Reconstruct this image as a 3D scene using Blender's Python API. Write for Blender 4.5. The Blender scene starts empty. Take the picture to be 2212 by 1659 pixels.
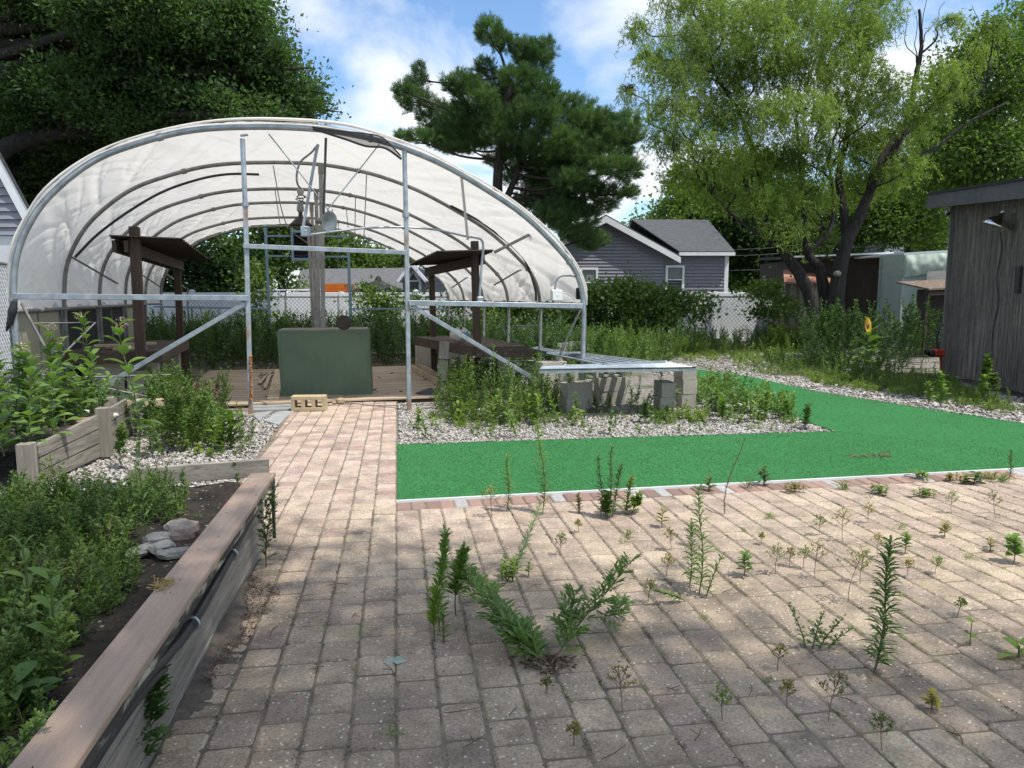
import bpy, math, random
import numpy as np
from mathutils import Vector, Matrix
R = math.radians
scene = bpy.context.scene
C = scene.collection
random.seed(7); rng = np.random.default_rng(11)

# ------------------------------------------------------------------ camera, sky, sun, exposure
H = 1.47
PX, PY, FL = 1106., 829.5, 1598.
PITCH, YAW = R(6.763), R(8.796)
cd = bpy.data.cameras.new('camera'); cam = bpy.data.objects.new('camera', cd); C.objects.link(cam)
cam.location = (0, 0, H); cam.rotation_euler = (R(90) - PITCH, 0, -YAW)
cd.sensor_width = 36; cd.lens = 36 * FL / 2212; cd.clip_start = .05; cd.clip_end = 3000
scene.camera = cam
SUN_EL, SUN_AZ = 64, 131          # elevation; compass angle from +Y towards +X
w = bpy.data.worlds.new('World'); scene.world = w; w.use_nodes = True
nt = w.node_tree; nt.nodes.clear(); L = nt.links.new
out = nt.nodes.new('ShaderNodeOutputWorld'); bg = nt.nodes.new('ShaderNodeBackground')
sky = nt.nodes.new('ShaderNodeTexSky'); sky.sky_type = 'NISHITA'; sky.sun_disc = False
sky.sun_elevation = R(SUN_EL); sky.sun_rotation = R(SUN_AZ); sky.air_density = 1.0; sky.dust_density = .6; sky.ozone_density = 2.2
tc = nt.nodes.new('ShaderNodeTexCoord')
sp = nt.nodes.new('ShaderNodeSeparateXYZ'); L(tc.outputs['Generated'], sp.inputs[0])
def wmath(op, a, b=None, c=None):
    n = nt.nodes.new('ShaderNodeMath'); n.operation = op
    for i, v in enumerate((a, b, c)):
        if v is None: continue
        if isinstance(v, (int, float)): n.inputs[i].default_value = v
        else: L(v, n.inputs[i])
    return n.outputs[0]
zz = wmath('ADD', wmath('MAXIMUM', sp.outputs[2], 0.0), .22)       # project the clouds on a layer overhead
cx = nt.nodes.new('ShaderNodeCombineXYZ')
L(wmath('DIVIDE', sp.outputs[0], zz), cx.inputs[0]); L(wmath('DIVIDE', sp.outputs[1], zz), cx.inputs[1])
cx.inputs[2].default_value = 3.7
n1 = nt.nodes.new('ShaderNodeTexNoise'); n1.inputs['Scale'].default_value = 1.35; n1.inputs['Detail'].default_value = 9; n1.inputs['Roughness'].default_value = .55
n1.inputs['Distortion'].default_value = .35
L(cx.outputs[0], n1.inputs['Vector'])
rmp = nt.nodes.new('ShaderNodeValToRGB'); e = rmp.color_ramp.elements
e[0].position = .40; e[0].color = (0, 0, 0, 1); e[1].position = .57; e[1].color = (1, 1, 1, 1)
L(n1.outputs['Fac'], rmp.inputs[0])
n2 = nt.nodes.new('ShaderNodeTexNoise'); n2.inputs['Scale'].default_value = 3.1; n2.inputs['Detail'].default_value = 6
L(cx.outputs[0], n2.inputs['Vector'])
ccol = nt.nodes.new('ShaderNodeMixRGB'); ccol.inputs[1].default_value = (4.2, 4.5, 5.0, 1); ccol.inputs[2].default_value = (5.7, 5.85, 6.1, 1)
L(n2.outputs['Fac'], ccol.inputs[0])
hz = nt.nodes.new('ShaderNodeMixRGB'); hz.blend_type = 'MIX'
tint = nt.nodes.new('ShaderNodeMixRGB'); tint.blend_type = 'MULTIPLY'; tint.inputs[0].default_value = 1; tint.inputs[2].default_value = (.80, .92, 1.0, 1)
L(sky.outputs[0], tint.inputs[1])
L(rmp.outputs[0], hz.inputs[0]); L(tint.outputs[0], hz.inputs[1]); L(ccol.outputs[0], hz.inputs[2])
L(hz.outputs[0], bg.inputs[0]); bg.inputs[1].default_value = .15
L(bg.outputs[0], out.inputs[0])
sl = bpy.data.lights.new('sun', 'SUN'); sl.energy = 3.6; sl.angle = R(.6); sl.color = (1, .95, .87)
so = bpy.data.objects.new('sun', sl); C.objects.link(so)
sdir = Vector((math.cos(R(SUN_EL)) * math.sin(R(SUN_AZ)), math.cos(R(SUN_EL)) * math.cos(R(SUN_AZ)), math.sin(R(SUN_EL))))
so.rotation_euler = sdir.to_track_quat('Z', 'Y').to_euler(); so.location = sdir * 40
scene.view_settings.view_transform = 'Standard'; scene.view_settings.look = 'None'
scene.view_settings.exposure = .53; scene.view_settings.gamma = 1
scene.render.engine = 'CYCLES'
scene.cycles.max_bounces = 6; scene.cycles.transparent_max_bounces = 8
scene.render.resolution_x = 1024; scene.render.resolution_y = 768

# ------------------------------------------------------------------ measuring helpers: where a measured direction meets a world plane
CAM = np.array([0, 0, H])
def ray(px, py):
    x = (px - PX) / FL; y = (PY - py) / FL
    f = math.cos(PITCH) + y * math.sin(PITCH); z = -math.sin(PITCH) + y * math.cos(PITCH)
    return np.array([x * math.cos(YAW) + f * math.sin(YAW), -x * math.sin(YAW) + f * math.cos(YAW), z])
def G(px, py, z=0.):
    r = ray(px, py); return CAM + r * ((z - H) / r[2])
FW = np.array([math.sin(YAW), math.cos(YAW), 0]); RT = np.array([math.cos(YAW), -math.sin(YAW), 0])
def AT(px, py, d):
    r = ray(px, py); return CAM + r * (d / (r[0] * FW[0] + r[1] * FW[1]))
def ONP(px, py, o, n):
    r = ray(px, py); return CAM + r * (np.dot(o - CAM, n) / np.dot(r, n))
GA = R(7.354)                                    # the tunnel frame's heading
GX = np.array([math.cos(GA), math.sin(GA), 0]); GY = np.array([-math.sin(GA), math.cos(GA), 0])
GO = np.array([-.86, 9.54, 0.])
def LG(x, y, z): return GO + GX * x + GY * y + np.array([0, 0, z])
def GP(px, py, y=0.): return ONP(px, py, GO + GY * y, GY)

# ------------------------------------------------------------------ mesh building
def nrm(a): return a / (np.linalg.norm(a, axis=-1, keepdims=True) + 1e-12)
class Geo:
    def __init__(s): s.v = []; s.f = []; s.m = []; s.n = 0; s.sm = []
    def add(s, V, F, mat=0, smooth=False):
        V = np.asarray(V, float).reshape(-1, 3); F = np.asarray(F, int)
        s.v.append(V); s.f.append(F + s.n); s.m.append(np.full(len(F), mat)); s.sm.append(np.full(len(F), smooth)); s.n += len(V); return s
    def box(s, c, size, mat=0, X=(1, 0, 0), Y=(0, 1, 0), Z=(0, 0, 1), bev=0.):
        c = np.array(c, float); hx, hy, hz = [v / 2 for v in size]
        X, Y, Z = [np.array(a, float) for a in (X, Y, Z)]
        if bev <= 0:
            V = [c + X * a * hx + Y * b * hy + Z * d * hz for d in (-1, 1) for a, b in ((-1, -1), (1, -1), (1, 1), (-1, 1))]
            return s.add(V, [(3, 2, 1, 0), (4, 5, 6, 7), (0, 1, 5, 4), (1, 2, 6, 5), (2, 3, 7, 6), (3, 0, 4, 7)], mat)
        b = min(bev, hx * .9, hy * .9, hz * .9)
        V = []
        for (zz_, i) in ((-hz, b), (-hz + b, 0), (hz - b, 0), (hz, b)):
            for (a, q) in ((-1, -1), (1, -1), (1, 1), (-1, 1)):
                V.append(c + X * a * (hx - i) + Y * q * (hy - i) + Z * zz_)
        F = [(3, 2, 1, 0), (12, 13, 14, 15)]
        for k in range(3):
            for j in range(4):
                a0 = k * 4 + j; a1 = k * 4 + (j + 1) % 4
                F.append((a0, a1, a1 + 4, a0 + 4))
        return s.add(V, F, mat)
    def beam(s, p0, p1, w, h, mat=0, up=(0, 0, 1), bev=0.):           # w across, h along 'up'
        p0 = np.array(p0, float); p1 = np.array(p1, float); d = p1 - p0; ln = np.linalg.norm(d); d = d / ln
        up = np.array(up, float)
        x = np.cross(d, up)
        if np.linalg.norm(x) < 1e-3: up = np.array([0, 1., 0]); x = np.cross(d, up)
        x /= np.linalg.norm(x); u = np.cross(x, d)
        return s.box((p0 + p1) / 2, (w, ln, h), mat, x, d, u, bev)
    def tube(s, P, r, n=8, mat=0, cap=True):
        P = np.asarray(P, float); k = len(P); r = np.broadcast_to(np.asarray(r, float), (k,))
        T = nrm(np.gradient(P, axis=0))
        ref = np.array([0, 0, 1.]) if abs(T[0][2]) < .9 else np.array([1., 0, 0])
        A = np.zeros_like(P); a = nrm(np.cross(T[0], ref))
        for i in range(k):
            a = a - T[i] * np.dot(a, T[i]); a = a / (np.linalg.norm(a) + 1e-9); A[i] = a
        B = np.cross(T, A); th = np.arange(n) * 2 * math.pi / n
        V = (P[:, None] + r[:, None, None] * (A[:, None] * np.cos(th)[None, :, None] + B[:, None] * np.sin(th)[None, :, None])).reshape(-1, 3)
        i = np.arange(k - 1)[:, None] * n; j = np.arange(n)[None]; j2 = (j + 1) % n
        F = np.stack([i + j, i + j2, i + n + j2, i + n + j], -1).reshape(-1, 4)
        s.add(V, F, mat, True)
        if cap:
            for q in (0, k - 1):
                V2 = np.vstack([V[q * n:(q + 1) * n], P[q]])
                s.add(V2, [((a_ + 1) % n, a_, n) if q == 0 else (a_, (a_ + 1) % n, n) for a_ in range(n)], mat)
        return s
    def lathe(s, prof, c, ax=(0, 0, 1), n=20, mat=0):                  # prof = [(radius, height)]
        ax = nrm(np.array(ax, float)); ref = np.array([1., 0, 0]) if abs(ax[0]) < .9 else np.array([0, 1., 0])
        a = nrm(np.cross(ax, ref)); b = np.cross(ax, a); c = np.array(c, float)
        V = [c + ax * h + (a * math.cos(t) + b * math.sin(t)) * r for r, h in prof for t in [2 * math.pi * i / n for i in range(n)]]
        F = [(k * n + i, k * n + (i + 1) % n, (k + 1) * n + (i + 1) % n, (k + 1) * n + i) for k in range(len(prof) - 1) for i in range(n)]
        return s.add(V, F, mat, True)
    def prism(s, poly, off, mat=0):                                    # polygon (3D points) pushed along off
        P = np.array(poly, float); n = len(P); Q = P + np.array(off, float)
        s.v.append(np.vstack([P, Q])); b = s.n; s.n += 2 * n
        F = [tuple(range(n - 1, -1, -1)), tuple(range(n, 2 * n))] + [(i, (i + 1) % n, n + (i + 1) % n, n + i) for i in range(n)]
        for f in F: s.f.append(np.array([f]) + b); s.m.append(np.array([mat])); s.sm.append(np.array([False]))
        return s
    def sheet(s, Pg, mat=0, smooth=True):                              # grid (a,b,3)
        a, b, _ = Pg.shape; i = np.arange(a - 1)[:, None] * b; j = np.arange(b - 1)[None]
        F = np.stack([i + j, i + j + 1, i + b + j + 1, i + b + j], -1).reshape(-1, 4)
        return s.add(Pg.reshape(-1, 3), F, mat, smooth)
    def merge(s, o, M=None, mat=None, T=None):
        for V, in zip(o.v): pass
        V = np.vstack(o.v)
        if M is not None: V = V @ np.array(M).T
        if T is not None: V = V + np.array(T)
        b = s.n; s.v.append(V); s.n += len(V)
        for f, m, q in zip(o.f, o.m, o.sm):
            s.f.append(f + b); s.m.append(m if mat is None else np.full(len(m), mat)); s.sm.append(q)
        return s
    def compact(s):                                                    # few big arrays (for merging many times)
        V = np.vstack(s.v); by = {}
        for f, m, q in zip(s.f, s.m, s.sm): by.setdefault(f.shape[1], []).append((f, m, q))
        s.v = [V]; s.f = []; s.m = []; s.sm = []
        for k, l in by.items():
            s.f.append(np.vstack([a[0] for a in l])); s.m.append(np.concatenate([a[1] for a in l])); s.sm.append(np.concatenate([a[2] for a in l]))
        return s
    def build(s, name, mats, parent=None, origin=None):
        if not isinstance(mats, (list, tuple)): mats = [mats]
        o0 = ORG[parent] if parent is not None else (np.zeros(3) if origin is None else np.array(origin, float))
        V = np.vstack(s.v) - o0
        tot = np.concatenate([np.full(len(f), f.shape[1]) for f in s.f]); idx = np.concatenate([f.ravel() for f in s.f])
        me = bpy.data.meshes.new(name); me.vertices.add(len(V)); me.vertices.foreach_set('co', V.ravel())
        me.loops.add(len(idx)); me.loops.foreach_set('vertex_index', idx.astype(np.int32))
        me.polygons.add(len(tot)); st = np.concatenate([[0], np.cumsum(tot)[:-1]])
        me.polygons.foreach_set('loop_start', st.astype(np.int32)); me.polygons.foreach_set('loop_total', tot.astype(np.int32))
        me.polygons.foreach_set('material_index', np.concatenate(s.m).astype(np.int32))
        me.polygons.foreach_set('use_smooth', np.concatenate(s.sm).astype(bool))
        for m in mats: me.materials.append(m)
        me.update(calc_edges=True); me.validate()
        o = bpy.data.objects.new(name, me); C.objects.link(o)
        if parent is not None: o.parent = parent; ORG[o] = ORG[parent]
        else: o.location = o0; ORG[o] = o0
        return o
ORG = {}
def tag(o, label, cat, group=None, kind=None):
    if label: o['label'] = label
    if cat: o['category'] = cat
    if group: o['group'] = group
    if kind: o['kind'] = kind
    return o
def thing(name, label, cat, loc, group=None):
    o = bpy.data.objects.new(name, None); o.empty_display_size = .2; C.objects.link(o)
    loc = np.array([float(a) for a in loc]); o.location = loc; ORG[o] = loc
    return tag(o, label, cat, group)
def struct(o): o['kind'] = 'structure'; return o
def dup(root, loc, rz, label=None, group=None):                        # a thing, its parts and their sub-parts
    def cp(o, par):
        c = o.copy(); C.objects.link(c)
        if par is not None: c.parent = par
        for ch in [x for x in bpy.data.objects if x.parent == o]: cp(ch, c)
        return c
    r = cp(root, None); r.location = loc; r.rotation_euler = (0, 0, rz)
    if label: r['label'] = label
    if group: r['group'] = group
    return r

# ------------------------------------------------------------------ materials
def mat(name):
    m = bpy.data.materials.new(name); m.use_nodes = True; t = m.node_tree
    b = t.nodes['Principled BSDF']; return m, t, b
def N(t, k, **kw):
    n = t.nodes.new(k)
    for a, v in kw.items():
        if a.startswith('_'): setattr(n, a[1:], v)
        else: n.inputs[a.replace('__', ' ')].default_value = v
    return n
def ramp(t, src, stops):
    r = t.nodes.new('ShaderNodeValToRGB'); el = r.color_ramp.elements
    while len(el) < len(stops): el.new(.5)
    for e_, (p, c) in zip(el, stops): e_.position = p; e_.color = (*c, 1) if len(c) == 3 else c
    t.links.new(src, r.inputs[0]); return r.outputs[0]
def mixc(t, fac, a, b, mode='MIX'):
    m = t.nodes.new('ShaderNodeMixRGB'); m.blend_type = mode
    for i, v in ((0, fac), (1, a), (2, b)):
        if isinstance(v, (int, float)): m.inputs[i].default_value = v
        elif isinstance(v, tuple): m.inputs[i].default_value = (*v, 1)
        else: t.links.new(v, m.inputs[i])
    return m.outputs[0]
def coords(t, scale=(1, 1, 1), world=True, rot=(0, 0, 0)):
    g = t.nodes.new('ShaderNodeNewGeometry') if world else t.nodes.new('ShaderNodeTexCoord')
    mp = t.nodes.new('ShaderNodeMapping'); mp.inputs['Scale'].default_value = scale; mp.inputs['Rotation'].default_value = rot
    t.links.new(g.outputs['Position'] if world else g.outputs['Object'], mp.inputs[0]); return mp.outputs[0]
def noise(t, vec, sc, det=4, rough=.5, dist=0.):
    n = N(t, 'ShaderNodeTexNoise', Scale=sc, Detail=det, Roughness=rough, Distortion=dist)
    t.links.new(vec, n.inputs['Vector']); return n.outputs['Fac']
def bump(t, b, h, s=.3, d=.02):
    n = N(t, 'ShaderNodeBump', Strength=s, Distance=d); t.links.new(h, n.inputs['Height']); t.links.new(n.outputs[0], b.inputs['Normal'])
def simple(name, c1, c2=None, sc=6, rough=.7, metal=0., stretch=(1, 1, 1), bmp=.2, bd=.01, det=5, island=0., lo=.35, hi=.65):
    m, t, b = mat(name); c2 = c2 or tuple(v * .7 for v in c1)
    f = noise(t, coords(t, stretch), sc, det, .6)
    col = ramp(t, f, [(lo, c1), (hi, c2)])
    if island:
        g = t.nodes.new('ShaderNodeNewGeometry')
        v = ramp(t, g.outputs['Random Per Island'], [(0, (1 - island,) * 3), (1, (1 + island,) * 3)])
        col = mixc(t, 1., col, v, 'MULTIPLY')
    t.links.new(col, b.inputs['Base Color']); b.inputs['Roughness'].default_value = rough; b.inputs['Metallic'].default_value = metal
    if bmp: bump(t, b, f, bmp, bd)
    return m
def leafmat(name, cols, trans=.35, rough=.5, patch=1.2, hue=.0):
    m = bpy.data.materials.new(name); m.use_nodes = True; t = m.node_tree; t.nodes.clear()
    o = t.nodes.new('ShaderNodeOutputMaterial'); g = t.nodes.new('ShaderNodeNewGeometry')
    n = len(cols); c = ramp(t, g.outputs['Random Per Island'], [(i / (n - 1), cc) for i, cc in enumerate(cols)])
    f = noise(t, g.outputs['Position'], patch, 2)
    c = mixc(t, 1., c, ramp(t, f, [(.35, (.68, .72, .7)), (.65, (1.3, 1.25, 1.1))]), 'MULTIPLY')
    b = N(t, 'ShaderNodeBsdfPrincipled', Roughness=rough); b.inputs['Specular IOR Level'].default_value = .35
    t.links.new(c, b.inputs['Base Color'])
    tr = t.nodes.new('ShaderNodeBsdfTranslucent'); t.links.new(mixc(t, 1., c, (1.5, 1.7, .6), 'MULTIPLY'), tr.inputs[0])
    mx = t.nodes.new('ShaderNodeMixShader'); mx.inputs[0].default_value = trans
    t.links.new(b.outputs[0], mx.inputs[1]); t.links.new(tr.outputs[0], mx.inputs[2]); t.links.new(mx.outputs[0], o.inputs[0])
    return m
def woodmat(name, c1, c2, axis='x', rough=.75, groove=0., island=.15, fine=14.):
    st = {'x': (1., fine, fine), 'y': (fine, 1., fine), 'z': (fine, fine, 1.)}[axis]
    m, t, b = mat(name); v = coords(t, st)
    f = noise(t, v, 2.2, 6, .65, .6); f2 = noise(t, coords(t, (1.3, 1.3, 1.3)), 1.5, 3)
    col = ramp(t, f, [(.3, c1), (.7, c2)])
    col = mixc(t, .5, col, ramp(t, f2, [(.3, (.75, .75, .75)), (.7, (1.2, 1.2, 1.2))]), 'MULTIPLY')
    g = t.nodes.new('ShaderNodeNewGeometry')
    col = mixc(t, 1., col, ramp(t, g.outputs['Random Per Island'], [(0, (1 - island,) * 3), (1, (1 + island,) * 3)]), 'MULTIPLY')
    t.links.new(col, b.inputs['Base Color']); b.inputs['Roughness'].default_value = rough; bump(t, b, f, .5, .006)
    return m
M = {}
M['galv'] = simple('galvanised_steel', (.42, .47, .50), (.27, .31, .34), 9, .42, .65, bmp=.05)
M['galv_rust'] = None
def galvrust():
    m, t, b = mat('galvanised_steel_with_rust'); v = coords(t, (1, 1, .35))
    f = noise(t, v, 7, 6, .65); base = ramp(t, noise(t, coords(t), 12, 4), [(.3, (.40, .46, .49)), (.7, (.28, .33, .36))])
    r = ramp(t, f, [(.53, (0, 0, 0)), (.6, (1, 1, 1))]); col = mixc(t, r, base, (.27, .17, .11))
    t.links.new(col, b.inputs['Base Color']); b.inputs['Roughness'].default_value = .5
    inv = t.nodes.new('ShaderNodeInvert'); t.links.new(r, inv.inputs[1])
    mm = mixc(t, .5, (0, 0, 0), inv.outputs[0]); t.links.new(mm, b.inputs['Metallic']); return m
M['galv_rust'] = galvrust()
M['rust'] = simple('flaking_orange_rust', (.55, .2, .03), (.25, .09, .03), 40, .9, bmp=.8, bd=.01)
M['hoop'] = simple('weathered_grey_pipe', (.27, .27, .26), (.16, .16, .155), 8, .6, .25, bmp=.1)
M['blue'] = simple('faded_blue_paint', (.15, .29, .43), (.18, .26, .33), 7, .55, .1, bmp=.1)
M['black'] = simple('black_rubber', (.015, .016, .018), (.03, .03, .034), 9, .5, bmp=.05)
M['dark_mesh'] = simple('dark_shade_mesh', (.012, .013, .015), (.022, .022, .024), 30, .8)
M['plastic_white'] = simple('white_plastic', (.72, .73, .72), (.6, .61, .6), 3, .4, bmp=.03)
M['wood_brown'] = woodmat('dark_brown_stained_wood', (.030, .019, .012), (.085, .055, .036), 'z')
M['wood_brown_h'] = woodmat('dark_brown_stained_board', (.033, .021, .014), (.10, .068, .048), 'y', fine=10)
M['wood_grey'] = woodmat('grey_weathered_timber', (.13, .115, .092), (.31, .28, .235), 'x', fine=16)
M['wood_grey_y'] = woodmat('grey_weathered_plank', (.11, .098, .08), (.33, .30, .25), 'y', fine=16)
M['wood_grey_z'] = woodmat('grey_weathered_post_wood', (.14, .125, .10), (.31, .28, .235), 'z', fine=16)
M['wood_tan'] = woodmat('tan_lumber', (.33, .25, .16), (.5, .4, .28), 'y')
M['deck'] = woodmat('brown_deck_board', (.27, .205, .15), (.42, .33, .24), 'x', fine=9, island=.22)
M['rusty_tin'] = simple('rusty_dark_tin', (.028, .022, .018), (.05, .032, .024), 5, .7, .2, bmp=.1)
M['white_trim'] = simple('white_trim_paint', (.76, .78, .8), (.66, .68, .7), 2, .5, bmp=0)
M['glass'] = simple('dark_window_glass', (.05, .065, .07), (.09, .105, .11), 1.2, .08, bmp=0)
def concrete(name, c1, c2):
    m, t, b = mat(name); v = coords(t, (1, 1, 1), False)
    f = noise(t, v, 55, 5, .7); f2 = noise(t, coords(t), 2.5, 4)
    col = mixc(t, 1., ramp(t, f, [(.3, c2), (.7, c1)]), ramp(t, f2, [(.3, (.8, .8, .78)), (.7, (1.1, 1.1, 1.08))]), 'MULTIPLY')
    t.links.new(col, b.inputs['Base Color']); b.inputs['Roughness'].default_value = .92; bump(t, b, f, .6, .004); return m
M['cmu'] = concrete('grey_concrete_block', (.46, .44, .38), (.30, .285, .24))
M['cmu_yellow'] = concrete('yellowed_concrete_block', (.50, .41, .26), (.33, .26, .15))
M['stone'] = concrete('rough_stone', (.36, .35, .33), (.2, .19, .18))
# ================================================================== SETTING: ground, paving, carpet
def gravelmat(name, weeds):
    m, t, b = mat(name); v = coords(t)
    vo = N(t, 'ShaderNodeTexVoronoi', Scale=38.); t.links.new(v, vo.inputs['Vector'])
    sepc = t.nodes.new('ShaderNodeSeparateColor'); t.links.new(vo.outputs['Color'], sepc.inputs[0])
    st = ramp(t, sepc.outputs[0], [(0, (.20, .18, .155)), (.35, (.31, .285, .25)), (.7, (.43, .41, .375)), (1, (.54, .53, .50))])
    gap = ramp(t, vo.outputs['Distance'], [(.3, (1, 1, 1)), (.62, (.35, .33, .3))])
    col = mixc(t, 1., st, gap, 'MULTIPLY')
    dirt = ramp(t, noise(t, v, .55, 6, .6), [(.5, (0, 0, 0)), (.62, (1, 1, 1))])
    col = mixc(t, dirt, col, (.20, .175, .15))
    if weeds:
        gr = ramp(t, noise(t, v, .9, 6, .7), [(.5, (0, 0, 0)), (.6, (1, 1, 1))])
        col = mixc(t, gr, col, ramp(t, noise(t, v, 25, 3), [(.3, (.04, .06, .02)), (.7, (.11, .12, .06))]))
    t.links.new(col, b.inputs['Base Color']); b.inputs['Roughness'].default_value = .9
    bump(t, b, vo.outputs['Distance'], .9, -.02); return m
M['gravel'] = gravelmat('pale_gravel', False); M['ground'] = gravelmat('gravelly_weedy_soil', True)
def flat(name, poly, z, m, th=.0, thick_dir=-1):
    g = Geo(); P = [(p[0], p[1], z) for p in poly]
    if th: g.prism(P, (0, 0, -th), 0)
    else: g.add(P, [tuple(range(len(P)))], 0)
    return g.build(name, m)
struct(flat('ground', [(-400, -150), (400, -150), (400, 900), (-400, 900)], -.05, M['ground']))
struct(flat('gravel_strip', [(-.03, 7.36), (4.75, 7.36), (5.0, 11.9), (1.5, 10.6), (-.03, 10.45)], -.026, M['gravel']))
struct(flat('gravel_patch', [(-3.2, 5.2), (-.85, 4.6), (-1.38, 10.45), (-3.3, 10.4)], -.030, M['gravel']))

# pavers: every block is real, with rounded shoulders and its own tone
def pavermat():
    m, t, b = mat('tumbled_concrete_paver'); g = t.nodes.new('ShaderNodeNewGeometry'); v = coords(t)
    r = g.outputs['Random Per Island']
    farc = ramp(t, r, [(0, (.36, .265, .22)), (.12, (.30, .22, .195)), (.3, (.41, .32, .265)), (.5, (.46, .37, .31)), (.7, (.43, .35, .28)), (.86, (.345, .26, .225)), (1, (.48, .39, .32))])
    nearc = ramp(t, r, [(0, (.335, .268, .205)), (.2, (.41, .335, .245)), (.4, (.365, .29, .225)), (.6, (.44, .36, .26)), (.8, (.375, .305, .225)), (1, (.32, .255, .205))])
    sx = t.nodes.new('ShaderNodeSeparateXYZ'); t.links.new(g.outputs['Position'], sx.inputs[0])
    def mr(src, a, c):
        q = N(t, 'ShaderNodeMapRange'); q.inputs[1].default_value = a; q.inputs[2].default_value = c; t.links.new(src, q.inputs[0]); return q.outputs[0]
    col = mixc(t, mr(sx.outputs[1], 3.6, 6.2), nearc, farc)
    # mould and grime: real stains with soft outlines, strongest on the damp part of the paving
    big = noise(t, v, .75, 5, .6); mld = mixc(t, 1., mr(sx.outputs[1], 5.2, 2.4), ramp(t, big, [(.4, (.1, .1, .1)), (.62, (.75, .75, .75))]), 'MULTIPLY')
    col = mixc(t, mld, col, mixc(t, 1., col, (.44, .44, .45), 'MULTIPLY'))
    sm = ramp(t, noise(t, v, 5.5, 5, .7), [(.3, (.62, .60, .58)), (.6, (1.12, 1.1, 1.08))]); col = mixc(t, 1., col, sm, 'MULTIPLY')
    ag = noise(t, v, 95, 4, .75); col = mixc(t, .95, col, ramp(t, ag, [(.3, (.5, .48, .45)), (.5, (1, 1, 1)), (.7, (1.42, 1.4, 1.32))]), 'MULTIPLY')
    vo = N(t, 'ShaderNodeTexVoronoi', Scale=34.); t.links.new(v, vo.inputs['Vector'])
    fl = ramp(t, vo.outputs['Distance'], [(.13, (1, 1, 1)), (.18, (0, 0, 0))]); col = mixc(t, mixc(t, 1., fl, (.8, .8, .8), 'MULTIPLY'), col, (.62, .58, .50))
    mo = ramp(t, noise(t, v, 2.1, 6, .7), [(.60, (0, 0, 0)), (.70, (.5, .5, .5))]); col = mixc(t, mo, col, (.34, .29, .12))
    dk = ramp(t, noise(t, coords(t, (1, 1.4, 1)), 1.6, 6, .7), [(.60, (0, 0, 0)), (.72, (.5, .5, .5))]); col = mixc(t, dk, col, (.13, .115, .10))
    t.links.new(col, b.inputs['Base Color']); b.inputs['Roughness'].default_value = .88
    n2 = noise(t, v, 60, 5, .7); bump(t, b, n2, .55, .006); return m
M['paver'] = pavermat()
M['paver_red'] = simple('red_edging_paver', (.30, .185, .145), (.23, .155, .125), 20, .9, island=.25, bmp=.4)
M['paver_grey'] = simple('grey_edging_paver', (.42, .40, .38), (.30, .29, .28), 30, .9, island=.15, bmp=.4)
M['joint'] = simple('dark_sandy_joint', (.085, .07, .052), (.26, .215, .155), 7, .95, lo=.3, hi=.75, bmp=.6)
def paver(g, x0, x1, y0, y1, rs, m=0, z=0.):
    j = .0032; x0 += j; x1 -= j; y0 += j; y1 -= j; b = .009; c = .013; ro = rs.uniform(-.016, .016)
    h = z + rs.uniform(-.005, .003); tx, ty = rs.uniform(-.006, .006), rs.uniform(-.006, .006)
    def ring(i, zz_, cut):
        a = [(x0 + i + cut, y0 + i), (x1 - i - cut, y0 + i), (x1 - i, y0 + i + cut), (x1 - i, y1 - i - cut), (x1 - i - cut, y1 - i), (x0 + i + cut, y1 - i), (x0 + i, y1 - i - cut), (x0 + i, y0 + i + cut)]
        cxx, cyy = (x0 + x1) / 2, (y0 + y1) / 2
        return [(X - (Y - cyy) * ro + rs.uniform(-.0018, .0018), Y + (X - cxx) * ro + rs.uniform(-.0018, .0018), zz_ + (X - cxx) * tx + (Y - cyy) * ty) for X, Y in a]
    V = ring(0, -.045, c) + ring(0, h - .007, c) + ring(b, h, c * .7)
    F = [(k * 8 + i, k * 8 + (i + 1) % 8, k * 8 + 8 + (i + 1) % 8, k * 8 + 8 + i) for k in (0, 1) for i in range(8)]
    g.add(V, F, m); g.v[-1]; b0 = g.n - 24
    g.f.append(np.array([[b0 + 16 + i for i in range(8)]])); g.m.append(np.array([m])); g.sm.append(np.array([False]))
def front(x): return 5.27 + .0394 * x                                 # front edge of the carpet
gp = Geo(); rs = random.Random(3)
W = .1555; x = -.03
k = 0
while x < 9.0:                                                         # patio, running bond
    y = -1.0 + (k % 2) * .11 + rs.uniform(-.015, .015); yend = front(x) - .225
    while y < yend - .05:
        ln = rs.choice((.232, .215, .2, .156)); y1 = min(y + ln, yend)
        if yend - y1 < .05: y1 = yend
        paver(gp, x, x + W, y, y1, rs); y = y1
    x += W; k += 1
for c in range(9):                                                     # path columns, left of the joint line
    x1 = -.03 - c * W; x0 = x1 - W; y = -1.0 + rs.uniform(0, .1)
    left_at = lambda yy: -.80 if yy < 4.6 else (-.80 - (yy - 4.6) * .42 if yy < 5.6 else -1.24 - (yy - 5.6) * .03)
    while y < 10.44:
        ln = rs.choice((.156, .156, .156, .21)) if y > 4.3 else rs.choice((.21, .156, .18, .156)); y1 = min(y + ln, 10.46)
        xl = max(x0, left_at((y + y1) / 2))
        if x1 - xl > .04:
            if c == 4 and y < 4.4 and xl > x0 - .01:
                paver(gp, xl, x1, y, (y + y1) / 2, rs); paver(gp, xl, x1, (y + y1) / 2, y1, rs)
            else: paver(gp, xl, x1, y, y1, rs)
        y = y1
struct(gp.build('patio_paving', M['paver']))
ge = Geo(); x = -.03; i = 0
while x < 9:                                                           # soldier course along the carpet
    y1 = front(x + .05) - .028; paver(ge, x, x + .102, y1 - .198, y1, rs, 1 if rs.random() < .16 else 0, .002); x += .102
struct(ge.build('edging_course', [M['paver_red'], M['paver_grey']]))
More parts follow.
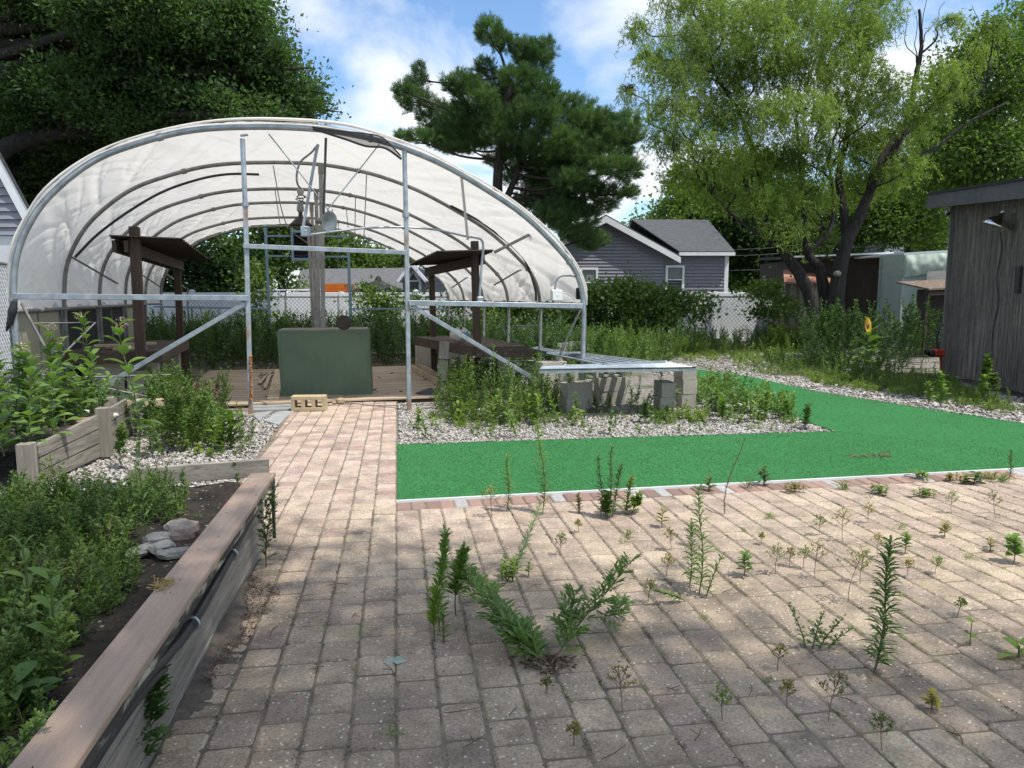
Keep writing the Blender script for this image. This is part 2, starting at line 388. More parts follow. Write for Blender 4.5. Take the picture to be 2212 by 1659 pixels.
struct(flat('joint_sand', [(-1.6, -1.05), (9.1, -1.05), (9.1, 5.6), (-.02, 5.26), (-.02, 10.5), (-1.42, 10.5), (-1.27, 5.6), (-.85, 4.62), (-1.6, 4.6)], -.0075, M['joint']))
# bluestone slabs left of the path, by the tunnel post
M['bluestone'] = simple('grey_bluestone', (.22, .235, .24), (.29, .295, .29), 5, .8, bmp=.2, island=.12)
g = Geo()
P = lambda *q: [G(a, b, .004) for a, b in q]
for q in (((541, 893), (590, 887), (560, 908)), ((545, 869), (640, 869), (633, 884), (542, 886)), ((600, 889), (640, 885), (617, 902), (602, 918), (570, 908))):
    g.prism(P(*q), (0, 0, -.04))
struct(g.build('bluestone_slabs', M['bluestone']))

# artificial turf carpet: pile of short tufts over a backing
def turfmat():
    m, t, b = mat('green_outdoor_carpet'); v = coords(t)
    f = noise(t, coords(t, (1, 2.2, 1)), 75, 4, .8); f2 = noise(t, v, 1.1, 5, .6); f3 = noise(t, coords(t, (1, 5, 1)), 9, 6, .75)
    col = ramp(t, f, [(.3, (.018, .09, .026)), (.7, (.06, .265, .088))])
    col = mixc(t, .5, col, ramp(t, f2, [(.3, (.75, .8, .75)), (.7, (1.15, 1.1, 1.1))]), 'MULTIPLY')
    col = mixc(t, .4, col, ramp(t, f3, [(.35, (.55, .55, .55)), (.6, (1.1, 1.1, 1.1))]), 'MULTIPLY')
    dd = ramp(t, noise(t, v, 22, 5, .8), [(.60, (0, 0, 0)), (.68, (.9, .9, .9))]); col = mixc(t, dd, col, (.035, .06, .02))
    t.links.new(col, b.inputs['Base Color']); b.inputs['Roughness'].default_value = .85; b.inputs['Specular IOR Level'].default_value = .15
    bump(t, b, f, .9, .006); return m
M['turf'] = turfmat()
turf_polys = ([(-.022, front(-.02)), (6.35, front(6.35)), (4.72, 7.36), (-.022, 7.36)],
              [(6.358, front(6.35)), (9.6, front(9.6)), (9.6, 5.9), (7.18, 7.48), (6.42, 10.6), (6.40, 12.8), (5.96, 14.3), (5.55, 14.2), (4.98, 11.9), (4.72, 7.368)])
g = Geo()
for pl in turf_polys: g.prism([(a, b, .004) for a, b in pl], (0, 0, -.012))
carp = g.build('turf_carpet', M['turf']); struct(carp)
g = Geo(); g.beam((-.03, front(-.03) - .012, .0), (9, front(9) - .012, 0), .022, .022)
tag(g.build('edging_strip', M['plastic_white'], origin=(-.03, 5.25, 0)), 'thin white plastic strip edging the green carpet along the red pavers', 'edging')

# individual gravel stones, too many to count
def instance(geo, protos, T):                                          # protos: list of Geo; T: list of (idx, pos, rz, scale, tiltx, tilty)
    for (k, p, rz, s, tx, ty) in T:
        c, sn = math.cos(rz), math.sin(rz); Rz = np.array([[c, -sn, 0], [sn, c, 0], [0, 0, 1]])
        Rx = np.array([[1, 0, 0], [0, math.cos(tx), -math.sin(tx)], [0, math.sin(tx), math.cos(tx)]])
        Ry = np.array([[math.cos(ty), 0, math.sin(ty)], [0, 1, 0], [-math.sin(ty), 0, math.cos(ty)]])
        geo.merge(protos[k], Rx @ Ry @ Rz * s, None, p)
def inpoly(x, y, poly):
    r = False; n = len(poly); j = n - 1
    for i in range(n):
        xi, yi = poly[i][:2]; xj, yj = poly[j][:2]
        if (yi > y) != (yj > y) and x < (xj - xi) * (y - yi) / (yj - yi) + xi: r = not r
        j = i
    return r
def inpoly_v(P, poly):
    r = np.zeros(len(P), bool); n = len(poly); j = n - 1
    for i in range(n):
        xi, yi = poly[i][:2]; xj, yj = poly[j][:2]
        if yi != yj:
            c = ((yi > P[:, 1]) != (yj > P[:, 1])) & (P[:, 0] < (xj - xi) * (P[:, 1] - yi) / (yj - yi) + xi); r ^= c
        j = i
    return r
def scatter(poly, n):
    poly = np.array([p[:2] for p in poly], float); lo, hi = poly.min(0), poly.max(0)
    P = rng.uniform(lo, hi, (int(n * 3) + 10, 2)); return P[inpoly_v(P, poly)][:n]
OCT = np.array([(1, 0, 0), (0, 1, 0), (-1, 0, 0), (0, -1, 0), (0, 0, 1), (0, 0, -1)], float)
OF = np.array([(0, 1, 4), (1, 2, 4), (2, 3, 4), (3, 0, 4), (1, 0, 5), (2, 1, 5), (3, 2, 5), (0, 3, 5)])
def stones(P, size, z0, flat_=.55):
    n = len(P); s = size * rng.lognormal(0, .3, (n, 1)); sc = np.concatenate([s, s * rng.uniform(.6, 1, (n, 1)), s * flat_ * rng.uniform(.7, 1.2, (n, 1))], 1)
    V = OCT[None] * sc[:, None] * (1 + rng.uniform(-.18, .18, (n, 6, 1)))
    a = rng.uniform(0, 6.28, n); c, sn = np.cos(a)[:, None], np.sin(a)[:, None]
    X = V[..., 0] * c - V[..., 1] * sn; Y = V[..., 0] * sn + V[..., 1] * c; Z = V[..., 2] + X * rng.uniform(-.4, .4, (n, 1))
    V = np.stack([X + P[:, :1], Y + P[:, 1:2], Z + z0 + rng.uniform(-.006, .01, (n, 1))], -1).reshape(-1, 3)
    F = (OF[None] + (np.arange(n) * 6)[:, None, None]).reshape(-1, 3)
    return Geo().add(V, F, 0, True)
def stonemat():
    m, t, b = mat('river_gravel'); g_ = t.nodes.new('ShaderNodeNewGeometry')
    col = ramp(t, g_.outputs['Random Per Island'], [(0, (.17, .145, .12)), (.2, (.29, .265, .235)), (.45, (.37, .35, .32)), (.65, (.47, .45, .42)), (.8, (.26, .205, .16)), (.9, (.55, .53, .50)), (1, (.21, .21, .21))])
    t.links.new(col, b.inputs['Base Color']); b.inputs['Roughness'].default_value = .85; return m
M['stonesm'] = stonemat()
g = stones(scatter([(0, 7.375), (4.72, 7.375), (4.95, 9.6), (1.2, 9.7), (.0, 10.35)], 21000), .0175, -.016)
tag(g.build('gravel', M['stonesm'], origin=(2, 8, 0)), 'pale washed gravel strewn between the carpet, the shelf and the paver path', 'gravel', kind='stuff')
g = stones(scatter([(-2.9, 5.3), (-1.0, 5.0), (-1.27, 5.7), (-1.40, 9.4), (-1.9, 9.8), (-2.9, 9.6)], 10500), .0175, -.018)
tag(g.build('gravel', M['stonesm'], origin=(-2, 7, 0)), 'pale gravel between the raised bed, the bluestone and the left side of the path', 'gravel', kind='stuff')
pts = np.vstack([scatter([(6.45, 10.9), (7.3, 7.4), (9.3, 8.3), (9.0, 10.5), (7.3, 12.6), (6.6, 14.4)], 4200), scatter([(4.9, 13.6), (6.5, 13.0), (10.5, 17.5), (8.5, 19.3), (6, 18.)], 2400)])
g = stones(pts, .027, -.04)
tag(g.build('gravel', M['stonesm'], origin=(8, 12, 0)), 'gravel drift between the green carpet and the weathered shed', 'gravel', kind='stuff')

# pile of the carpet and pebbles kicked onto its edges
allp = np.vstack([scatter(turf_polys[0], 52000), scatter(turf_polys[1], 34000)]); n_ = len(allp)
D = rng.normal(size=(n_, 3)) * (.9, .45, .0) + (0, 0, 1.); ax_ = nrm(D); lf_ = rng.uniform(.004, .011, (n_, 1)); sd = nrm(np.cross(ax_, (0, 1., 0))) * .0035
P0 = np.column_stack([allp, np.full(n_, .003)]); V = np.stack([P0 - sd, P0 + sd, P0 + ax_ * lf_], 1).reshape(-1, 3)
def pilemat():
    m, t, b = mat('carpet_pile'); g_ = t.nodes.new('ShaderNodeNewGeometry'); col = ramp(t, g_.outputs['Random Per Island'], [(0, (.028, .13, .036)), (.4, (.042, .19, .054)), (.8, (.058, .25, .078)), (1, (.08, .29, .10))])
    col = mixc(t, .6, col, ramp(t, noise(t, g_.outputs['Position'], 1.3, 6, .7), [(.3, (.65, .7, .65)), (.7, (1.25, 1.2, 1.2))]), 'MULTIPLY'); t.links.new(col, b.inputs['Base Color']); b.inputs['Roughness'].default_value = .7; return m
pile = Geo().add(V, np.arange(n_ * 3).reshape(-1, 3)).build('turf_pile', pilemat()); tag(pile, 'short green fibres of the outdoor carpet', 'carpet pile', kind='stuff')
e1_ = rng.uniform(0, 4.7, 260); e2_ = rng.uniform(0, 1, 260); pA_, pB_ = np.array([7.18, 7.48]), np.array([6.42, 10.6])
pts = np.vstack([np.column_stack([e1_, 7.36 - np.abs(rng.normal(0, .035, 260))]), pA_ + (pB_ - pA_) * e2_[:, None] + np.column_stack([-np.abs(rng.normal(0, .06, 260)), np.zeros(260)])])
g = stones(pts, .012, .012); tag(g.build('gravel', M['stonesm'], origin=(4, 8, 0)), 'stray pebbles kicked onto the edges of the green carpet', 'gravel', kind='stuff')

# wooden deck of the tunnel: boards run across
g = Geo(); y = .92; rs2 = random.Random(5)
while y < 5.75:
    xs = [-2.05, rs2.uniform(-.9, .9), 2.6]
    for a, b in zip(xs[:-1], xs[1:]): g.box(LG((a + b) / 2, y + .067, .02), (b - a - .004, .132, .03), 0, GX, GY, bev=.004)
    y += .139
dk = struct(g.build('deck', M['deck']))
struct(flat('deck_substructure', [tuple(LG(-2.05, .95, 0)[:2]), tuple(LG(2.6, .95, 0)[:2]), tuple(LG(2.6, 5.7, 0)[:2]), tuple(LG(-2.05, 5.7, 0)[:2])], .004, M['wood_brown'], .05))

# ================================================================== TUNNEL GREENHOUSE
HP = [(-3.42, -.05), (-3.42, .6), (-3.42, 1.2), (-3.41, 1.5), (-3.36, 1.88), (-3.22, 2.24), (-2.97, 2.60), (-2.53, 2.98), (-2.04, 3.21), (-1.45, 3.39), (-.73, 3.47), (0, 3.48), (.58, 3.41), (1.0, 3.31), (1.5, 3.13), (2.05, 2.85), (2.56, 2.54), (3.01, 2.15), (3.32, 1.78), (3.43, 1.34), (3.43, .7), (3.43, -.05)]
def smooth(P, m=6):                                                    # Catmull-Rom
    P = np.array(P, float); Q = np.vstack([2 * P[0] - P[1], P, 2 * P[-1] - P[-2]]); o = []
    for i in range(1, len(Q) - 2):
        for t_ in np.arange(m) / m:
            o.append(.5 * ((2 * Q[i]) + (Q[i + 1] - Q[i - 1]) * t_ + (2 * Q[i - 1] - 5 * Q[i] + 4 * Q[i + 1] - Q[i + 2]) * t_ ** 2 + (3 * Q[i] - Q[i - 1] - 3 * Q[i + 1] + Q[i + 2]) * t_ ** 3))
    o.append(P[-1]); return np.array(o)
HS = smooth(HP, 5)
NH, SP = 6, 1.9
def rise(k): return np.interp(k, [0, 1, 2, 3, 4, 5], [1, .955, .90, .90, .855, .85])
def hoop(k, off=0., zmin=None):
    z = HS[:, 1]; sc = np.where(z > 1.4, 1.4 + (z - 1.4) * rise(k), z)
    P2 = np.stack([HS[:, 0], sc], 1); T = nrm(np.gradient(P2, axis=0)); Nn = np.stack([-T[:, 1], T[:, 0]], 1)
    P2 = P2 + Nn * off
    if zmin is not None: P2 = P2[P2[:, 1] > zmin]
    return P2
base = LG(0, 0, 0)
gh = thing('tunnel_greenhouse', 'large arched greenhouse frame of steel pipe half covered with white fabric over a wooden deck', 'greenhouse', base)
for k in range(NH):
    P2 = hoop(k); g = Geo(); P3 = np.array([LG(a, k * SP, b) for a, b in P2])
    g.tube(P3, .027 if k else .035, 10)
    hp = g.build('hoop', M['galv'] if k == 0 else M['hoop'], gh)
    if k == 0: hp['label'] = 'bright galvanised front hoop'
    for i in (14, 42, 60, 88):
        if i < len(P3) - 1: g = Geo(); g.tube([P3[i] - (P3[i + 1] - P3[i]) * .25, P3[i] + (P3[i + 1] - P3[i]) * .25], .038 if k else .045, 10); g.build('coupling', M['galv' if k == 0 else 'hoop'], hp)
# cover sheet draped over the hoops, wrinkled and sagging between them
from mathutils import noise as mn
def fabric(xi0=-.03, xi1=5.03, nu=420, nv=200):
    prof = []
    for k in range(NH):
        p = hoop(k, .052, 1.30); s = np.concatenate([[0], np.cumsum(np.linalg.norm(np.diff(p, axis=0), axis=1))]); u = np.linspace(0, s[-1], nu)
        prof.append(np.stack([np.interp(u, s, p[:, 0]), np.interp(u, s, p[:, 1])], 1))
    prof = np.array(prof); ks = np.linspace(xi0, xi1, nv); out_ = np.zeros((nv, nu, 3))
    cen = np.array([0, 1.3])
    for j, kk in enumerate(ks):
        kc = min(max(kk, 0), 5); i = min(int(kc), 4); f = kc - i; fs = f
        P2 = prof[i] * (1 - fs) + prof[i + 1] * fs
        sag = math.sin(math.pi * f) if 0 <= kk <= 5 else 0.
        u = np.linspace(0, 1, nu)
        T = nrm(np.gradient(P2, axis=0)); Nn = np.stack([-T[:, 1], T[:, 0]], 1)
        side = np.abs(u - .5) * 2
        d = np.zeros(nu)
        for q in range(nu):
            uu = u[q] * 10.5; yy = kk * SP; env = sag * .8 + .2
            # diagonal pulls that fan out from the hoops
            w0 = .35 * mn.noise(Vector((uu * .5, yy * .5, 7.)))
            a = mn.noise(Vector((uu * 1.25 + yy * .75 + w0, yy * .22, 3.1 + i * 5)))
            b = mn.noise(Vector((uu * 2.6 + yy * 1.9 + w0, yy * .4, 9.7 + i * 3)))
            c = mn.noise(Vector((uu * 2.0 - yy * 1.5 + w0, yy * .35, 21. + i)))
            r1 = 1 - abs(a) * 8; r2 = 1 - abs(b) * 9; r3 = 1 - abs(c) * 9
            amp = .5 + .5 * side[q]
            d[q] = env * amp * (-.07 * max(r1, 0) ** 1.2 - .034 * max(r2, 0) ** 1.2 - .034 * max(r3, 0) ** 1.2) + env * .012 * mn.noise(Vector((uu * 5, yy * 4, 0)))
        d -= .035 * sag * (.35 + .65 * side)
        edge = np.clip((side - .93) / .07, 0, 1)
        P2 = P2 + Nn * d[:, None]
        hem = .03 * math.sin(kk * 9.) + .03 * math.sin(kk * 23 + 1)
        P2[:, 1] += edge * hem
        for q in range(nu): out_[j, q] = LG(P2[q, 0], kk * SP, P2[q, 1])
    return out_
def fabmat(name, c, tr=.42, stain=True):
    m = bpy.data.materials.new(name); m.use_nodes = True; t = m.node_tree; t.nodes.clear(); o = t.nodes.new('ShaderNodeOutputMaterial')
    v = coords(t); f = noise(t, v, 1.3, 6, .6); col = ramp(t, f, [(.3, c), (.7, tuple(a * .93 for a in c))])
    if stain:
        st = ramp(t, noise(t, coords(t, (6, .8, 1)), 1.2, 5, .7), [(.56, (1, 1, 1)), (.72, (.86, .83, .77))]); col = mixc(t, 1., col, st, 'MULTIPLY')
    wv = noise(t, v, 500, 2)
    b = N(t, 'ShaderNodeBsdfPrincipled', Roughness=.62); t.links.new(col, b.inputs['Base Color']); b.inputs['Specular IOR Level'].default_value = .3; bump(t, b, wv, .1, .001)
    tr_ = t.nodes.new('ShaderNodeBsdfTranslucent'); t.links.new(col, tr_.inputs[0]); mx = t.nodes.new('ShaderNodeMixShader'); mx.inputs[0].default_value = tr
    t.links.new(b.outputs[0], mx.inputs[1]); t.links.new(tr_.outputs[0], mx.inputs[2]); t.links.new(mx.outputs[0], o.inputs[0]); return m
M['fabric'] = fabmat('white_woven_cover', (.87, .845, .80), .44, False)
M['panel_beige'] = fabmat('beige_translucent_panel', (.34, .33, .25), .25)
FB = fabric()
g = Geo(); g.sheet(FB); g.build('cover', M['fabric'], gh)
# rolled second layer of cover along the front hoop
g = Geo(); pf = hoop(0, .05, 1.45)
n_ = len(pf); off = .03 * np.sin(np.linspace(0, 9, n_)) ** 2 + .035 * np.exp(-((np.linspace(0, 1, n_) - .5) / .18) ** 2)
g.tube([LG(a, -.05 + .02 * math.sin(i * .7), b + off[i] * .6) for i, (a, b) in enumerate(pf)], .007 + off * .22, 7)
g.build('cover_hem', M['fabric'], gh)['label'] = 'rolled white edge of the cover lying over the front hoop'
# front frame
def fr(name, pts, w, h=None, m='galv_rust', y=0., par=None, lab=None, dy=0.):
    g = Geo(); Q = [GP(a, b, y) + GY * dy for a, b in pts]
    if h is None: g.tube(Q, w, 9)
    else:
        for a, b in zip(Q[:-1], Q[1:]): g.beam(a, b, h, w, 0, np.cross(b - a, GY), bev=.004)
    o = g.build(name, M[m], par or gh)
    if lab: o['label'] = lab
    return o
pl = fr('front_post', [(524, 300), (530, 448)], .030, None, 'galv'); pl['label'] = 'left front post with streaks and flakes of orange rust'
for (p_, par) in (([(530, 440), (542, 893)], pl),):
    fr('lower_tube', p_, .055, .055, 'galv_rust', par=par)
fr('sleeve', [(529.6, 438), (529.8, 446)], .044, None, 'galv', par=pl)
fr('top_clamp', [(519, 293), (536, 291)], .02, .05, 'galv', par=pl)
pr = fr('front_post', [(873.5, 326), (877, 470)], .030, None, 'galv'); pr['label'] = 'right front post beside the gravel'
fr('lower_tube', [(877, 460), (884, 890)], .055, .055, 'galv_rust', par=pr)
fr('sleeve', [(876.6, 461), (876.8, 470)], .044, None, 'galv', par=pr)
fr('top_clamp', [(864, 317), (880, 322)], .02, .05, 'galv', par=pr)
# flaking rust on the left post
g = Geo(); rr = random.Random(9)
for i in range(170):
    t_ = rr.random(); q = GP(544 + t_ * 1.5 - 2 + rr.uniform(-2.2, 2.2), 768 + t_ * 96) - GY * rr.uniform(.03, .05)
    g.lathe([(.001, -.008), (rr.uniform(.006, .014), 0), (.001, .01)], q, (rr.uniform(-1, 1), rr.uniform(-1, 1), rr.uniform(-1, 1)), 5)
g.build('rust_crust', M['rust'], pl)
fr('crossbar', [(526, 532), (875, 546)], .055, .03, 'galv', dy=-.045)
fr('crossbar', [(32, 640), (536, 644)], .065, .035, 'galv', dy=-.04)
fr('crossbar', [(882, 654), (1256, 661)], .065, .035, 'galv', dy=-.04)
fr('brace', [(528, 656), (205, 846)], .055, .03, 'galv', dy=-.02)
fr('brace', [(892, 662), (1166, 826)], .055, .03, 'galv', dy=-.02)
fr('corner_brace', [(46, 655), (98, 752)], .016, None, 'hoop', y=.25)
fr('corner_brace', [(1254, 668), (1182, 826)], .016, None, 'hoop', y=.25)
# side rails and purlins
for sx, xx in ((-1, -3.42), (1, 3.42)):
    g = Geo(); g.tube([LG(xx, -.02, 1.30), LG(xx, 5 * SP + .05, 1.30)], .024, 8); g.build('side_rail', M['hoop'], gh)
    for (za, zb) in ((2.02, 2.02),):
        for k in range(0, 5, 2):
            g = Geo(); g.tube([LG(xx * .97, SP * (k + 1), za), LG(xx * .90, SP * (k + 2) - .3, za - .35)], .014, 6); g.build('tie_rod', M['hoop'], gh)
g = Geo(); g.beam(LG(3.45, 0, 1.33), LG(3.45, 9.5, 1.33), .03, .1); g.build('base_board', M['wood_brown_h'], gh)
# left side infill panels
def sidepanel(k0, k1, m, name, lab):
    g = Geo(); a, b = LG(-3.47, SP * k0 + .04, .0), LG(-3.47, SP * k1 - .04, .0)
    nx = 10; S = np.zeros((nx, 8, 3))
    for i in range(nx):
        for j in range(8):
            q = a + (b - a) * i / (nx - 1); S[i, j] = (q[0], q[1], .02 + 1.27 * j / 7); S[i, j] += -GX * .012 * math.sin(i * 1.7 + j * .8)
    g.sheet(S); o = g.build(name, m, gh); o['label'] = lab
    g = Geo()
    for q in (a, b): g.beam(q, q + np.array([0, 0, 1.29]), .03, .03, 0, (0, 1, 0))
    g.beam(a + np.array([0, 0, 1.28]), b + np.array([0, 0, 1.28]), .03, .03); g.beam((a + b) / 2, (a + b) / 2 + np.array([0, 0, 1.28]), .03, .03, 0, (0, 1, 0))
    g.build('panel_frame', M['hoop'], o)
sidepanel(0, 1, M['panel_beige'], 'side_panel', 'beige translucent panel nearest the front')
sidepanel(1, 2, M['dark_mesh'], 'side_panel', 'black mesh panel behind the milkweed')
sidepanel(2, 3, M['dark_mesh'], 'side_panel', 'black mesh panel by the wooden post')
sidepanel(3, 4, M['panel_beige'], 'side_panel', 'greenish beige panel near the back')
# back frame, blue
for a, b, top in ((573, 588, 492), (752, 762, 532)):
    fr('back_post', [(a, top), (b, 800)], .065, .065, 'blue', y=5 * SP)
for pts in ([(573, 510), (752, 511)], [(573, 553), (752, 555)], [(312, 662), (578, 667)], [(759, 667), (962, 668)]):
    fr('back_rail', pts, .045, .04, 'blue', y=5 * SP, dy=-.03)
fr('back_brace', [(577, 671), (432, 758)], .028, .025, 'blue', y=5 * SP)
fr('back_brace', [(762, 669), (905, 756)], .028, .025, 'blue', y=5 * SP)
M['hoop_grey'] = simple('dull_grey_post_paint', (.30, .295, .28), (.21, .205, .195), 6, .7, .1, bmp=.1)
# centre posts
for k, (a, b) in ((1, ((693, 358), (699, 714))), (2, ((683, 416), (690, 730))), (3, ((673, 443), (684, 730))), (4, ((665, 474), (678, 730)))):
    q0, q1 = GP(*a, k * SP), GP(*b, k * SP); q1 = q0 + (q1 - q0) * (q0[2] + .02) / (q0[2] - q1[2]) if k > 1 else q0 + (q1 - q0) * (q0[2] - .95) / (q0[2] - q1[2])
    g = Geo(); g.beam(q0, q1, .06, .06, 0, (0, 1, 0), bev=.006); o = g.build('centre_post', M['hoop_grey'], gh)
    g = Geo(); g.beam(q0 + np.array([0, 0, .02]), q0 - np.array([0, 0, .12]), .075, .075, 0, (0, 1, 0)); g.build('post_bracket', M['hoop'], o)
# ------------------------------------------------------------------ things hung on the tunnel frame
def wire(name, pts, r, m, label=None, cat=None, y=0., dy=0., group=None, parent=None, sm=True, mid=None):
    Q = np.array([GP(a, b, y) + GY * dy for a, b in pts]); Q = smooth(Q, 5) if sm and len(Q) > 2 else Q
    g = Geo(); g.tube(Q, r, 7)
    if parent is not None: return g.build(name, M[m], parent)
    o = g.build(name, M[m], origin=Q[0]); return tag(o, label, cat, group)
wire('brace_wire', [(580, 287), (640, 362), (708, 450), (715, 458), (720, 450)], .008, 'galv', 'long steel wire from the front hoop down right to a hook', 'wire', .0, .06)
wire('brace_wire', [(821, 309), (760, 386), (707, 453)], .008, 'galv', 'steel wire slanting from the torn net down left to the hook', 'wire', .0, .08)
for pts, yy, lab in (([(590, 358), (607, 448), (621, 492)], 1.9, 'thin hanger wire left of the centre, longest of the pair'), ([(594, 410), (606, 490)], 3.8, 'thin hanger wire ending in front of the blue back frame'),
                     ([(792, 374), (789, 450), (786, 524), (790, 534), (795, 528)], 1.9, 'hanger rod with a curled hook at its lower end'), ([(768, 421), (766, 535)], 3.8, 'straight hanger rod left of the hooked one'),
                     ([(748, 450), (752, 492)], 5.7, 'short hanger rod near the back of the tunnel'), ([(731, 480), (730, 582)], 7.6, 'hanger rod in front of the grey shingle roof')):
    wire('hanger_rod', pts, .008, 'hoop', lab, 'hanger', yy)
g = Geo(); g.beam(GP(704, 298), GP(699, 462), .03, .03, 0, GY); tag(g.build('black_stick', M['black'], origin=GP(704, 298)), 'black wooden stick hanging from the top of the front hoop', 'stick')
# torn net
a = [GP(676, 281), GP(745, 303), GP(790, 318), GP(830, 322), GP(866, 346)]; b_ = [GP(674, 276), GP(745, 286), GP(790, 291), GP(826, 300), GP(864, 338)]
S = np.array([[p + (q - p) * t_ - GY * (.06 + .05 * math.sin(3 * t_)) for t_ in np.linspace(0, 1, 6)] for p, q in zip(smooth(b_, 5), smooth(a, 5))])
def netmat():
    m = bpy.data.materials.new('black_shade_net'); m.use_nodes = True; t = m.node_tree; t.nodes.clear(); o = t.nodes.new('ShaderNodeOutputMaterial')
    d = N(t, 'ShaderNodeBsdfDiffuse', Color=(.02, .02, .022, 1)); tr = t.nodes.new('ShaderNodeBsdfTransparent'); mx = t.nodes.new('ShaderNodeMixShader'); mx.inputs[0].default_value = .55
    t.links.new(tr.outputs[0], mx.inputs[1]); t.links.new(d.outputs[0], mx.inputs[2]); t.links.new(mx.outputs[0], o.inputs[0]); return m
M['net'] = netmat()
nt_ = thing('torn_net', 'torn black shade net sagging under the front hoop', 'net', a[0])
g = Geo(); g.sheet(S); g.build('mesh_cloth', M['net'], nt_)
g = Geo(); g.tube(S[:, -1], .014, 6); g.tube(S[:, 0], .010, 6); g.build('hem', M['black'], nt_)
wire('irrigation_hose', [(164, 556), (215, 505), (288, 452), (360, 412), (440, 386), (500, 377), (560, 378)], .018, 'black', 'black hose tied below the second hoop on the left', 'hose', 1.9, -.05)
wire('irrigation_hose', [(972, 445), (1030, 476), (1079, 511), (1115, 542), (1137, 572), (1154, 625), (1156, 650)], .018, 'black', 'black hose tied along the second hoop on the right', 'hose', 1.9, -.05)
wire('hanging_pipe', [(1151, 503), (1068, 545)], .022, 'hoop', 'grey pipe hung on a wire above the right bench', 'pipe', .6)
wire('hanger_rod', [(1146, 458), (1152, 490), (1151, 503)], .006, 'galv', 'bent wire holding the grey pipe at the right', 'hanger', .6)
g = Geo(); S = np.array([[GP(1000 + 15 * s_ + 6 * t_, 366 + 150 * s_) for t_ in (0, .5, 1)] for s_ in np.linspace(0, 1, 12)]) + GY * .2
g.sheet(S); M['clear'] = fabmat('clear_plastic_strip', (.5, .5, .48), .5, False); tag(g.build('plastic_strip', M['clear'], origin=S[0, 0]), 'narrow strip of clear plastic dangling from the front hoop', 'plastic strip')
# electrics
el = thing('electric_conduit', 'grey conduit with junction boxes strung across the tunnel opening', 'conduit', GP(660, 500, .25))
wire('conduit_run', [(670, 507), (740, 498), (800, 492), (873, 491), (940, 496), (1000, 509), (1030, 514)], .014, 'galv', y=.25, parent=el)
wire('conduit_drop', [(1030, 514), (1040, 518), (1044, 535), (1040, 580), (1036, 640)], .017, 'plastic_grey' if 'plastic_grey' in M else 'galv', y=.25, parent=el)
wire('conduit_riser', [(687, 312), (681, 340), (655, 488)], .02, 'galv', y=.25, parent=el)
wire('flexible_conduit', [(687, 312), (672, 330), (649, 350), (641, 378), (643, 398), (650, 408)], .013, 'hoop', y=.25, parent=el)
def ebox(px, py, w, h, y, parent, name='junction_box', d=.07, m='galv'):
    q = GP(px, py, y); g = Geo(); g.box(q, (w, d, h), 0, GX, GY, bev=.008); g.box(q - GY * (d / 2 + .004), (w * .9, .01, h * .9), 0, GX, GY, bev=.003); g.lathe([(.012, 0), (.012, .012), (0, .012)], q - GY * (d / 2), -GY, 10)
    return g.build(name, M[m], parent)
ebox(660, 500, .12, .13, .25, el); ebox(1037, 652, .08, .14, .25, el)
def lampshade(base_, ax, r, m1, parent):
    g = Geo(); pr_ = [(r * .16, 0), (r * .2, .05), (r * .35, .07), (r * .9, .15), (r, .17), (r * .97, .17), (r * .86, .155), (r * .3, .08), (0, .075)]
    g.lathe(pr_, base_, ax, 24); return g.build('lamp_shade', m1, parent)
q = GP(649, 455, .5)
lp = thing('pendant_lamp', 'dark metal shop lamp hanging by tangled wires from the white socket', 'lamp', q)
lampshade(q + np.array([0, 0, -.02]), (0, 0, -1), .15, M['rusty_tin'], lp)
g = Geo(); g.lathe([(0, .10), (.035, .1), (.045, .04), (.045, 0), (.03, -.02)], q, (0, 0, 1), 12); g.build('lamp_socket', M['stone'], lp)
g = Geo(); g.lathe([(0, .04), (.04, .04), (.045, 0), (.03, -.04), (0, -.05)], GP(649, 415, .4), (0, 0, 1), 12); g.build('ceiling_socket', M['cmu'], lp)
g = Geo()
for s_ in range(3):
    rr = random.Random(s_); z0, z1 = GP(650, 420, .45), q + np.array([0, 0, .08])
    g.tube(smooth([z0] + [z0 + (z1 - z0) * t_ + np.array([rr.uniform(-.07, .07), rr.uniform(-.03, .03), 0]) for t_ in (.25, .5, .75)] + [z1], 5), .006, 5)
g.build('lamp_cord', M['black'], lp)
q = GP(698, 478, .9)
lp = thing('flood_lamp', 'round reflector lamp fixed to the first centre post', 'lamp', q)
g = Geo(); ax = nrm(GX * .75 - GY * .8 - np.array([0, 0, .1])); g.lathe([(.03, 0), (.05, .03), (.10, .08), (.145, .12), (.14, .121), (.09, .085), (0, .06)], q, ax, 24); g.build('reflector', M['galv'], lp)
g = Geo(); g.lathe([(0, -.12), (.035, -.12), (.04, 0), (.03, .02)], q, ax, 12); g.build('lamp_socket', M['hoop'], lp)
jb = thing('weatherproof_outlet', 'grey outlet box with an open cover and white cord at the right front corner', 'outlet', GP(1205, 650, .12))
ebox(1202, 638, .15, .15, .12, jb, 'outlet_box', .08, 'plastic_white'); ebox(1206, 655, .16, .07, .10, jb, 'cover_flap', .09, 'hoop')
wire('conduit_bend', [(1199, 628), (1200, 612), (1208, 599), (1222, 596), (1240, 597), (1251, 606), (1254, 622)], .013, 'galv', y=.14, parent=jb)
wire('cord', [(1208, 632), (1225, 636), (1240, 648), (1244, 660)], .006, 'plastic_white', y=.1, parent=jb)
q = GP(1251, 634, .1); g = Geo(); g.box(q, (.08, .05, .16), 0, GX, GY, bev=.01); g.box(q - GY * .03, (.055, .012, .12), 0, GX, GY, bev=.003); tag(g.build('switch_box', M['black'], origin=q), 'small black switch box on the right leg of the front hoop', 'switch')
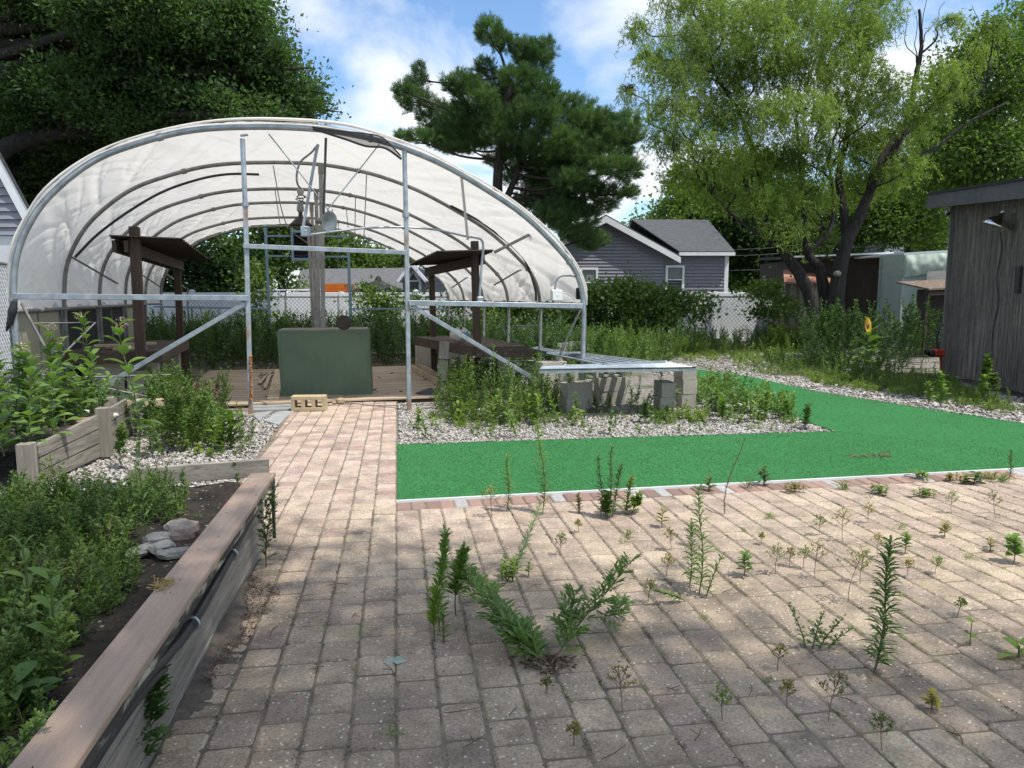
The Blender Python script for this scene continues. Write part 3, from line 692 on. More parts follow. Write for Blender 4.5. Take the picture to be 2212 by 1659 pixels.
# black sleeve of netting hanging at left corner
S = np.array([GP(36, 650), GP(32, 668), GP(27, 690), GP(18, 715)]) - GY * .06
g = Geo(); g.tube(smooth(S, 5), np.interp(np.arange(16), [0, 6, 12, 15], [.03, .05, .03, .01]), 8); tag(g.build('rolled_net', M['black'], origin=S[0]), 'roll of black netting dangling from the left end of the crossbar', 'net')
# exhaust fan in the back gable
fy = 5 * SP - .1; q = GP(662, 531, fy); fa = thing('exhaust_fan', 'black square shutter fan in a blue frame at the back of the tunnel', 'fan', q)
g = Geo(); W_ = .66
for s_ in (-1, 1): g.box(q + GX * s_ * W_ / 2, (.06, .3, W_ + .1), 0, GX, GY); g.box(q + np.array([0, 0, s_ * W_ / 2]), (W_ - .06, .3, .06), 0, GX, GY)
g.build('fan_frame', M['blue'], fa)
g = Geo()
for i in range(9): g.beam(q + GX * -.3 + np.array([0, 0, -.27 + i * .0675]), q + GX * .3 + np.array([0, 0, -.27 + i * .0675]), .07, .012, 0, nrm(np.array([0, -.5, 1.])))
g.box(q + GY * .1, (.6, .02, .6), 0, GX, GY); g.build('shutter', M['black'], fa)
g = Geo(); g.beam(q - GX * .3 + np.array([0, -.2, .3]), q + GX * .2 + np.array([0, -.2, -.05]), .02, .02); g.build('fan_strut', M['hoop'], fa)

# ------------------------------------------------------------------ benches with little roofs, left and right
def place(px, py, z): return G(px, py, z)
def tinroof(corners, parent):
    a, b, c, d = [np.array(q) for q in corners]; nu = 60; S = np.zeros((nu, 6, 3))
    for i in range(nu):
        for j in range(6):
            s_, t_ = i / (nu - 1), j / 5; S[i, j] = (a * (1 - s_) + b * s_) * (1 - t_) + (d * (1 - s_) + c * s_) * t_; S[i, j, 2] += .02 * math.sin(i * math.pi / 2)
    g = Geo(); g.sheet(S); g.sheet(S - np.array([0, 0, .004])); return g.build('tin_roof', M['rusty_tin'], parent)
def cmu(name='concrete_block', m='cmu', L_=.39, H_=.19, D_=.19, wall=.032, cells=2):
    g = Geo(); x0, x1 = -L_ / 2, L_ / 2; n = cells
    g.box((0, D_ / 2 - wall / 2, H_ / 2), (L_, wall, H_), bev=.004); g.box((0, -D_ / 2 + wall / 2, H_ / 2), (L_, wall, H_), bev=.004)
    for i in range(n + 1):
        xx = x0 + wall / 2 + (L_ - wall) * i / n; g.box((xx, 0, H_ / 2), (wall if i in (0, n) else wall * 1.05, D_ - 2 * wall + .002, H_ - .004))
    return g
CM = cmu().compact()
BLK = [None]
def block(p, rz, label, group=None, side=False):
    if BLK[0] is None:
        o = CM.build('concrete_block', M['cmu']); BLK[0] = o
    else: o = BLK[0].copy(); C.objects.link(o)
    o.location = p; o.rotation_euler = (R(90) if side else 0, 0, rz)
    if side: o.location = np.array(p) + np.array([0, 0, .095])
    return tag(o, label, 'concrete block', group)
# the left bench
ZT = .74
lb = thing('potting_bench', 'brown plank bench with tin roof in the left half of the tunnel', 'bench', LG(-2.6, 2.5, 0))
def lx(px, py, z): q = G(px, py, z) - GO; return np.dot(q, GX), np.dot(q, GY)
A = GP(290, 560, 1.15); pa = lx(306, 800, .0)
xA = np.dot(GP(297, 640, 1.2) - GO, GX); xB, yB = lx(394, 814, 0)
g = Geo(); g.beam(GP(306, 800, 1.2), GP(290, 490, 1.2), .12, .12, 0, GX, bev=.005); g.build('bench_post', M['wood_brown'], lb)
g = Geo(); q1 = GP(382, 560, yB); g.beam(LG(xB, yB, 0), q1, .11, .11, 0, GX, bev=.005); g.build('bench_post', M['wood_brown'], lb)
g = Geo(); qa, qb = GP(272, 532, 1.1), GP(394, 575, yB - .1); g.beam(qa, qb, .05, .15); g.build('roof_beam', M['wood_brown_h'], lb)
g = Geo(); g.beam(qa - GX * .14, qb - GX * .14, .05, .15); g.build('roof_beam', M['wood_brown_h'], lb)
tinroof([AT(234, 509, 9.5), AT(325, 556, 13.8), AT(450, 559, 14.0), AT(392, 516, 9.8)], lb)
xl = -3.35; xr = xB + .25
g = Geo(); yy = 1.35
for i in range(9): g.box(LG((xl + xr) / 2, yy + .14, ZT - .02), (xr - xl, .275, .04), 0, GX, GY, bev=.004); yy += .285
g.build('bench_top', M['wood_brown_h'], lb)
g = Geo(); g.box(LG((xl + xr) / 2, 1.33, ZT - .08), (xr - xl, .04, .15), 0, GX, GY, bev=.004); g.box(LG(xr + .02, 2.65, ZT - .08), (.04, 2.6, .15), 0, GX, GY, bev=.004); g.build('bench_apron', M['wood_brown_h'], lb)
k = 0
for (bx, by) in ((xr - .25, 1.6), (xr - .25, 3.55), (xl + .5, 1.6)):
    for lv in range(3):
        block(LG(bx, by, .19 * lv), GA + (R(90) if k % 2 else 0) * 0, ('lowest', 'middle', 'top')[lv] + ' block in the ' + ('front pier', 'far right pier', 'shaded left pier')[k] + ' under the left bench', 'concrete blocks under the benches'); 
    k += 1
g = Geo(); g.box(LG(-2.7, 1.32 + 2.4, .3), (1.2, .02, .56), 0, GX, GY); g.build('back_board', M['wood_brown_h'], lb)
rs3 = random.Random(4)
for i, (dx, dy, a_, h_) in enumerate(((-.15, 1.6, .2, 0), (-.3, 1.9, .05, 0), (-.1, 2.0, .35, .04), (-.4, 1.7, .1, .04))):
    q = LG(xr - .25 + dx, dy, ZT + .02 + h_); g = Geo(); g.box((0, 0, 0), (.42, .09, .035), bev=.003); o = g.build('wood_offcut', M['wood_tan']); o.location = q; o.rotation_euler = (0, 0, GA + a_)
    tag(o, ['short tan board nearest on the left bench', 'flat tan board behind the nearest one', 'tan board lying across the others', 'tan board at the back of the small pile'][i] + ' on the left bench', 'board', 'offcuts on the left bench')
# the right bench
rb = thing('potting_bench', 'brown plank bench with tin roof and soil bag in the right half', 'bench', LG(2, 3, 0))
ZR = .72
c1, c2, c3, c4 = place(1027, 750, ZR), place(1150, 750, ZR), place(985, 722, ZR), place(893, 727, ZR)
x1, y1 = np.dot(c1 - GO, GX), np.dot(c1 - GO, GY); x4, y4 = np.dot(c4 - GO, GX), np.dot(c4 - GO, GY); x2 = np.dot(c2 - GO, GX)
g = Geo(); n_ = 9
for i in range(n_):
    u0, u1 = i / n_, (i + 1) / n_ - .01
    P_ = [LG(x1 + (x4 - x1) * u0, y1 + (y4 - y1) * u0, ZR), LG(x1 + (x4 - x1) * u1, y1 + (y4 - y1) * u1, ZR), LG(x2 - .02, y1 + (y4 - y1) * u1 + .1, ZR), LG(x2 - .02, y1 + (y4 - y1) * u0 + .02, ZR)]
    g.prism(P_[::-1], (0, 0, -.04))
g.build('bench_top', M['wood_brown_h'], rb)
g = Geo(); dz = np.array([0, 0, -.085]); g.beam(c1 + dz, c2 + dz, .04, .13); g.beam(c1 + dz, c4 + dz, .04, .13); g.build('bench_apron', M['wood_brown_h'], rb)
qC = G(1033, 843, 0.03); yC = np.dot(qC - GO, GY); g = Geo(); g.beam(qC, GP(1025, 521, yC), .105, .105, 0, GX, bev=.005); g.build('bench_post', M['wood_brown'], rb)
qD = G(938, 806, 0.03); yD = np.dot(qD - GO, GY); g = Geo(); g.beam(qD, GP(932, 584, yD), .10, .10, 0, GX, bev=.005); g.build('bench_post', M['wood_brown'], rb)
g = Geo(); g.beam(GP(1044, 560, yC - .1), GP(920, 588, yD - .1), .05, .15); g.build('roof_beam', M['wood_brown_h'], rb)
g = Geo(); g.beam(GP(1044, 560, yC + .1), GP(930, 586, yD + .1), .05, .15); g.build('roof_beam', M['wood_brown_h'], rb)
tinroof([AT(1067, 541, 10.7), AT(1000, 568, 13.9), AT(885, 571, 13.9), AT(943, 544, 10.7)], rb)
for k, (px, py, nn) in enumerate(((920, 800, 3), (1080, 832, 3), (985, 800, 3))):
    q = G(px, py, 0)
    for lv in range(nn): block((q[0], q[1], .19 * lv), GA + R(90) * (k == 1), ('lowest', 'middle', 'top')[lv] + ' block in the ' + ('left pier', 'near right pier', 'far middle pier')[k] + ' under the right bench', 'concrete blocks under the benches')
# bag of soil
q = G(994, 741, ZR); bg_ = thing('soil_bag', 'crumpled white and blue bag of soil slumped on the right bench', 'bag', q)
nu, nv = 28, 18; S = np.zeros((nv, nu, 3))
for j in range(nv):
    v_ = j / (nv - 1); r_ = (math.sin(math.pi * min(v_ * 1.02, .98)) ** .55)
    for i in range(nu):
        a_ = 2 * math.pi * i / (nu - 1); wv = 1 + .10 * mn.noise(Vector((math.cos(a_) * 2, math.sin(a_) * 2, v_ * 4))) + .05 * math.sin(a_ * 7 + v_ * 5) * v_
        S[j, i] = q + GX * math.cos(a_) * .17 * r_ * wv + GY * math.sin(a_) * .12 * r_ * wv + np.array([0, 0, .24 * v_ * (1 + .12 * math.sin(a_ * 2 + 1))])
M['bag'] = simple('bag_plastic', (.42, .38, .33), (.6, .57, .52), 9, .45, bmp=.4)
g = Geo(); g.sheet(S[:, ::-1]); g.build('bag_body', M['bag'], bg_)
g = Geo(); g.sheet((S[5:15, 20:26, :] - q) [:, ::-1] * np.array([1.02, 1.02, 1.005]) + q); M['bag_blue'] = simple('blue_bag_print', (.06, .14, .22), (.1, .2, .3), 12, .5); g.build('blue_print', M['bag_blue'], bg_)
# short plank tied upright, curved boards on the deck, black sack
q0, q1 = G(952, 855, 0), GP(960, 738, .55); pk = thing('upright_plank', 'short weathered plank standing upright tied with black cord beside the right bench', 'plank', q0)
g = Geo(); g.beam(q0, GP(960, 738, np.dot(q0 - GO, GY)), .14, .05, 0, GY, bev=.004); g.build('plank_body', M['wood_grey_z'], pk)
g = Geo(); y_ = np.dot(q0 - GO, GY)
for py in (776, 824): g.tube([GP(943 + (955 - 943) * .3 - 2, py, y_ - .05), GP(966, py + 1, y_ - .06), GP(973, py - 1, y_)], .008, 6)
g.build('tie_cord', M['black'], pk)
for i, pts in enumerate(([(890, 794), (905, 803), (925, 814), (948, 826)], [(905, 792), (925, 800), (945, 812), (962, 822)])):
    Q = smooth([G(a, b, .09 - i * .0) for a, b in pts], 5); g = Geo()
    for a, b in zip(Q[:-1], Q[1:]): g.beam(a, b + (b - a) * .05, .035, .1)
    tag(g.build('curved_board', M['wood_tan'], origin=Q[0]), ['pale bent board lying on the deck edge by the right bench', 'second bent board behind the pale one, against the bench pier'][i], 'board')
q = G(930, 856, 0); g = Geo(); S = np.zeros((10, 16, 3))
for j in range(10):
    for i in range(16):
        a_ = 2 * math.pi * i / 15; v_ = j / 9; r_ = math.cos(v_ * math.pi / 2) ** .7 * (1 + .3 * mn.noise(Vector((math.cos(a_) * 2, math.sin(a_) * 2, v_ * 3))))
        S[j, i] = q + np.array([math.cos(a_) * .22 * r_, math.sin(a_) * .14 * r_, .13 * v_])
g.sheet(S); tag(g.build('black_sack', M['black'], origin=q), 'crumpled black plastic sack on the ground by the upright plank', 'sack')

# ------------------------------------------------------------------ green cabinet
b0, b1 = G(608, 861, 0), G(803, 857, 0); bx = nrm(b1 - b0); by = np.array([-bx[1], bx[0], 0]); wd = np.linalg.norm(b1 - b0); bh = .98
gb = thing('green_box', 'large dark green painted plywood box on the deck in front of the centre posts', 'box', (b0 + b1) / 2)
M['green_paint'] = woodmat('dark_green_paint', (.088, .128, .078), (.105, .150, .092), 'z', .6, island=.03, fine=5)
lean = -bx * .03
P_ = [b0 + np.array([0, 0, .0]), b1 + np.array([0, 0, .035]), b1 + lean + np.array([0, 0, bh]), b0 + lean + np.array([0, 0, bh - .01])]
g = Geo(); g.prism(P_, by * .02); g.build('front_panel', M['green_paint'], gb)
g = Geo()
for (p, q_) in ((P_[0] + bx * .01, P_[3] + bx * .01), (P_[1] - bx * .01, P_[2] - bx * .01)): g.prism([p + by * .02, q_ + by * .02, q_ + by * .60, p + by * .60], bx * .015)
g.prism([P_[0] + by * .58, P_[1] + by * .58, P_[2] + by * .58, P_[3] + by * .58], by * .02); g.build('side_panel', M['green_paint'], gb)
g = Geo(); nb = 5
for i in range(nb):
    o_ = .005 + i * .122; up = np.array([0, 0, .004 + .004 * (i % 2)]); off = bx * rs3.uniform(-.01, .02)
    g.prism([P_[3] + by * o_ + up + off + bx * .02, P_[2] + by * o_ + up - bx * .01, P_[2] + by * (o_ + .116) + up - bx * .02, P_[3] + by * (o_ + .116) + up + off + bx * .03], (0, 0, .018))
g.build('top_board', M['wood_grey'], gb)
g = Geo(); fo_ = -by * .004
for a_, b_ in ((P_[0], P_[3]), (P_[1], P_[2]), (P_[3], P_[2])): g.beam(a_ + fo_ + bx * (.012 if a_ is not P_[1] else -.012), b_ + fo_ + bx * (.012 if a_ is not P_[1] else -.012) - (0, 0, .012), .008, .024, 0, np.cross(b_ - a_, by))
g.build('edge_trim', M['green_paint'], gb)
# knots
g = Geo()
for px, py in ((684, 772), (729, 765), (794, 770), (664, 732)): g.lathe([(.022, .0), (.018, .004), (.014, .0)], ONP(px, py, b0, by) - by * .001, -by, 14)
g.build('knot', M['green_paint'], gb)
q = G(740, 713, bh + .03) + by * .12; rl = thing('lamp_head', 'loose round lamp head lying on top of the green box', 'lamp', q)
g = Geo(); ax = nrm(np.array([.1, -1, .12])); g.lathe([(0, .0), (.02, 0), (.026, .05), (.07, .09), (.105, .10), (.1, .105), (0, .09)], q + np.array([0, .1, .085]), -ax * -1, 20); g.build('lamp_shade', M['rusty_tin'], rl)
# cinder block and broken piece
q = G(671, 884, 0); g = cmu(m='cmu_yellow', L_=.43, H_=.2, D_=.19, wall=.045, cells=3)
o = g.build('cinder_block', M['cmu_yellow'], origin=(0, 0, 0)); o.location = (q[0], q[1] + .03, .095); o.rotation_euler = (R(90), 0, R(-3)); tag(o, 'yellowed three-hole cinder block lying on its side before the green box', 'cinder block')
q = G(736, 872, 0); g = Geo(); g.box((0, 0, .04), (.1, .09, .08), bev=.02); g.box((-.09, .0, .02), (.05, .05, .03), bev=.01); o = g.build('broken_block', M['cmu_yellow']); o.location = q; o.rotation_euler = (0, 0, .3); tag(o, 'small broken chunk of block right of the cinder block', 'rubble')
# loose boards and dead leaves at the left of the green box
q = G(588, 858, .05); g = Geo(); g.beam(G(590, 862, .05), G(603, 800, .05), .16, .035, bev=.004); tag(g.build('loose_board', M['wood_tan'], origin=q), 'loose deck board lying along the left side of the green box', 'board')
for i, (a, b) in enumerate((((560, 828), (574, 812)), ((572, 838), (582, 812)))):
    g = Geo(); g.beam(G(*a, .07), G(*b, .07), .05, .02); tag(g.build('wood_scrap', M['wood_tan'], origin=G(*a, .05)), ['grey splinter of wood among dead leaves left of the box', 'broken lath leaning beside the loose board'][i], 'wood scrap')

# ------------------------------------------------------------------ galvanised shelf on concrete blocks
ZS = .585
def ribsheet(cs, ribs, label, slats=False):
    a, b, c, d = [G(px, py, ZS) for px, py in cs]             # a-b near edge (left to right), d-c far edge
    th = thing('metal_shelf', label, 'shelf', (a + b) / 2); g = Geo()
    if not slats:
        n = ribs * 8 + 1; S = np.zeros((n, 2, 3))
        for i in range(n):
            s_ = i / (n - 1); z = .022 * max(0, math.cos(2 * math.pi * s_ * ribs)) ** .6 if math.cos(2 * math.pi * s_ * ribs) > 0 else 0
            S[i, 0] = a * (1 - s_) + d * s_; S[i, 1] = b * (1 - s_) + c * s_; S[i, :, 2] += z
        g.sheet(S, smooth=False); g.sheet(S - np.array([0, 0, .003]), smooth=False); g.prism([a, b, b - np.array([0, 0, .03]), a - np.array([0, 0, .03])], (0, .004, 0))
        g.build('ribbed_sheet', M['galv'], th)
    else:
        for i in range(ribs):
            s0 = (i + .08) / ribs; s1 = (i + .62) / ribs
            p0, p1 = a * (1 - s0) + b * s0, d * (1 - s0) + c * s0; r0, r1 = a * (1 - s1) + b * s1, d * (1 - s1) + c * s1
            g.prism([p0, r0, r1, p1], (0, 0, .02))
        g.build('slat', M['galv'], th)
        g = Geo(); 
        for (u, v_) in ((a, b), (d, c)): g.beam(u + np.array([0, 0, .01]), v_ + np.array([0, 0, .01]), .04, .045)
        g.build('end_channel', M['galv'], th)
    return th
ribsheet([(1165, 801), (1505, 796), (1440, 782), (1196 - 26, 795)], 6, 'ribbed galvanised sheet shelf nearest the camera resting on concrete blocks')
ribsheet([(1302, 791), (1436, 785), (1260, 764), (1180, 766)], 6, 'slatted galvanised panel behind the ribbed shelf, front half', True)
ribsheet([(1262, 779), (1300, 776), (1170, 752), (1150, 755)], 3, 'slatted galvanised panel reaching back towards the tunnel', True)
ga = 'concrete blocks under the metal shelf'
def stack(px, py, rz, n, lab, top=None):
    q = G(px, py, 0)
    for i in range(n):
        block((q[0] + (i % 2) * .006, q[1] - (i % 2) * .004, .19 * i - .01), rz + (.03 * (i % 2)), ('lowest', 'middle', 'top')[i] + ' block ' + lab, ga)
rz0 = math.atan2(-.06, 1)
stack(1478, 876, R(86), 3, 'of the right corner stack below the metal shelf')
stack(1434, 884, R(84), 2, 'of the low stack just left of the right corner stack')
stack(1315, 872, R(4), 2, 'of the short stack under the middle of the metal shelf')
q = G(1306, 868, 0); block((q[0], q[1], .37), R(4), 'block laid on its side with open cells under the shelf middle', ga, side=True)
stack(1243, 886, R(20), 2, 'of the stack at the left end of the metal shelf')
q = G(1230, 880, 0); block((q[0], q[1], .37), R(70), 'upper block set back on the left end stack', ga)
q = G(1190, 868, 0)
for i in range(3): block((q[0], q[1], .19 * i), R(20), ('lowest', 'middle', 'top')[i] + ' block of the shaded stack behind the left end of the shelf', ga)
for (px, py, lab) in ((1218, 800, 'by the tunnel leg behind the shelf'), (1248, 796, 'right of the tunnel leg behind the slatted panel')):
    q = G(px, py, 0)
    for i in range(3): block((q[0], q[1], .19 * i - .02), R(8), ('lowest', 'middle', 'top')[i] + ' block ' + lab, ga)
for i, (a, b) in enumerate((((1525, 881), (1592, 877)), ((1594, 874), (1664, 899)))):
    g = Geo(); g.tube([G(*a, .03), G(*b, .03)], .024, 10); tag(g.build('plastic_pipe', M['plastic_white'], origin=G(*a)), ['white plastic pipe lying on the gravel below the shelf corner', 'white plastic pipe pointing to the green carpet among leaves'][i], 'pipe')
g = Geo(); rr = random.Random(2)
for (px, py) in ((1715, 735), (1735, 742), (1752, 728)):
    pass
for i, (px, py, rz, z) in enumerate(((1716, 782, .2, 0), (1748, 778, 1.1, 0), (1768, 772, .5, .1))):
    q = G(px, py, 0); block((q[0], q[1], z), rz, ['grey block lying in gravel left of the willow trunk', 'second block against the willow roots', 'tilted block leaning on the willow roots'][i], 'blocks by the willow')

# ------------------------------------------------------------------ raised beds
def soilmat():
    m, t, b = mat('dark_bed_soil'); v = coords(t); f = noise(t, v, 30, 6, .75)
    vo = N(t, 'ShaderNodeTexVoronoi', Scale=42.); t.links.new(v, vo.inputs['Vector'])
    col = ramp(t, f, [(.3, (.018, .015, .012)), (.6, (.055, .042, .03)), (.75, (.12, .10, .075))])
    sc = t.nodes.new('ShaderNodeSeparateColor'); t.links.new(vo.outputs['Color'], sc.inputs[0])
    pb = mixc(t, 1., ramp(t, sc.outputs[0], [(.90, (0, 0, 0)), (.91, (1, 1, 1))]), ramp(t, vo.outputs['Distance'], [(.28, (1, 1, 1)), (.34, (0, 0, 0))]), 'MULTIPLY')
    col = mixc(t, pb, col, (.5, .46, .4)); t.links.new(col, b.inputs['Base Color']); b.inputs['Roughness'].default_value = .95; bump(t, b, f, .9, .03); return m
M['soil'] = soilmat()
M['composite'] = woodmat('brown_grey_composite_board', (.33, .235, .185), (.42, .31, .25), 'y', .6, fine=20, island=.05)
def compmat():
    m, t, b = mat('grooved_composite_board'); v = coords(t, (1, .06, 1)); wv = N(t, 'ShaderNodeTexWave', Scale=55., Distortion=.6); wv.bands_direction = 'X'; t.links.new(coords(t, (1, .02, 1)), wv.inputs['Vector'])
    col = ramp(t, noise(t, v, 40, 5, .6), [(.3, (.30, .205, .15)), (.7, (.39, .29, .22))]); col = mixc(t, .35, col, ramp(t, wv.outputs['Fac'], [(0, (.7, .7, .7)), (.6, (1.1, 1.1, 1.1))]), 'MULTIPLY')
    t.links.new(col, b.inputs['Base Color']); b.inputs['Roughness'].default_value = .6; bump(t, b, wv.outputs['Fac'], .35, .003); return m
M['cap'] = compmat()
nx, ny = 60, 70; S = np.zeros((nx, ny, 3))
for i in range(nx):
    for j in range(ny):
        X, Y = -5.2 + 4.36 * i / (nx - 1), .6 + 4.15 * j / (ny - 1); S[i, j] = (X, Y, .30 + .05 * mn.noise(Vector((X * 1.7, Y * 1.7, 0))) + .02 * mn.noise(Vector((X * 9, Y * 9, 4))))
g = Geo(); g.sheet(S[::-1]); struct(g.build('bed_soil', M['soil']))
zc = .43
rbed = thing('raised_bed', 'long raised bed wall with brown composite cap board and a black hose clipped along it', 'raised bed', (-.82, 2.5, 0))
g = Geo(); g.box((-.803, 2.45, zc - .013), (.145, 4.05, .026), bev=.004); g.build('cap_board', M['cap'], rbed)
M['chalk'] = simple('peeling_painted_edge', (.035, .034, .03), (.38, .37, .27), 7, .8, stretch=(3, .8, 3), lo=.45, hi=.6, bmp=.8)
g = Geo(); g.box((-.80, 2.45, zc - .046), (.13, 4.02, .038), bev=.003); g.build('trim_edge', M['chalk'], rbed)
for i, (zlo, zhi) in enumerate(((.205, .36), (.04, .198), (-.03, .034))):
    g = Geo(); g.box((-.825, 2.44, (zlo + zhi) / 2), (.045, 3.98, zhi - zlo), bev=.004); g.build('side_plank', M['wood_grey_y'], rbed)
for yy in (.9, 2.4, 3.75):
    g = Geo(); g.box((-.875, yy, .18), (.05, .09, .4), bev=.004); g.build('stake', M['wood_grey_z'], rbed)
g = Geo(); g.box((-.865, 4.435, .2), (.12, .03, .36)); g.build('end_board', M['wood_grey'], rbed)
hp_ = [(-.772, 4.46, .40), (-.765, 4.3, .385), (-.775, 4.0, .33), (-.77, 3.5, .30), (-.765, 3.1, .285), (-.77, 2.7, .27), (-.76, 2.4, .315), (-.75, 2.2, .36), (-.755, 1.9, .37), (-.76, 1.6, .345), (-.755, 1.2, .36), (-.76, .7, .35)]
hs = thing('garden_hose', 'thick black hose clipped along the outer face of the composite-capped bed', 'hose', (-.77, 2.5, .3))
g = Geo(); g.tube(smooth(hp_, 6), .019, 10); g.tube(smooth([(-.74, 4.44, .4), (-.742, 4.42, .25), (-.74, 4.40, .05)], 4), .010, 8); g.tube(smooth([(x_ + .0, y_, z_ - .035) for x_, y_, z_ in hp_[6:]], 6), .013, 8); g.build('hose_body', M['black'], hs)
for (yy, zz_) in ((3.42, .298), (2.75, .272), (1.93, .37)):
    g = Geo(); th_ = np.linspace(0, 2 * math.pi, 15); g.tube([(-.768 + .026 * math.cos(a_), yy, zz_ + .026 * math.sin(a_)) for a_ in th_], .006, 6); g.build('hose_clamp', M['galv'], hs)
g = Geo(); g.beam(G(276, 1014, .44) - np.array([0, 0, .05]), G(581, 992, .44) - np.array([0, 0, .05]), .035, .11, bev=.004); tag(g.build('end_plank', M['wood_grey'], origin=G(580, 1000, .3)), 'grey plank on edge closing the far end of the near bed', 'plank')
# second bed behind it
q0, q1, q2 = G(62, 1062, 0), G(226, 985, 0), G(290, 935, 0)
bd = thing('timber_bed', 'grey timber raised bed of three planks with square posts at the left', 'raised bed', q1)
def hgt(px, py, q): return AT(px, py, np.dot(q, FW))[2]
h0, h1, h2 = hgt(62, 975, q0), hgt(226, 893, q1), hgt(285, 857, q2)
for i in range(3):
    g = Geo()
    for (a, b, ha, hb) in ((q0, q1, h0, h1), (q1, q2 + (q2 - q1) * .25, h1, h2)):
        z0a, z1a = ha * i / 3 + .012, ha * (i + 1) / 3; z0b, z1b = hb * i / 3 + .012, hb * (i + 1) / 3
        n_ = nrm(np.cross(b - a, (0, 0, 1))) * .038; g.prism([a + (0, 0, z0a), b + (0, 0, z0b), b + (0, 0, z1b), a + (0, 0, z1a)], -n_)
    g.build('side_plank', M['wood_grey_y'], bd)
for q, hh in ((q0, h0 + .07), (q1, h1 + .06)):
    g = Geo(); g.box(q + np.array([.02, -.03, hh / 2]), (.1, .1, hh), bev=.006); g.build('corner_post', M['wood_grey_z'], bd)
nx, ny = 30, 30; S = np.zeros((nx, ny, 3)); far_ = q2 + (q2 - q1) * .25; lft = np.array([-3.0, .6, 0])
for i in range(nx):
    for j in range(ny):
        a = q0 + (far_ - q0) * i / (nx - 1); p = a - np.array([.05, 0, 0]) + lft * j / (ny - 1); S[i, j] = (p[0], p[1], .30 + .04 * mn.noise(Vector((p[0] * 2, p[1] * 2, 0))))
g = Geo(); g.sheet(S); struct(g.build('bed_soil', M['soil']))
g = Geo(); g.tube([LG(3.38, 1.9, 1.0), LG(2.75, 1.9, 1.0), LG(3.38, 1.9, .4)], .014, 6); g.tube([LG(3.38, 1.95, .42), LG(2.3, 1.95, .42)], .013, 6); tag(g.build('steel_bracket', M['hoop'], origin=LG(3.38, 1.9, 0)), 'grey steel bracket frame at the right leg of the second hoop behind the bench', 'bracket')
# rubble in both beds
def rock(px, py, z, size, label, m='stone', sq=(1, .8, .5), rz=0.):
    q = G(px, py, z); n = 14; S = np.zeros((9, n + 1, 3)); se = px * .37
    for j in range(9):
        for i in range(n + 1):
            a_ = 2 * math.pi * (i % n) / n; ph = math.pi * j / 8; d_ = np.array([math.sin(ph) * math.cos(a_), math.sin(ph) * math.sin(a_), math.cos(ph)])
            d_ = np.sign(d_) * np.abs(d_) ** .7; k_ = 1 + .25 * mn.noise(Vector(tuple(d_ * 1.8 + se)))
            v_ = d_ * k_ * size * np.array(sq); c, s_ = math.cos(rz), math.sin(rz); S[j, i] = q + np.array([v_[0] * c - v_[1] * s_, v_[0] * s_ + v_[1] * c, v_[2] + size * sq[2] * .5])
    g = Geo(); g.sheet(S, smooth=False); return tag(g.build('rock', M[m], origin=q), label, 'rock', 'rubble in the raised beds')
M['stone_pink'] = concrete('pinkish_fieldstone', (.36, .30, .26), (.24, .19, .17)); M['stone_white'] = concrete('white_stone', (.68, .66, .62), (.5, .48, .44))
rock(392, 1160, .32, .075, 'rounded pinkish rock highest in the rubble of the near bed', 'stone_pink', (1, .9, .75))
rock(340, 1176, .32, .06, 'grey chunk left of the rounded pinkish rock', 'stone', (1, .8, .6), .5)
rock(303, 1195, .32, .055, 'pale grey slab piece at the left of the rubble', 'stone', (1.2, .7, .4), 1.)
rock(380, 1200, .32, .06, 'flat grey slab piece against the composite cap', 'stone', (1.4, .7, .35), .2)
rock(352, 1188, .33, .05, 'small angular piece between the grey slabs', 'stone', (1, 1, .5), .9)
for i, (px, py, s_, l_) in enumerate(((193, 912, .07, 'white stone heap by the square post of the timber bed'), (258, 916, .05, 'cream stone just left of the square post'), (178, 945, .05, 'white stone in front of the red slab'), (222, 884, .06, 'chalky white stone behind the timber bed post'))):
    rock(px - 14, py - 16, .3, s_ * .8, l_, 'stone_white', (1.2, 1, .6))
g = Geo(); g.beam(G(160, 912, .33), G(205, 907, .33), .2, .04, bev=.004); tag(g.build('red_slab', M['paver_red'], origin=G(200, 925, .3)), 'flat reddish paving slab lying in the timber bed', 'slab')
g = Geo(); g.beam(G(205, 870, .36), G(248, 866, .36), .14, .10, bev=.006); g.build; tag(g.build('timber_offcut', M['wood_grey'], origin=G(220, 868, .3)), 'short grey timber block at the back of the timber bed', 'timber')
g = Geo(); g.beam(G(275, 872, .36), G(358, 868, .36), .12, .08, bev=.006); tag(g.build('pale_board', M['wood_tan'], origin=G(320, 868, .3)), 'pale cut board lying behind the timber bed', 'board')
# steel rods and pots under the left bench region
bk = G(195, 760, .0); g = Geo(); g.tube([LG(-3.3, .35, .55), LG(-1.7, .9, .02)], .012, 6); g.tube([LG(-3.3, .4, .5), LG(-1.9, .4, .5)], .012, 6); g.tube([LG(-3.35, .4, 1.15), LG(-2.7, .4, 1.16), LG(-3.3, .4, .55)], .014, 6)
tag(g.build('steel_bracket', M['hoop'], origin=LG(-3.3, .4, 0)), 'grey steel bracket frame at the left leg of the second hoop', 'bracket')
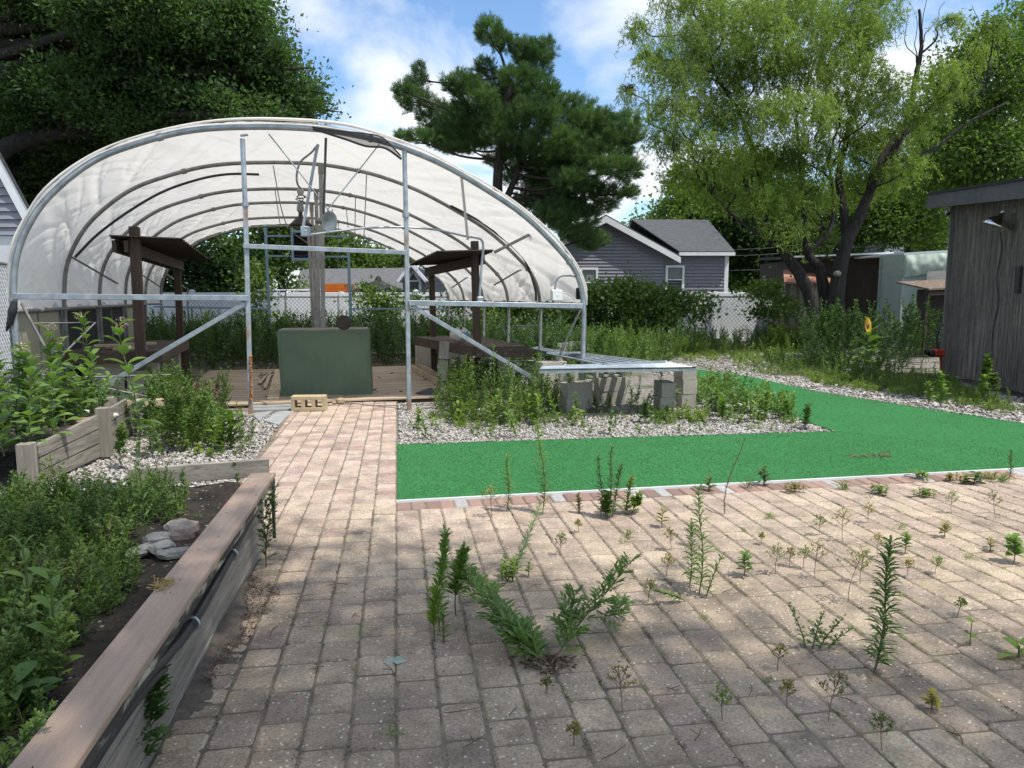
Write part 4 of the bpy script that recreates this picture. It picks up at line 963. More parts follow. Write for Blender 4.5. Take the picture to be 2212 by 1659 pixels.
# ================================================================== BUILDINGS AND FENCES
def bandmat(name, c1, c2, period, dark=.35, rough=.7, zb=True):
    m, t, b = mat(name); g_ = t.nodes.new('ShaderNodeNewGeometry'); f = noise(t, g_.outputs['Position'], 3, 4)
    t.links.new(ramp(t, f, [(.3, c1), (.7, c2)]), b.inputs['Base Color']); b.inputs['Roughness'].default_value = rough; return m
M['siding'] = bandmat('slate_blue_vinyl_siding', (.20, .205, .245), (.225, .23, .27), .1)
M['siding_white'] = bandmat('white_siding', (.5, .52, .55), (.6, .62, .64), .1)
def shingle(name, c1, c2, sc=2.2):
    m, t, b = mat(name); v = coords(t, (1, 1, 1.6)); br = N(t, 'ShaderNodeTexNoise', Scale=sc * 1.2, Detail=3.); t.links.new(coords(t, (1, 1, 5)), br.inputs['Vector'])
    f = noise(t, coords(t, (3.2, 3.2, 22)), 1.6, 4, .8); col = ramp(t, f, [(.35, c1), (.65, c2)])
    t.links.new(col, b.inputs['Base Color']); b.inputs['Roughness'].default_value = .95; bump(t, b, f, .5, .02); return m
M['shingle'] = shingle('charcoal_shingles', (.045, .048, .053), (.095, .10, .105)); M['shingle_l'] = shingle('grey_shingles', (.075, .075, .08), (.14, .14, .14))
M['shingle_d'] = shingle('dark_shingles', (.025, .027, .032), (.05, .052, .058))
def siding(g, a, b, z0, z1, n_out, period=.135, clip=None):
    # lapped clapboards: each course leans out at its foot; clip(u) gives the top height along the wall
    a = np.array(a, float); b = np.array(b, float); L_ = np.linalg.norm((b - a)[:2]); u_ = (b - a) / L_; z = z0
    while z < z1 - .01:
        zt = min(z + period, z1); u0, u1 = 0., L_
        if clip:
            us = [q for q in np.linspace(0, L_, 240) if clip(q / L_) >= zt - .02]
            if not us: break
            u0, u1 = us[0], us[-1]
        p, q = a + u_ * u0, a + u_ * u1; n_ = np.array(n_out)
        g.add([(*(p + n_ * .05)[:2], z), (*(q + n_ * .05)[:2], z), (*(q + n_ * .004)[:2], zt), (*(p + n_ * .004)[:2], zt), (*(p)[:2], z), (*(q)[:2], z)], [(0, 1, 2, 3), (4, 5, 1, 0)]); z = zt
def window(parent, c, w, h, X, Nn, blinds=True):
    X = np.array(X); Nn = np.array(Nn); Z = np.array([0, 0, 1.])
    g = Geo(); f = .09
    for s_ in (-1, 1): g.box(c + X * s_ * (w / 2 - f / 2) + Nn * .03, (f, .08, h), 0, X, Nn, bev=.005); g.box(c + Z * s_ * (h / 2 - f / 2) + Nn * .03, (w - 2 * f, .078, f), 0, X, Nn, bev=.005)
    g.box(c - Z * .0 + Nn * .02, (w - 2 * f, .05, .05), 0, X, Nn); fo = g.build('window', M['white_trim'], parent)
    g = Geo(); g.box(c + Nn * .0, (w - 2 * f + .01, .02, h - 2 * f + .01), 0, X, Nn); g.build('pane', M['glass'], fo)
    if blinds: g = Geo(); g.box(c + Z * h / 4 + Nn * .014, (w - 2 * f - .02, .006, h / 2 - f), 0, X, Nn); g.build('blind', M['blind'], fo)
M['blind'] = simple('grey_blind', (.20, .23, .22), (.16, .18, .18), 3, .6, bmp=0)
X_, Y_ = RT, FW
# grey house on the right
D = 31.
hs_ = thing('grey_house', 'slate blue sided house with white trim and windows beyond the white fence', 'house', np.array([*AT(1400, 640, D)[:2], 0]))
def W3(px, py, d=D): return AT(px, py, d)
pL, pA, pR, pE = W3(1164, 553), W3(1307, 474), W3(1450, 553), W3(1572, 548)
zA, zE, zW = pA[2], pR[2], pE[2]
g = Geo(); base_a, base_b = np.array([*pL[:2], 0]), np.array([*pR[:2], 0])
g.add([(*pL[:2], 0), (*pR[:2], 0), (*pR[:2], zE), (*pA[:2], zA - .05), (*pL[:2], zE)], [(0, 1, 2, 3, 4)])
siding(g, base_a, base_b, 0, zA, -Y_, clip=lambda t_: zE + (zA - zE) * (1 - abs(t_ - .5) * 2))
siding(g, base_b + X_ * .002, np.array([*pE[:2], 0]), 0, zW + .02, -Y_)
g.add([(*pR[:2], 0), (*pE[:2], 0), (*pE[:2], zW), (*pR[:2], zW)], [(0, 1, 2, 3)])
e1 = pE + Y_ * 8; g.add([(*pE[:2], 0), (*e1[:2], 0), (*e1[:2], zW), (*pE[:2], zW)], [(0, 1, 2, 3)]); siding(g, (*pE[:2], 0), (*e1[:2], 0), 0, zW, X_)
l1 = pL + Y_ * 10; g.add([(*l1[:2], 0), (*pL[:2], 0), (*pL[:2], zE), (*l1[:2], zE)], [(0, 1, 2, 3)])
g.build('wall', M['siding'], hs_)
g = Geo(); ov = -Y_ * .35
for a, b in ((pA, pR), (pA, pL)):
    dr = nrm(b - a); bb = b + dr * .35; up = np.array([0, 0, .10]); g.prism([a + ov + up, bb + ov + up, bb + ov + Y_ * 10.5 + up, a + ov + Y_ * 10.5 + up], (0, 0, .06))
g.build('roof', M['shingle'], hs_)
g = Geo()
for a, b in ((pA, pR), (pA, pL)):
    dr = nrm(b - a); g.prism([a + ov * 1.06 + np.array([0, 0, .10]), b + dr * .36 + ov * 1.06 + np.array([0, 0, .10]), b + dr * .36 + ov * 1.06 - np.array([0, 0, .14]), a + ov * 1.06 - np.array([0, 0, .16])], -Y_ * -.025)
g.build('rake_board', M['white_trim'], hs_); g = Geo()
g.beam(pE - X_ * .04 - Y_ * .03 - np.array([0, 0, 0]), np.array([*(pE - X_ * .04 - Y_ * .03)[:2], 0]), .16, .05, 0, Y_)
g.build('corner_board', M['white_trim'], hs_)
wr = 4.1; ridge_z = zW + 1.75; a, b = pR + X_ * .25 - Y_ * .3, pE + X_ * .2 - Y_ * .3; a[2] = b[2] = zW + .04
ra, rb2 = pR - X_ * 1.0 + Y_ * wr, pE + X_ * .2 + Y_ * wr; ra[2] = rb2[2] = ridge_z
g = Geo(); g.prism([a, b, rb2, ra], (0, 0, .05)); c_, d_ = rb2 + Y_ * 4.4, ra + Y_ * 4.4; c_[2] = d_[2] = zW; g.prism([ra, rb2, c_, d_], (0, 0, .05)); g.build('wing_roof', M['shingle'], hs_)
g = Geo(); e2 = pE + X_ * .0 + Y_ * wr; g.add([(*pE[:2], zW), (*(pE + Y_ * 8)[:2], zW), (*e2[:2], ridge_z - .03)], [(0, 1, 2)]); g.build('gable_wall', M['siding'], hs_)
g = Geo(); g.beam(a - Y_ * .02 - np.array([0, 0, .07]), b - Y_ * .02 - np.array([0, 0, .07]), .12, .13); g.build('gutter', M['white_trim'], hs_)
k_ = D / FL
window(hs_, W3(1457, 604) - Y_ * .03, 40 * k_, 60 * k_, X_, -Y_); window(hs_, W3(1272, 610) - Y_ * .03, 38 * k_, 62 * k_, X_, -Y_)
# grey roofed house seen through the tunnel
D2 = 34.; hb = thing('roof_house', 'house with wide grey shingle roof seen through the back of the tunnel', 'house', np.array([*AT(770, 640, D2)[:2], 0]))
a, b, c, d = AT(640, 636, D2), AT(930, 636, D2), AT(930, 578, D2 + 4), AT(648, 581, D2 + 4)
g = Geo(); g.prism([a, b, c, d], (0, 0, -.1)); g.prism([d, c, c + Y_ * 4 - (0, 0, 1.3), d + Y_ * 4 - (0, 0, 1.3)], (0, 0, -.1)); g.build('roof', M['shingle_l'], hb)
g = Geo(); g.prism([(*a[:2], 0), (*b[:2], 0), (*b[:2], a[2]), (*a[:2], a[2])], Y_ * .2); siding(g, (*a[:2], 0), (*b[:2], 0), 0, a[2], -Y_); g.build('wall', M['siding_white'], hb)
# gabled porch house at right of it, with the big gable window
D3 = 28.; hc = thing('gable_house', 'blue grey house end with a tall white-framed gable window behind the right bench', 'house', np.array([*AT(905, 640, D3)[:2], 0]))
a, b, t_ = AT(870, 632, D3), AT(912, 632, D3), AT(893, 575, D3); b2 = AT(960, 632, D3)
g = Geo(); q = AT(912, 600, D3); lq = AT(870, 600, D3)
g.prism([(*a[:2], 0), (*b2[:2], 0), (*b2[:2], q[2]), (*t_[:2], t_[2]), (*lq[:2], lq[2])], Y_ * .2); siding(g, (*AT(914, 640, D3)[:2], 0), (*b2[:2], 0), 0, q[2], -Y_); g.build('wall', M['siding'], hc)
g = Geo(); tw = AT(893, 585, D3) - Y_ * .06; wl, wr_ = AT(878, 607, D3) - Y_ * .06, AT(908, 607, D3) - Y_ * .06; bl, br = AT(878, 640, D3) - Y_ * .06, AT(908, 640, D3) - Y_ * .06
fr_ = [bl, wl, tw, wr_, br]
for p, q_ in zip(fr_[:-1], fr_[1:]): g.beam(p, q_, .1, .08, 0, -Y_)
g.beam(wl, wr_, .06, .06); wf = g.build('gable_window', M['white_trim'], hc); g = Geo(); g.prism([p + Y_ * .02 for p in fr_], Y_ * .01); g.build('pane', M['glass'], wf)
g = Geo(); 
for p, q_ in ((t_, AT(925, 612, D3)), (t_, AT(865, 612, D3))): g.beam(p - Y_ * .25 + (0, 0, .05), q_ - Y_ * .25 + (0, 0, .05), .9, .10)
g.build('rake_roof', M['white_trim'], hc)
# orange slatted thing and the black gazebo top
M['orange'] = simple('orange_painted_boards', (.75, .19, .02), (.62, .15, .015), 3, .5, bmp=0)
D4 = 27.5; oc = thing('orange_shed', 'small shed with a bright orange slatted side above the fence', 'shed', np.array([*AT(724, 640, D4)[:2], 0])); a, b = AT(702, 612, D4), AT(748, 612, D4)
g = Geo(); n_ = 7; z0 = AT(702, 640, D4)[2] - .2; zt = a[2]
for i in range(n_): g.beam((*a[:2], z0 + (zt - z0) * (i + .5) / n_), (*b[:2], z0 + (zt - z0) * (i + .5) / n_), .05, (zt - z0) / n_ - .012)
g.build('slats', M['orange'], oc); g = Geo(); g.prism([(*a[:2], 0), (*b[:2], 0), (*b[:2], zt - .01), (*a[:2], zt - .01)], Y_ * 1.5); g.build('body', M['orange'], oc)
gz = AT(803, 604, 26.5); gt = thing('gazebo', 'black peaked gazebo canopy rising over the white fence', 'gazebo', np.array([*gz[:2], 0])); rz_ = AT(760, 637, 26.5)[2]
g = Geo(); cs = [gz + X_ * sx * 1.15 + Y_ * (1.3 + sy * 1.25) for sx, sy in ((-1, -1), (1, -1), (1, 1), (-1, 1))]; top = gz + Y_ * 1.3
for q in cs: q[2] = rz_
top[2] = gz[2] + .05; V = cs + [top]; g.add(V, [(0, 1, 4), (1, 2, 4), (2, 3, 4), (3, 0, 4)]); g.prism([q for q in cs], (0, 0, -.18)); g.lathe([(.0, .12), (.1, .05), (.13, -.05)], top, (0, 0, 1), 8); g.build('canopy', M['dark_mesh'], gt)
g = Geo(); [g.beam((*q[:2], 0), (*q[:2], rz_ - .1), .08, .08) for q in cs]; g.build('gazebo_post', M['black'], gt)
# pool or porch rail seen over the fence, left
rl = thing('white_rail', 'thin white railing just above the fence behind the blue frame', 'railing', AT(640, 640, 25.)); g = Geo(); a, b = AT(556, 627, 25.), AT(700, 627, 25.); g.tube([a, b], .03, 6)
for px in (570, 604, 640, 676): g.tube([AT(px, 627, 25.), AT(px, 640, 25.)], .02, 6)
g.build('rail_bar', M['white_trim'], rl)
# house at the far left
D5 = 14.5; hl = thing('left_house', 'grey sided gable house with white rake and white lower wall at the left edge', 'house', np.array([*AT(-150, 640, D5)[:2], 0]))
DH = nrm((AT(60, 500, D5) - CAM) * np.array([1, 1, 0])) ; DH = (DH * math.cos(.03) + np.array([-DH[1], DH[0], 0]) * math.sin(.35)) * 5.
rt_, rb_ = AT(-40, 250, D5), AT(78, 470, D5); far = AT(-420, 250, D5); zb = AT(0, 508, D5)[2]; xe = AT(70, 508, D5)
g = Geo(); u1 = AT(76, 500, D5)
def clipf(t_):
    p = far + (u1 - far) * t_; s_ = (p - rt_) @ X_ / ((rb_ - rt_) @ X_); return rt_[2] + (rb_[2] - rt_[2]) * max(0, s_) - .05
fa_ = np.array([*far[:2], 0]); u1_ = np.array([*u1[:2], 0])
g.prism([(*far[:2], zb), (*u1[:2], zb), (*rb_[:2], rb_[2] - .1), (*rt_[:2], rt_[2] - .1), (*far[:2], rt_[2] - .1)], DH); siding(g, fa_, u1_, zb, rt_[2], -Y_, .15, clipf); g.build('wall', M['siding'], hl)
g = Geo(); g.prism([(*far[:2], 0), (*xe[:2], 0), (*xe[:2], zb - .01), (*far[:2], zb - .01)], DH); g.build('lower_wall', M['siding_white'], hl)
g = Geo(); dr = nrm(rb_ - rt_); nn = np.cross(Y_, dr); nn = nn if nn[2] > 0 else -nn; g.prism([rt_ - dr * 1.5 - Y_ * .1, rb_ + dr * .05 - Y_ * .1, rb_ + dr * .05 - Y_ * .1 - nn * .20, rt_ - dr * 1.5 - Y_ * .1 - nn * .20], Y_ * .05); g.build('rake_board', M['white_trim'], hl)
g = Geo(); g.prism([rt_ - dr * 1.5 - Y_ * .12, rb_ + dr * .1 - Y_ * .12, rb_ + dr * .1 + DH, rt_ - dr * 1.5 + DH], nn * .05); g.build('roof', M['shingle'], hl)

# vinyl fence along the back
DV = 24.; zt = AT(1000, 632.5, DV)[2]; M['vinyl'] = simple('white_vinyl', (.80, .82, .84), (.74, .76, .78), 1.2, .45, bmp=0)
vf = thing('vinyl_fence', 'white vinyl privacy fence closing off the back of the yard', 'fence', np.array([*AT(1000, 640, DV)[:2], 0]))
x = -17.5; i = 0
while x < 11.6:
    c = FW * DV + RT * x; g = Geo()
    zz_ = zt
    for j in range(12): g.box(c + RT * (.07 + (j + .5) * .19) + np.array([0, 0, (zz_ - .14) / 2 + .03]), (.186, .03, zz_ - .14), 0, RT, FW, bev=.006)
    g.build('panel', M['vinyl'], vf); g = Geo(); g.box(c + RT * 1.2 + np.array([0, 0, zz_ - .05]), (2.28, .06, .12), 0, RT, FW, bev=.006); g.build('top_rail', M['vinyl'], vf); g = Geo(); g.box(c + RT * 1.2 + np.array([0, 0, .08]), (2.28, .055, .12), 0, RT, FW, bev=.006); g.build('bottom_rail', M['vinyl'], vf)
    g = Geo(); g.box(c + np.array([0, 0, (zz_ + .04) / 2]), (.12, .12, zz_ + .04), 0, RT, FW, bev=.006); po = g.build('post', M['vinyl'], vf)
    if i % 3: x += 2.4; i += 1; continue
    g = Geo(); g.box(c + np.array([0, 0, zz_ + .055]), (.17, .17, .03), 0, RT, FW, bev=.006); g.box(c + np.array([0, 0, zz_ + .085]), (.10, .10, .04), 0, RT, FW, bev=.015); g.build('post_cap', M['vinyl'], po); x += 2.4; i += 1
# chain-link fences: every wire is real
def chainlink(a, b, ht, label, sp=.075, r=.003, post=3.0, bars=True):
    a = np.array(a, float); b = np.array(b, float); L_ = np.linalg.norm(b - a); u = (b - a) / L_; n_ = np.cross(u, (0, 0, 1))
    f = thing('chain_link_fence', label, 'fence', (a + b) / 2); V = []; F = []
    for s_ in (-1, 1):
        t0 = -ht
        while t0 < L_ + (ht if s_ < 0 else 0):
            x0, x1 = (t0, t0 + ht) if s_ > 0 else (t0, t0 - ht); z0, z1 = 0., ht
            if s_ > 0 and x0 < 0: z0 = -x0; x0 = 0
            if s_ > 0 and x1 > L_: z1 = ht - (x1 - L_); x1 = L_
            if s_ < 0 and x0 > L_: z0 = x0 - L_; x0 = L_
            if s_ < 0 and x1 < 0: z1 = ht + x1; x1 = 0
            if z1 > z0 + .02:
                p, q = a + u * x0 + (0, 0, z0), a + u * x1 + (0, 0, z1); d = nrm(q - p); w_ = np.cross(d, n_) * r; k = len(V) ; o_ = n_ * r * s_
                V += [p + w_ + o_, p - w_ + o_, q - w_ + o_, q + w_ + o_, p + o_ * 3, q + o_ * 3]; F += [(k, k + 1, k + 2, k + 3), (k, k + 3, k + 5, k + 4), (k + 1, k + 4, k + 5, k + 2)]
            t0 += sp * 1.414
    g = Geo(); g.add(V, F); g.build('wire_mesh', M['wire'], f)
    g = Geo(); g.tube([a + (0, 0, ht), b + (0, 0, ht)], .022, 7); g.tube([a + (0, 0, .03), b + (0, 0, .03)], .005, 5); g.build('top_rail', M['hoop'], f)
    t_ = 0.
    while t_ <= L_ + .01:
        g = Geo(); q = a + u * t_; g.tube([q, q + (0, 0, ht + .05)], .03, 8)
        if bars: g.beam(q + (0, 0, ht + .02), q + (0, 0, ht + .27) + n_ * .12 + u * .08, .03, .02)
        g.build('post', M['hoop'], f); t_ += post
    return f
M['wire'] = simple('chain_link_wire', (.20, .21, .22), (.14, .145, .15), 5, .6, .3, bmp=0)
DC = 22.8; ztc = AT(1400, 641, DC)[2]; a = FW * DC - RT * 11.6; b = FW * DC + RT * 8.6; b[2] = a[2] = 0
chainlink(AT(1480, 0, DC) * np.array([1, 1, 0]) - RT * 15., AT(1480, 0, DC) * np.array([1, 1, 0]) + RT * 3.0, ztc, 'chain-link fence with angled post arms running in front of the white fence', .085, .0045, 3.0)
qa, qb = AT(-190, 0, 7.2) * np.array([1, 1, 0]), AT(28, 0, 10.6) * np.array([1, 1, 0])
chainlink(qa, qb, AT(10, 577, 10.4)[2], 'chain-link fence at the left edge beside the neighbouring house', .07, .003, 2.6, False)

M['fascia_z'] = woodmat('grey_corner_trim', (.10, .10, .10), (.17, .17, .165), 'z', fine=12)
# weathered shed at the right
sh = thing('weathered_shed', 'tall weathered plywood-sided shed with overhanging roof at the right edge', 'shed', G(2110, 830, 0))
s0, s1 = G(2038, 811, 0), G(2212, 858, 0); su = nrm(s1 - s0); sn = np.array([su[1], -su[0], 0]); sn = sn if sn @ (CAM - s0) > 0 else -sn
s0 = s0; s1 = s0 + su * 3.6; zE = 3.12
def shedmat():
    m, t, b = mat('weathered_plywood'); v = coords(t, (1, 1, .14)); f = noise(t, coords(t, (1, 1, .1)), 17, 8, .75, 1.6)
    f2 = noise(t, coords(t, (1, 1, .3)), 2.2, 4)
    col = ramp(t, f, [(.30, (.04, .036, .033)), (.45, (.105, .095, .086)), (.60, (.20, .185, .165)), (.72, (.42, .39, .34))])
    col = mixc(t, .75, col, ramp(t, f2, [(.3, (.55, .52, .5)), (.7, (1.25, 1.2, 1.15))]), 'MULTIPLY')
    fine = noise(t, coords(t, (60, 60, 1)), 1.2, 5, .8); col = mixc(t, .7, col, ramp(t, fine, [(.35, (.6, .6, .6)), (.65, (1.2, 1.2, 1.2))]), 'MULTIPLY')
    t.links.new(col, b.inputs['Base Color']); b.inputs['Roughness'].default_value = .85; bump(t, b, fine, .6, .006); return m
M['shedply'] = shedmat()
g = Geo(); t_ = 0.; rr = random.Random(8); L_ = 3.6
while t_ < L_:
    w_ = rr.choice((.20, .20, .30, .10)); p, q = s0 + su * t_, s0 + su * min(t_ + w_ - .015, L_); g.prism([(*p[:2], .06), (*q[:2], .06), (*q[:2], zE - .08 * (t_ + w_)), (*p[:2], zE - .08 * t_)], -sn * .02); t_ += w_
g.prism([s0 - sn * .012 + (0, 0, .05), s1 - sn * .012 + (0, 0, .05), s1 - sn * .012 + (0, 0, zE - .3), s0 - sn * .012 + (0, 0, zE)], -sn * .03)
e_ = s0 - sn * 4; g.prism([(*s0[:2], .0), (*e_[:2], .0), (*e_[:2], zE), (*s0[:2], zE)], su * .03); e3 = s1 - sn * 4; g.prism([(*s1[:2], 0), (*e3[:2], 0), (*e3[:2], zE - .3), (*s1[:2], zE - .3)], su * -.03)
g.build('wall', M['shedply'], sh)
g = Geo(); g.beam(s0 + sn * .015 - su * .02, s0 + sn * .015 - su * .02 + (0, 0, zE), .05, .09, 0, sn); g.build('corner_board', M['fascia_z'], sh)
zf0 = AT(2016, 444, s0 @ FW - .2)[2]; ov_ = .38; r0 = s0 - su * .3 + sn * ov_; r1 = s1 + su * .3 + sn * ov_ - np.array([0, 0, .32])
M['fascia'] = woodmat('grey_stained_fascia', (.055, .058, .062), (.10, .102, .105), 'y', fine=12)
g = Geo(); g.prism([r0 + (0, 0, zE - .02), r1 + (0, 0, zE - .02), r1 + (0, 0, zE + .22), r0 + (0, 0, zE + .22)], -sn * .04); g.build('fascia', M['fascia'], sh)
g = Geo(); bk0, bk1 = r0 - sn * 5, r1 - sn * 5; g.prism([r0 - sn * .03 + (0, 0, zE + .24), r1 - sn * .03 + (0, 0, zE + .24), bk1 + (0, 0, zE + .7), bk0 + (0, 0, zE + .7)], (0, 0, .03))
g.prism([r0 + sn * .03 + (0, 0, zE + .225), r1 + sn * .03 + (0, 0, zE + .225), bk1 + (0, 0, zE + .68), bk0 + (0, 0, zE + .68)], (0, 0, .012)); g.build('roof', M['dark_mesh'], sh)
g = Geo(); g.prism([r0 - sn * .04 + (0, 0, zE - .0), r1 - sn * .04 + (0, 0, zE - .0), s1 + (0, 0, zE - .29), s0 - su * .3 + (0, 0, zE + .0)], (0, 0, .02)); g.build('soffit', M['wood_brown_h'], sh)
# barn lamp and camera on it, cable
def onwall(px, py, off=0.): return ONP(px, py, s0 + sn * off, sn)
q = onwall(2192, 455, .0); bl_ = thing('barn_lamp', 'shiny aluminium barn lamp on the wall of the weathered shed', 'lamp', q)
g = Geo(); g.tube(smooth([q, q + sn * .10 + (0, 0, .02), q + sn * .16 - (0, 0, .03)], 4), .014, 8); g.lathe([(.05, 0), (.05, .02), (0, .02)], q, sn, 12); g.build('lamp_arm', M['hoop'], bl_)
ax = nrm(np.array([0, 0, -1.]) + sn * .35 - su * .15); q2 = q + sn * .16 - (0, 0, .02); M['alu'] = simple('polished_aluminium', (.75, .75, .74), (.6, .6, .6), 4, .18, 1., bmp=0)
g = Geo(); g.lathe([(.035, 0), (.04, .07), (.11, .10), (.185, .19), (.205, .225), (.20, .225), (.175, .185), (.10, .105), (0, .1)], q2, ax, 28); g.build('lamp_shade', M['alu'], bl_)
g = Geo(); g.lathe([(0, -.02), (.03, -.02), (.034, .03), (.02, .05)], q2, ax, 12); g.build('lamp_socket', M['plastic_white'], bl_)
g = Geo(); g.tube(smooth([onwall(2160, 500, .012), onwall(2163, 540, .015), onwall(2153, 600, .012), onwall(2157, 650, .02), onwall(2147, 700, .012), onwall(2143, 740, .015), onwall(2142, 800, .012)], 5), .007, 6); tag(g.build('power_cable', M['black'], origin=onwall(2150, 600)), 'thin black cable wandering down the shed wall below the barn lamp', 'cable')
q = s0 - su * .06 + sn * .10 + np.array([0, 0, zE - .12]); sc_ = thing('security_camera', 'small white security camera under the shed eave at its corner', 'camera', q)
g = Geo(); ax = nrm(np.array([-.3, -.6, -.5])); g.lathe([(0, -.07), (.04, -.07), (.045, .06), (.04, .065)], q, ax, 14); g.build('camera_body', M['plastic_white'], sc_); g = Geo(); g.lathe([(.038, .06), (.03, .072), (0, .07)], q, ax, 14); g.build('lens', M['black'], sc_)
g = Geo(); q = onwall(2208, 560, 0); g.box(q + sn * .02 - (0, 0, .3), (.12, .05, .4), 0, su, sn, bev=.01); tag(g.build('meter_box', M['black'], origin=q), 'dark box mounted on the shed wall at the right edge', 'box')
# dark shed, plastic covered shed and lean-to in the middle distance
DS = 24.; dsh = thing('dark_shed', 'low dark brown shed with a flat roof behind the willow trunk', 'shed', np.array([*AT(1800, 640, DS)[:2], 0]))
a, b, ra_, rb_2 = AT(1720, 640, DS), AT(1908, 640, DS - 1.0), AT(1720, 561, DS), AT(1908, 553, DS - 1.)
M['brown_wall'] = woodmat('dark_brown_shed_panel', (.022, .016, .012), (.04, .03, .022), 'z', fine=6)
g = Geo(); g.prism([(*a[:2], 0), (*b[:2], 0), rb_2, ra_], Y_ * 3.5); u_ = nrm((b - a) * np.array([1, 1, 0]))
for k in range(4): p = a * np.array([1, 1, 0]) + u_ * (.2 + k * .68) - Y_ * .02; g.beam(p, p + (0, 0, 2.2), .03, .04, 0, u_)
g.build('wall', M['brown_wall'], dsh)
g = Geo(); g.prism([ra_ - Y_ * .4 - X_ * .3, rb_2 - Y_ * .4 + X_ * .1, rb_2 + Y_ * 3.6 + (0, 0, .15), ra_ + Y_ * 3.6 + (0, 0, .15)], (0, 0, .09)); g.build('roof', M['shingle_d'], dsh)
g = Geo(); g.beam(ra_ - Y_ * .42 - X_ * .3 + (0, 0, .07), rb_2 - Y_ * .42 + X_ * .1 + (0, 0, .07), .03, .05); g.build('drip_edge', M['white_trim'], dsh)
DP = 21.; ps = thing('plastic_shed', 'pale green plastic-clad shed with a sagging tarp along its roof edge', 'shed', np.array([*AT(1980, 640, DP)[:2], 0]))
M['teal_plastic'] = simple('grey_green_plastic', (.34, .40, .38), (.25, .31, .30), 2.5, .5, bmp=.1, stretch=(1, 1, .3)); M['tarp'] = fabmat('pale_green_tarp', (.50, .60, .52), .25)
M['bare_board'] = woodmat('bare_pale_board', (.40, .37, .33), (.52, .48, .43), 'x', fine=6)
pts = [(1904, 553), (1953, 550), (2100, 541)]; dps = [DP + .6, DP - .3, DP - .8]
g = Geo()
for i in range(2):
    p, q_ = AT(*pts[i], dps[i]), AT(*pts[i + 1], dps[i + 1]); g.prism([(*p[:2], 0), (*q_[:2], 0), q_, p], Y_ * .1)
    g.beam((*p[:2], 0) - Y_ * .02, p - Y_ * .02, .05, .03, 0, Y_)
g.build('wall', M['teal_plastic'], ps)
g = Geo(); g.prism([AT(*pts[0], dps[0]), AT(*pts[1], dps[1]), AT(*pts[2], dps[2]), AT(*pts[2], dps[2]) + Y_ * 3, AT(*pts[0], dps[0]) + Y_ * 3], (0, 0, .05)); g.build('roof', M['white_trim'], ps)
nu, nv = 60, 12; S = np.zeros((nv, nu, 3))
for i in range(nu):
    u = i / (nu - 1); px = 1904 + 180 * u; k_ = 0 if px < 1953 else 1; s_ = (px - pts[k_][0]) / (pts[k_ + 1][0] - pts[k_][0]); top = AT(px, pts[k_][1] + (pts[k_ + 1][1] - pts[k_][1]) * s_ + 1, dps[k_] + (dps[k_ + 1] - dps[k_]) * s_)
    for j in range(nv):
        v_ = j / (nv - 1); S[j, i] = top - Y_ * (.06 + .10 * math.sin(v_ * 3) + .06 * mn.noise(Vector((u * 14, v_ * 3 + u * 4, 0)))) - np.array([0, 0, v_ * (.52 + .08 * math.sin(u * 5))])
g = Geo(); g.sheet(S); g.build('tarp', M['tarp'], ps)
g = Geo(); p, q_ = AT(2002, 585, DP - .65), AT(2060, 583, DP - .9); g.prism([p - (0, 0, .02), q_, q_ - (0, 0, .75), p - (0, 0, .75)], -Y_ * .03); g.build('bare_board', M['bare_board'], ps)
DL = 18.5; lt = thing('lean_to', 'small lean-to with a leaf-littered rusty roof beside the weathered shed', 'lean-to', np.array([*AT(2020, 640, DL)[:2], 0]))
M['litter_roof'] = simple('rusty_roof_with_litter', (.28, .20, .14), (.10, .075, .06), 14, .9, lo=.3, hi=.6, bmp=.8)
a, b = AT(1984, 617, DL), AT(2110, 611, DL); g = Geo(); g.prism([a + (0, 0, .10) * 1, b + (0, 0, .1), b + Y_ * 1.1 + (0, 0, .28), a + Y_ * 1.1 + (0, 0, .28)] if False else [a - (0, 0, .12) + Y_ * -.5, b - (0, 0, .12) - Y_ * .5, b + Y_ * 1.1 + (0, 0, .08), a + Y_ * 1.1 + (0, 0, .08)], (0, 0, .04)); g.build('roof', M['litter_roof'], lt)
g = Geo(); g.beam(a * np.array([1, 1, 0]) - Y_ * .4, a - Y_ * .4 - (0, 0, .12), .08, .08); g.prism([(*a[:2], 0), (*b[:2], 0), b - (0, 0, .1), a - (0, 0, .1)], Y_ * .05); g.beam(a - Y_ * .45 - (0, 0, .2), b - Y_ * .45 - (0, 0, .2), .05, .09); g.build('wall', M['brown_wall'], lt)
# beige shed with orange roof
DB = 23.; bs = thing('beige_shed', 'small beige grooved shed with a faded orange roof left of the willow', 'shed', np.array([*AT(1740, 640, DB)[:2], 0]))
M['beige'] = simple('beige_grooved_siding', (.33, .29, .22), (.25, .22, .165), 2, .8, bmp=.1); M['roof_orange'] = simple('faded_orange_roof', (.42, .20, .12), (.30, .14, .09), 6, .8)
a, b = AT(1697, 613, DB), AT(1800, 613, DB); g = Geo(); t_ = 0; u_ = nrm((b - a) * np.array([1, 1, 0])); LL = np.linalg.norm(b - a)
while t_ < LL: p, q_ = a + u_ * t_, a + u_ * (t_ + .145); g.prism([(*p[:2], 0), (*q_[:2], 0), q_, p], Y_ * .03); t_ += .16
g.prism([(*a[:2], 0), (*b[:2], 0), b, a], Y_ * 2.2 if False else (Y_ * 2.2 + Y_ * .0)); g.build('wall', M['beige'], bs); bs.children[0].location = (0, 0, 0)
g = Geo(); g.prism([a - X_ * .12 - Y_ * .2, b - Y_ * .2, b + Y_ * 1.2 + (0, 0, .42), a + X_ * .35 + Y_ * 1.2 + (0, 0, .42)], (0, 0, .05)); g.build('roof', M['roof_orange'], bs)
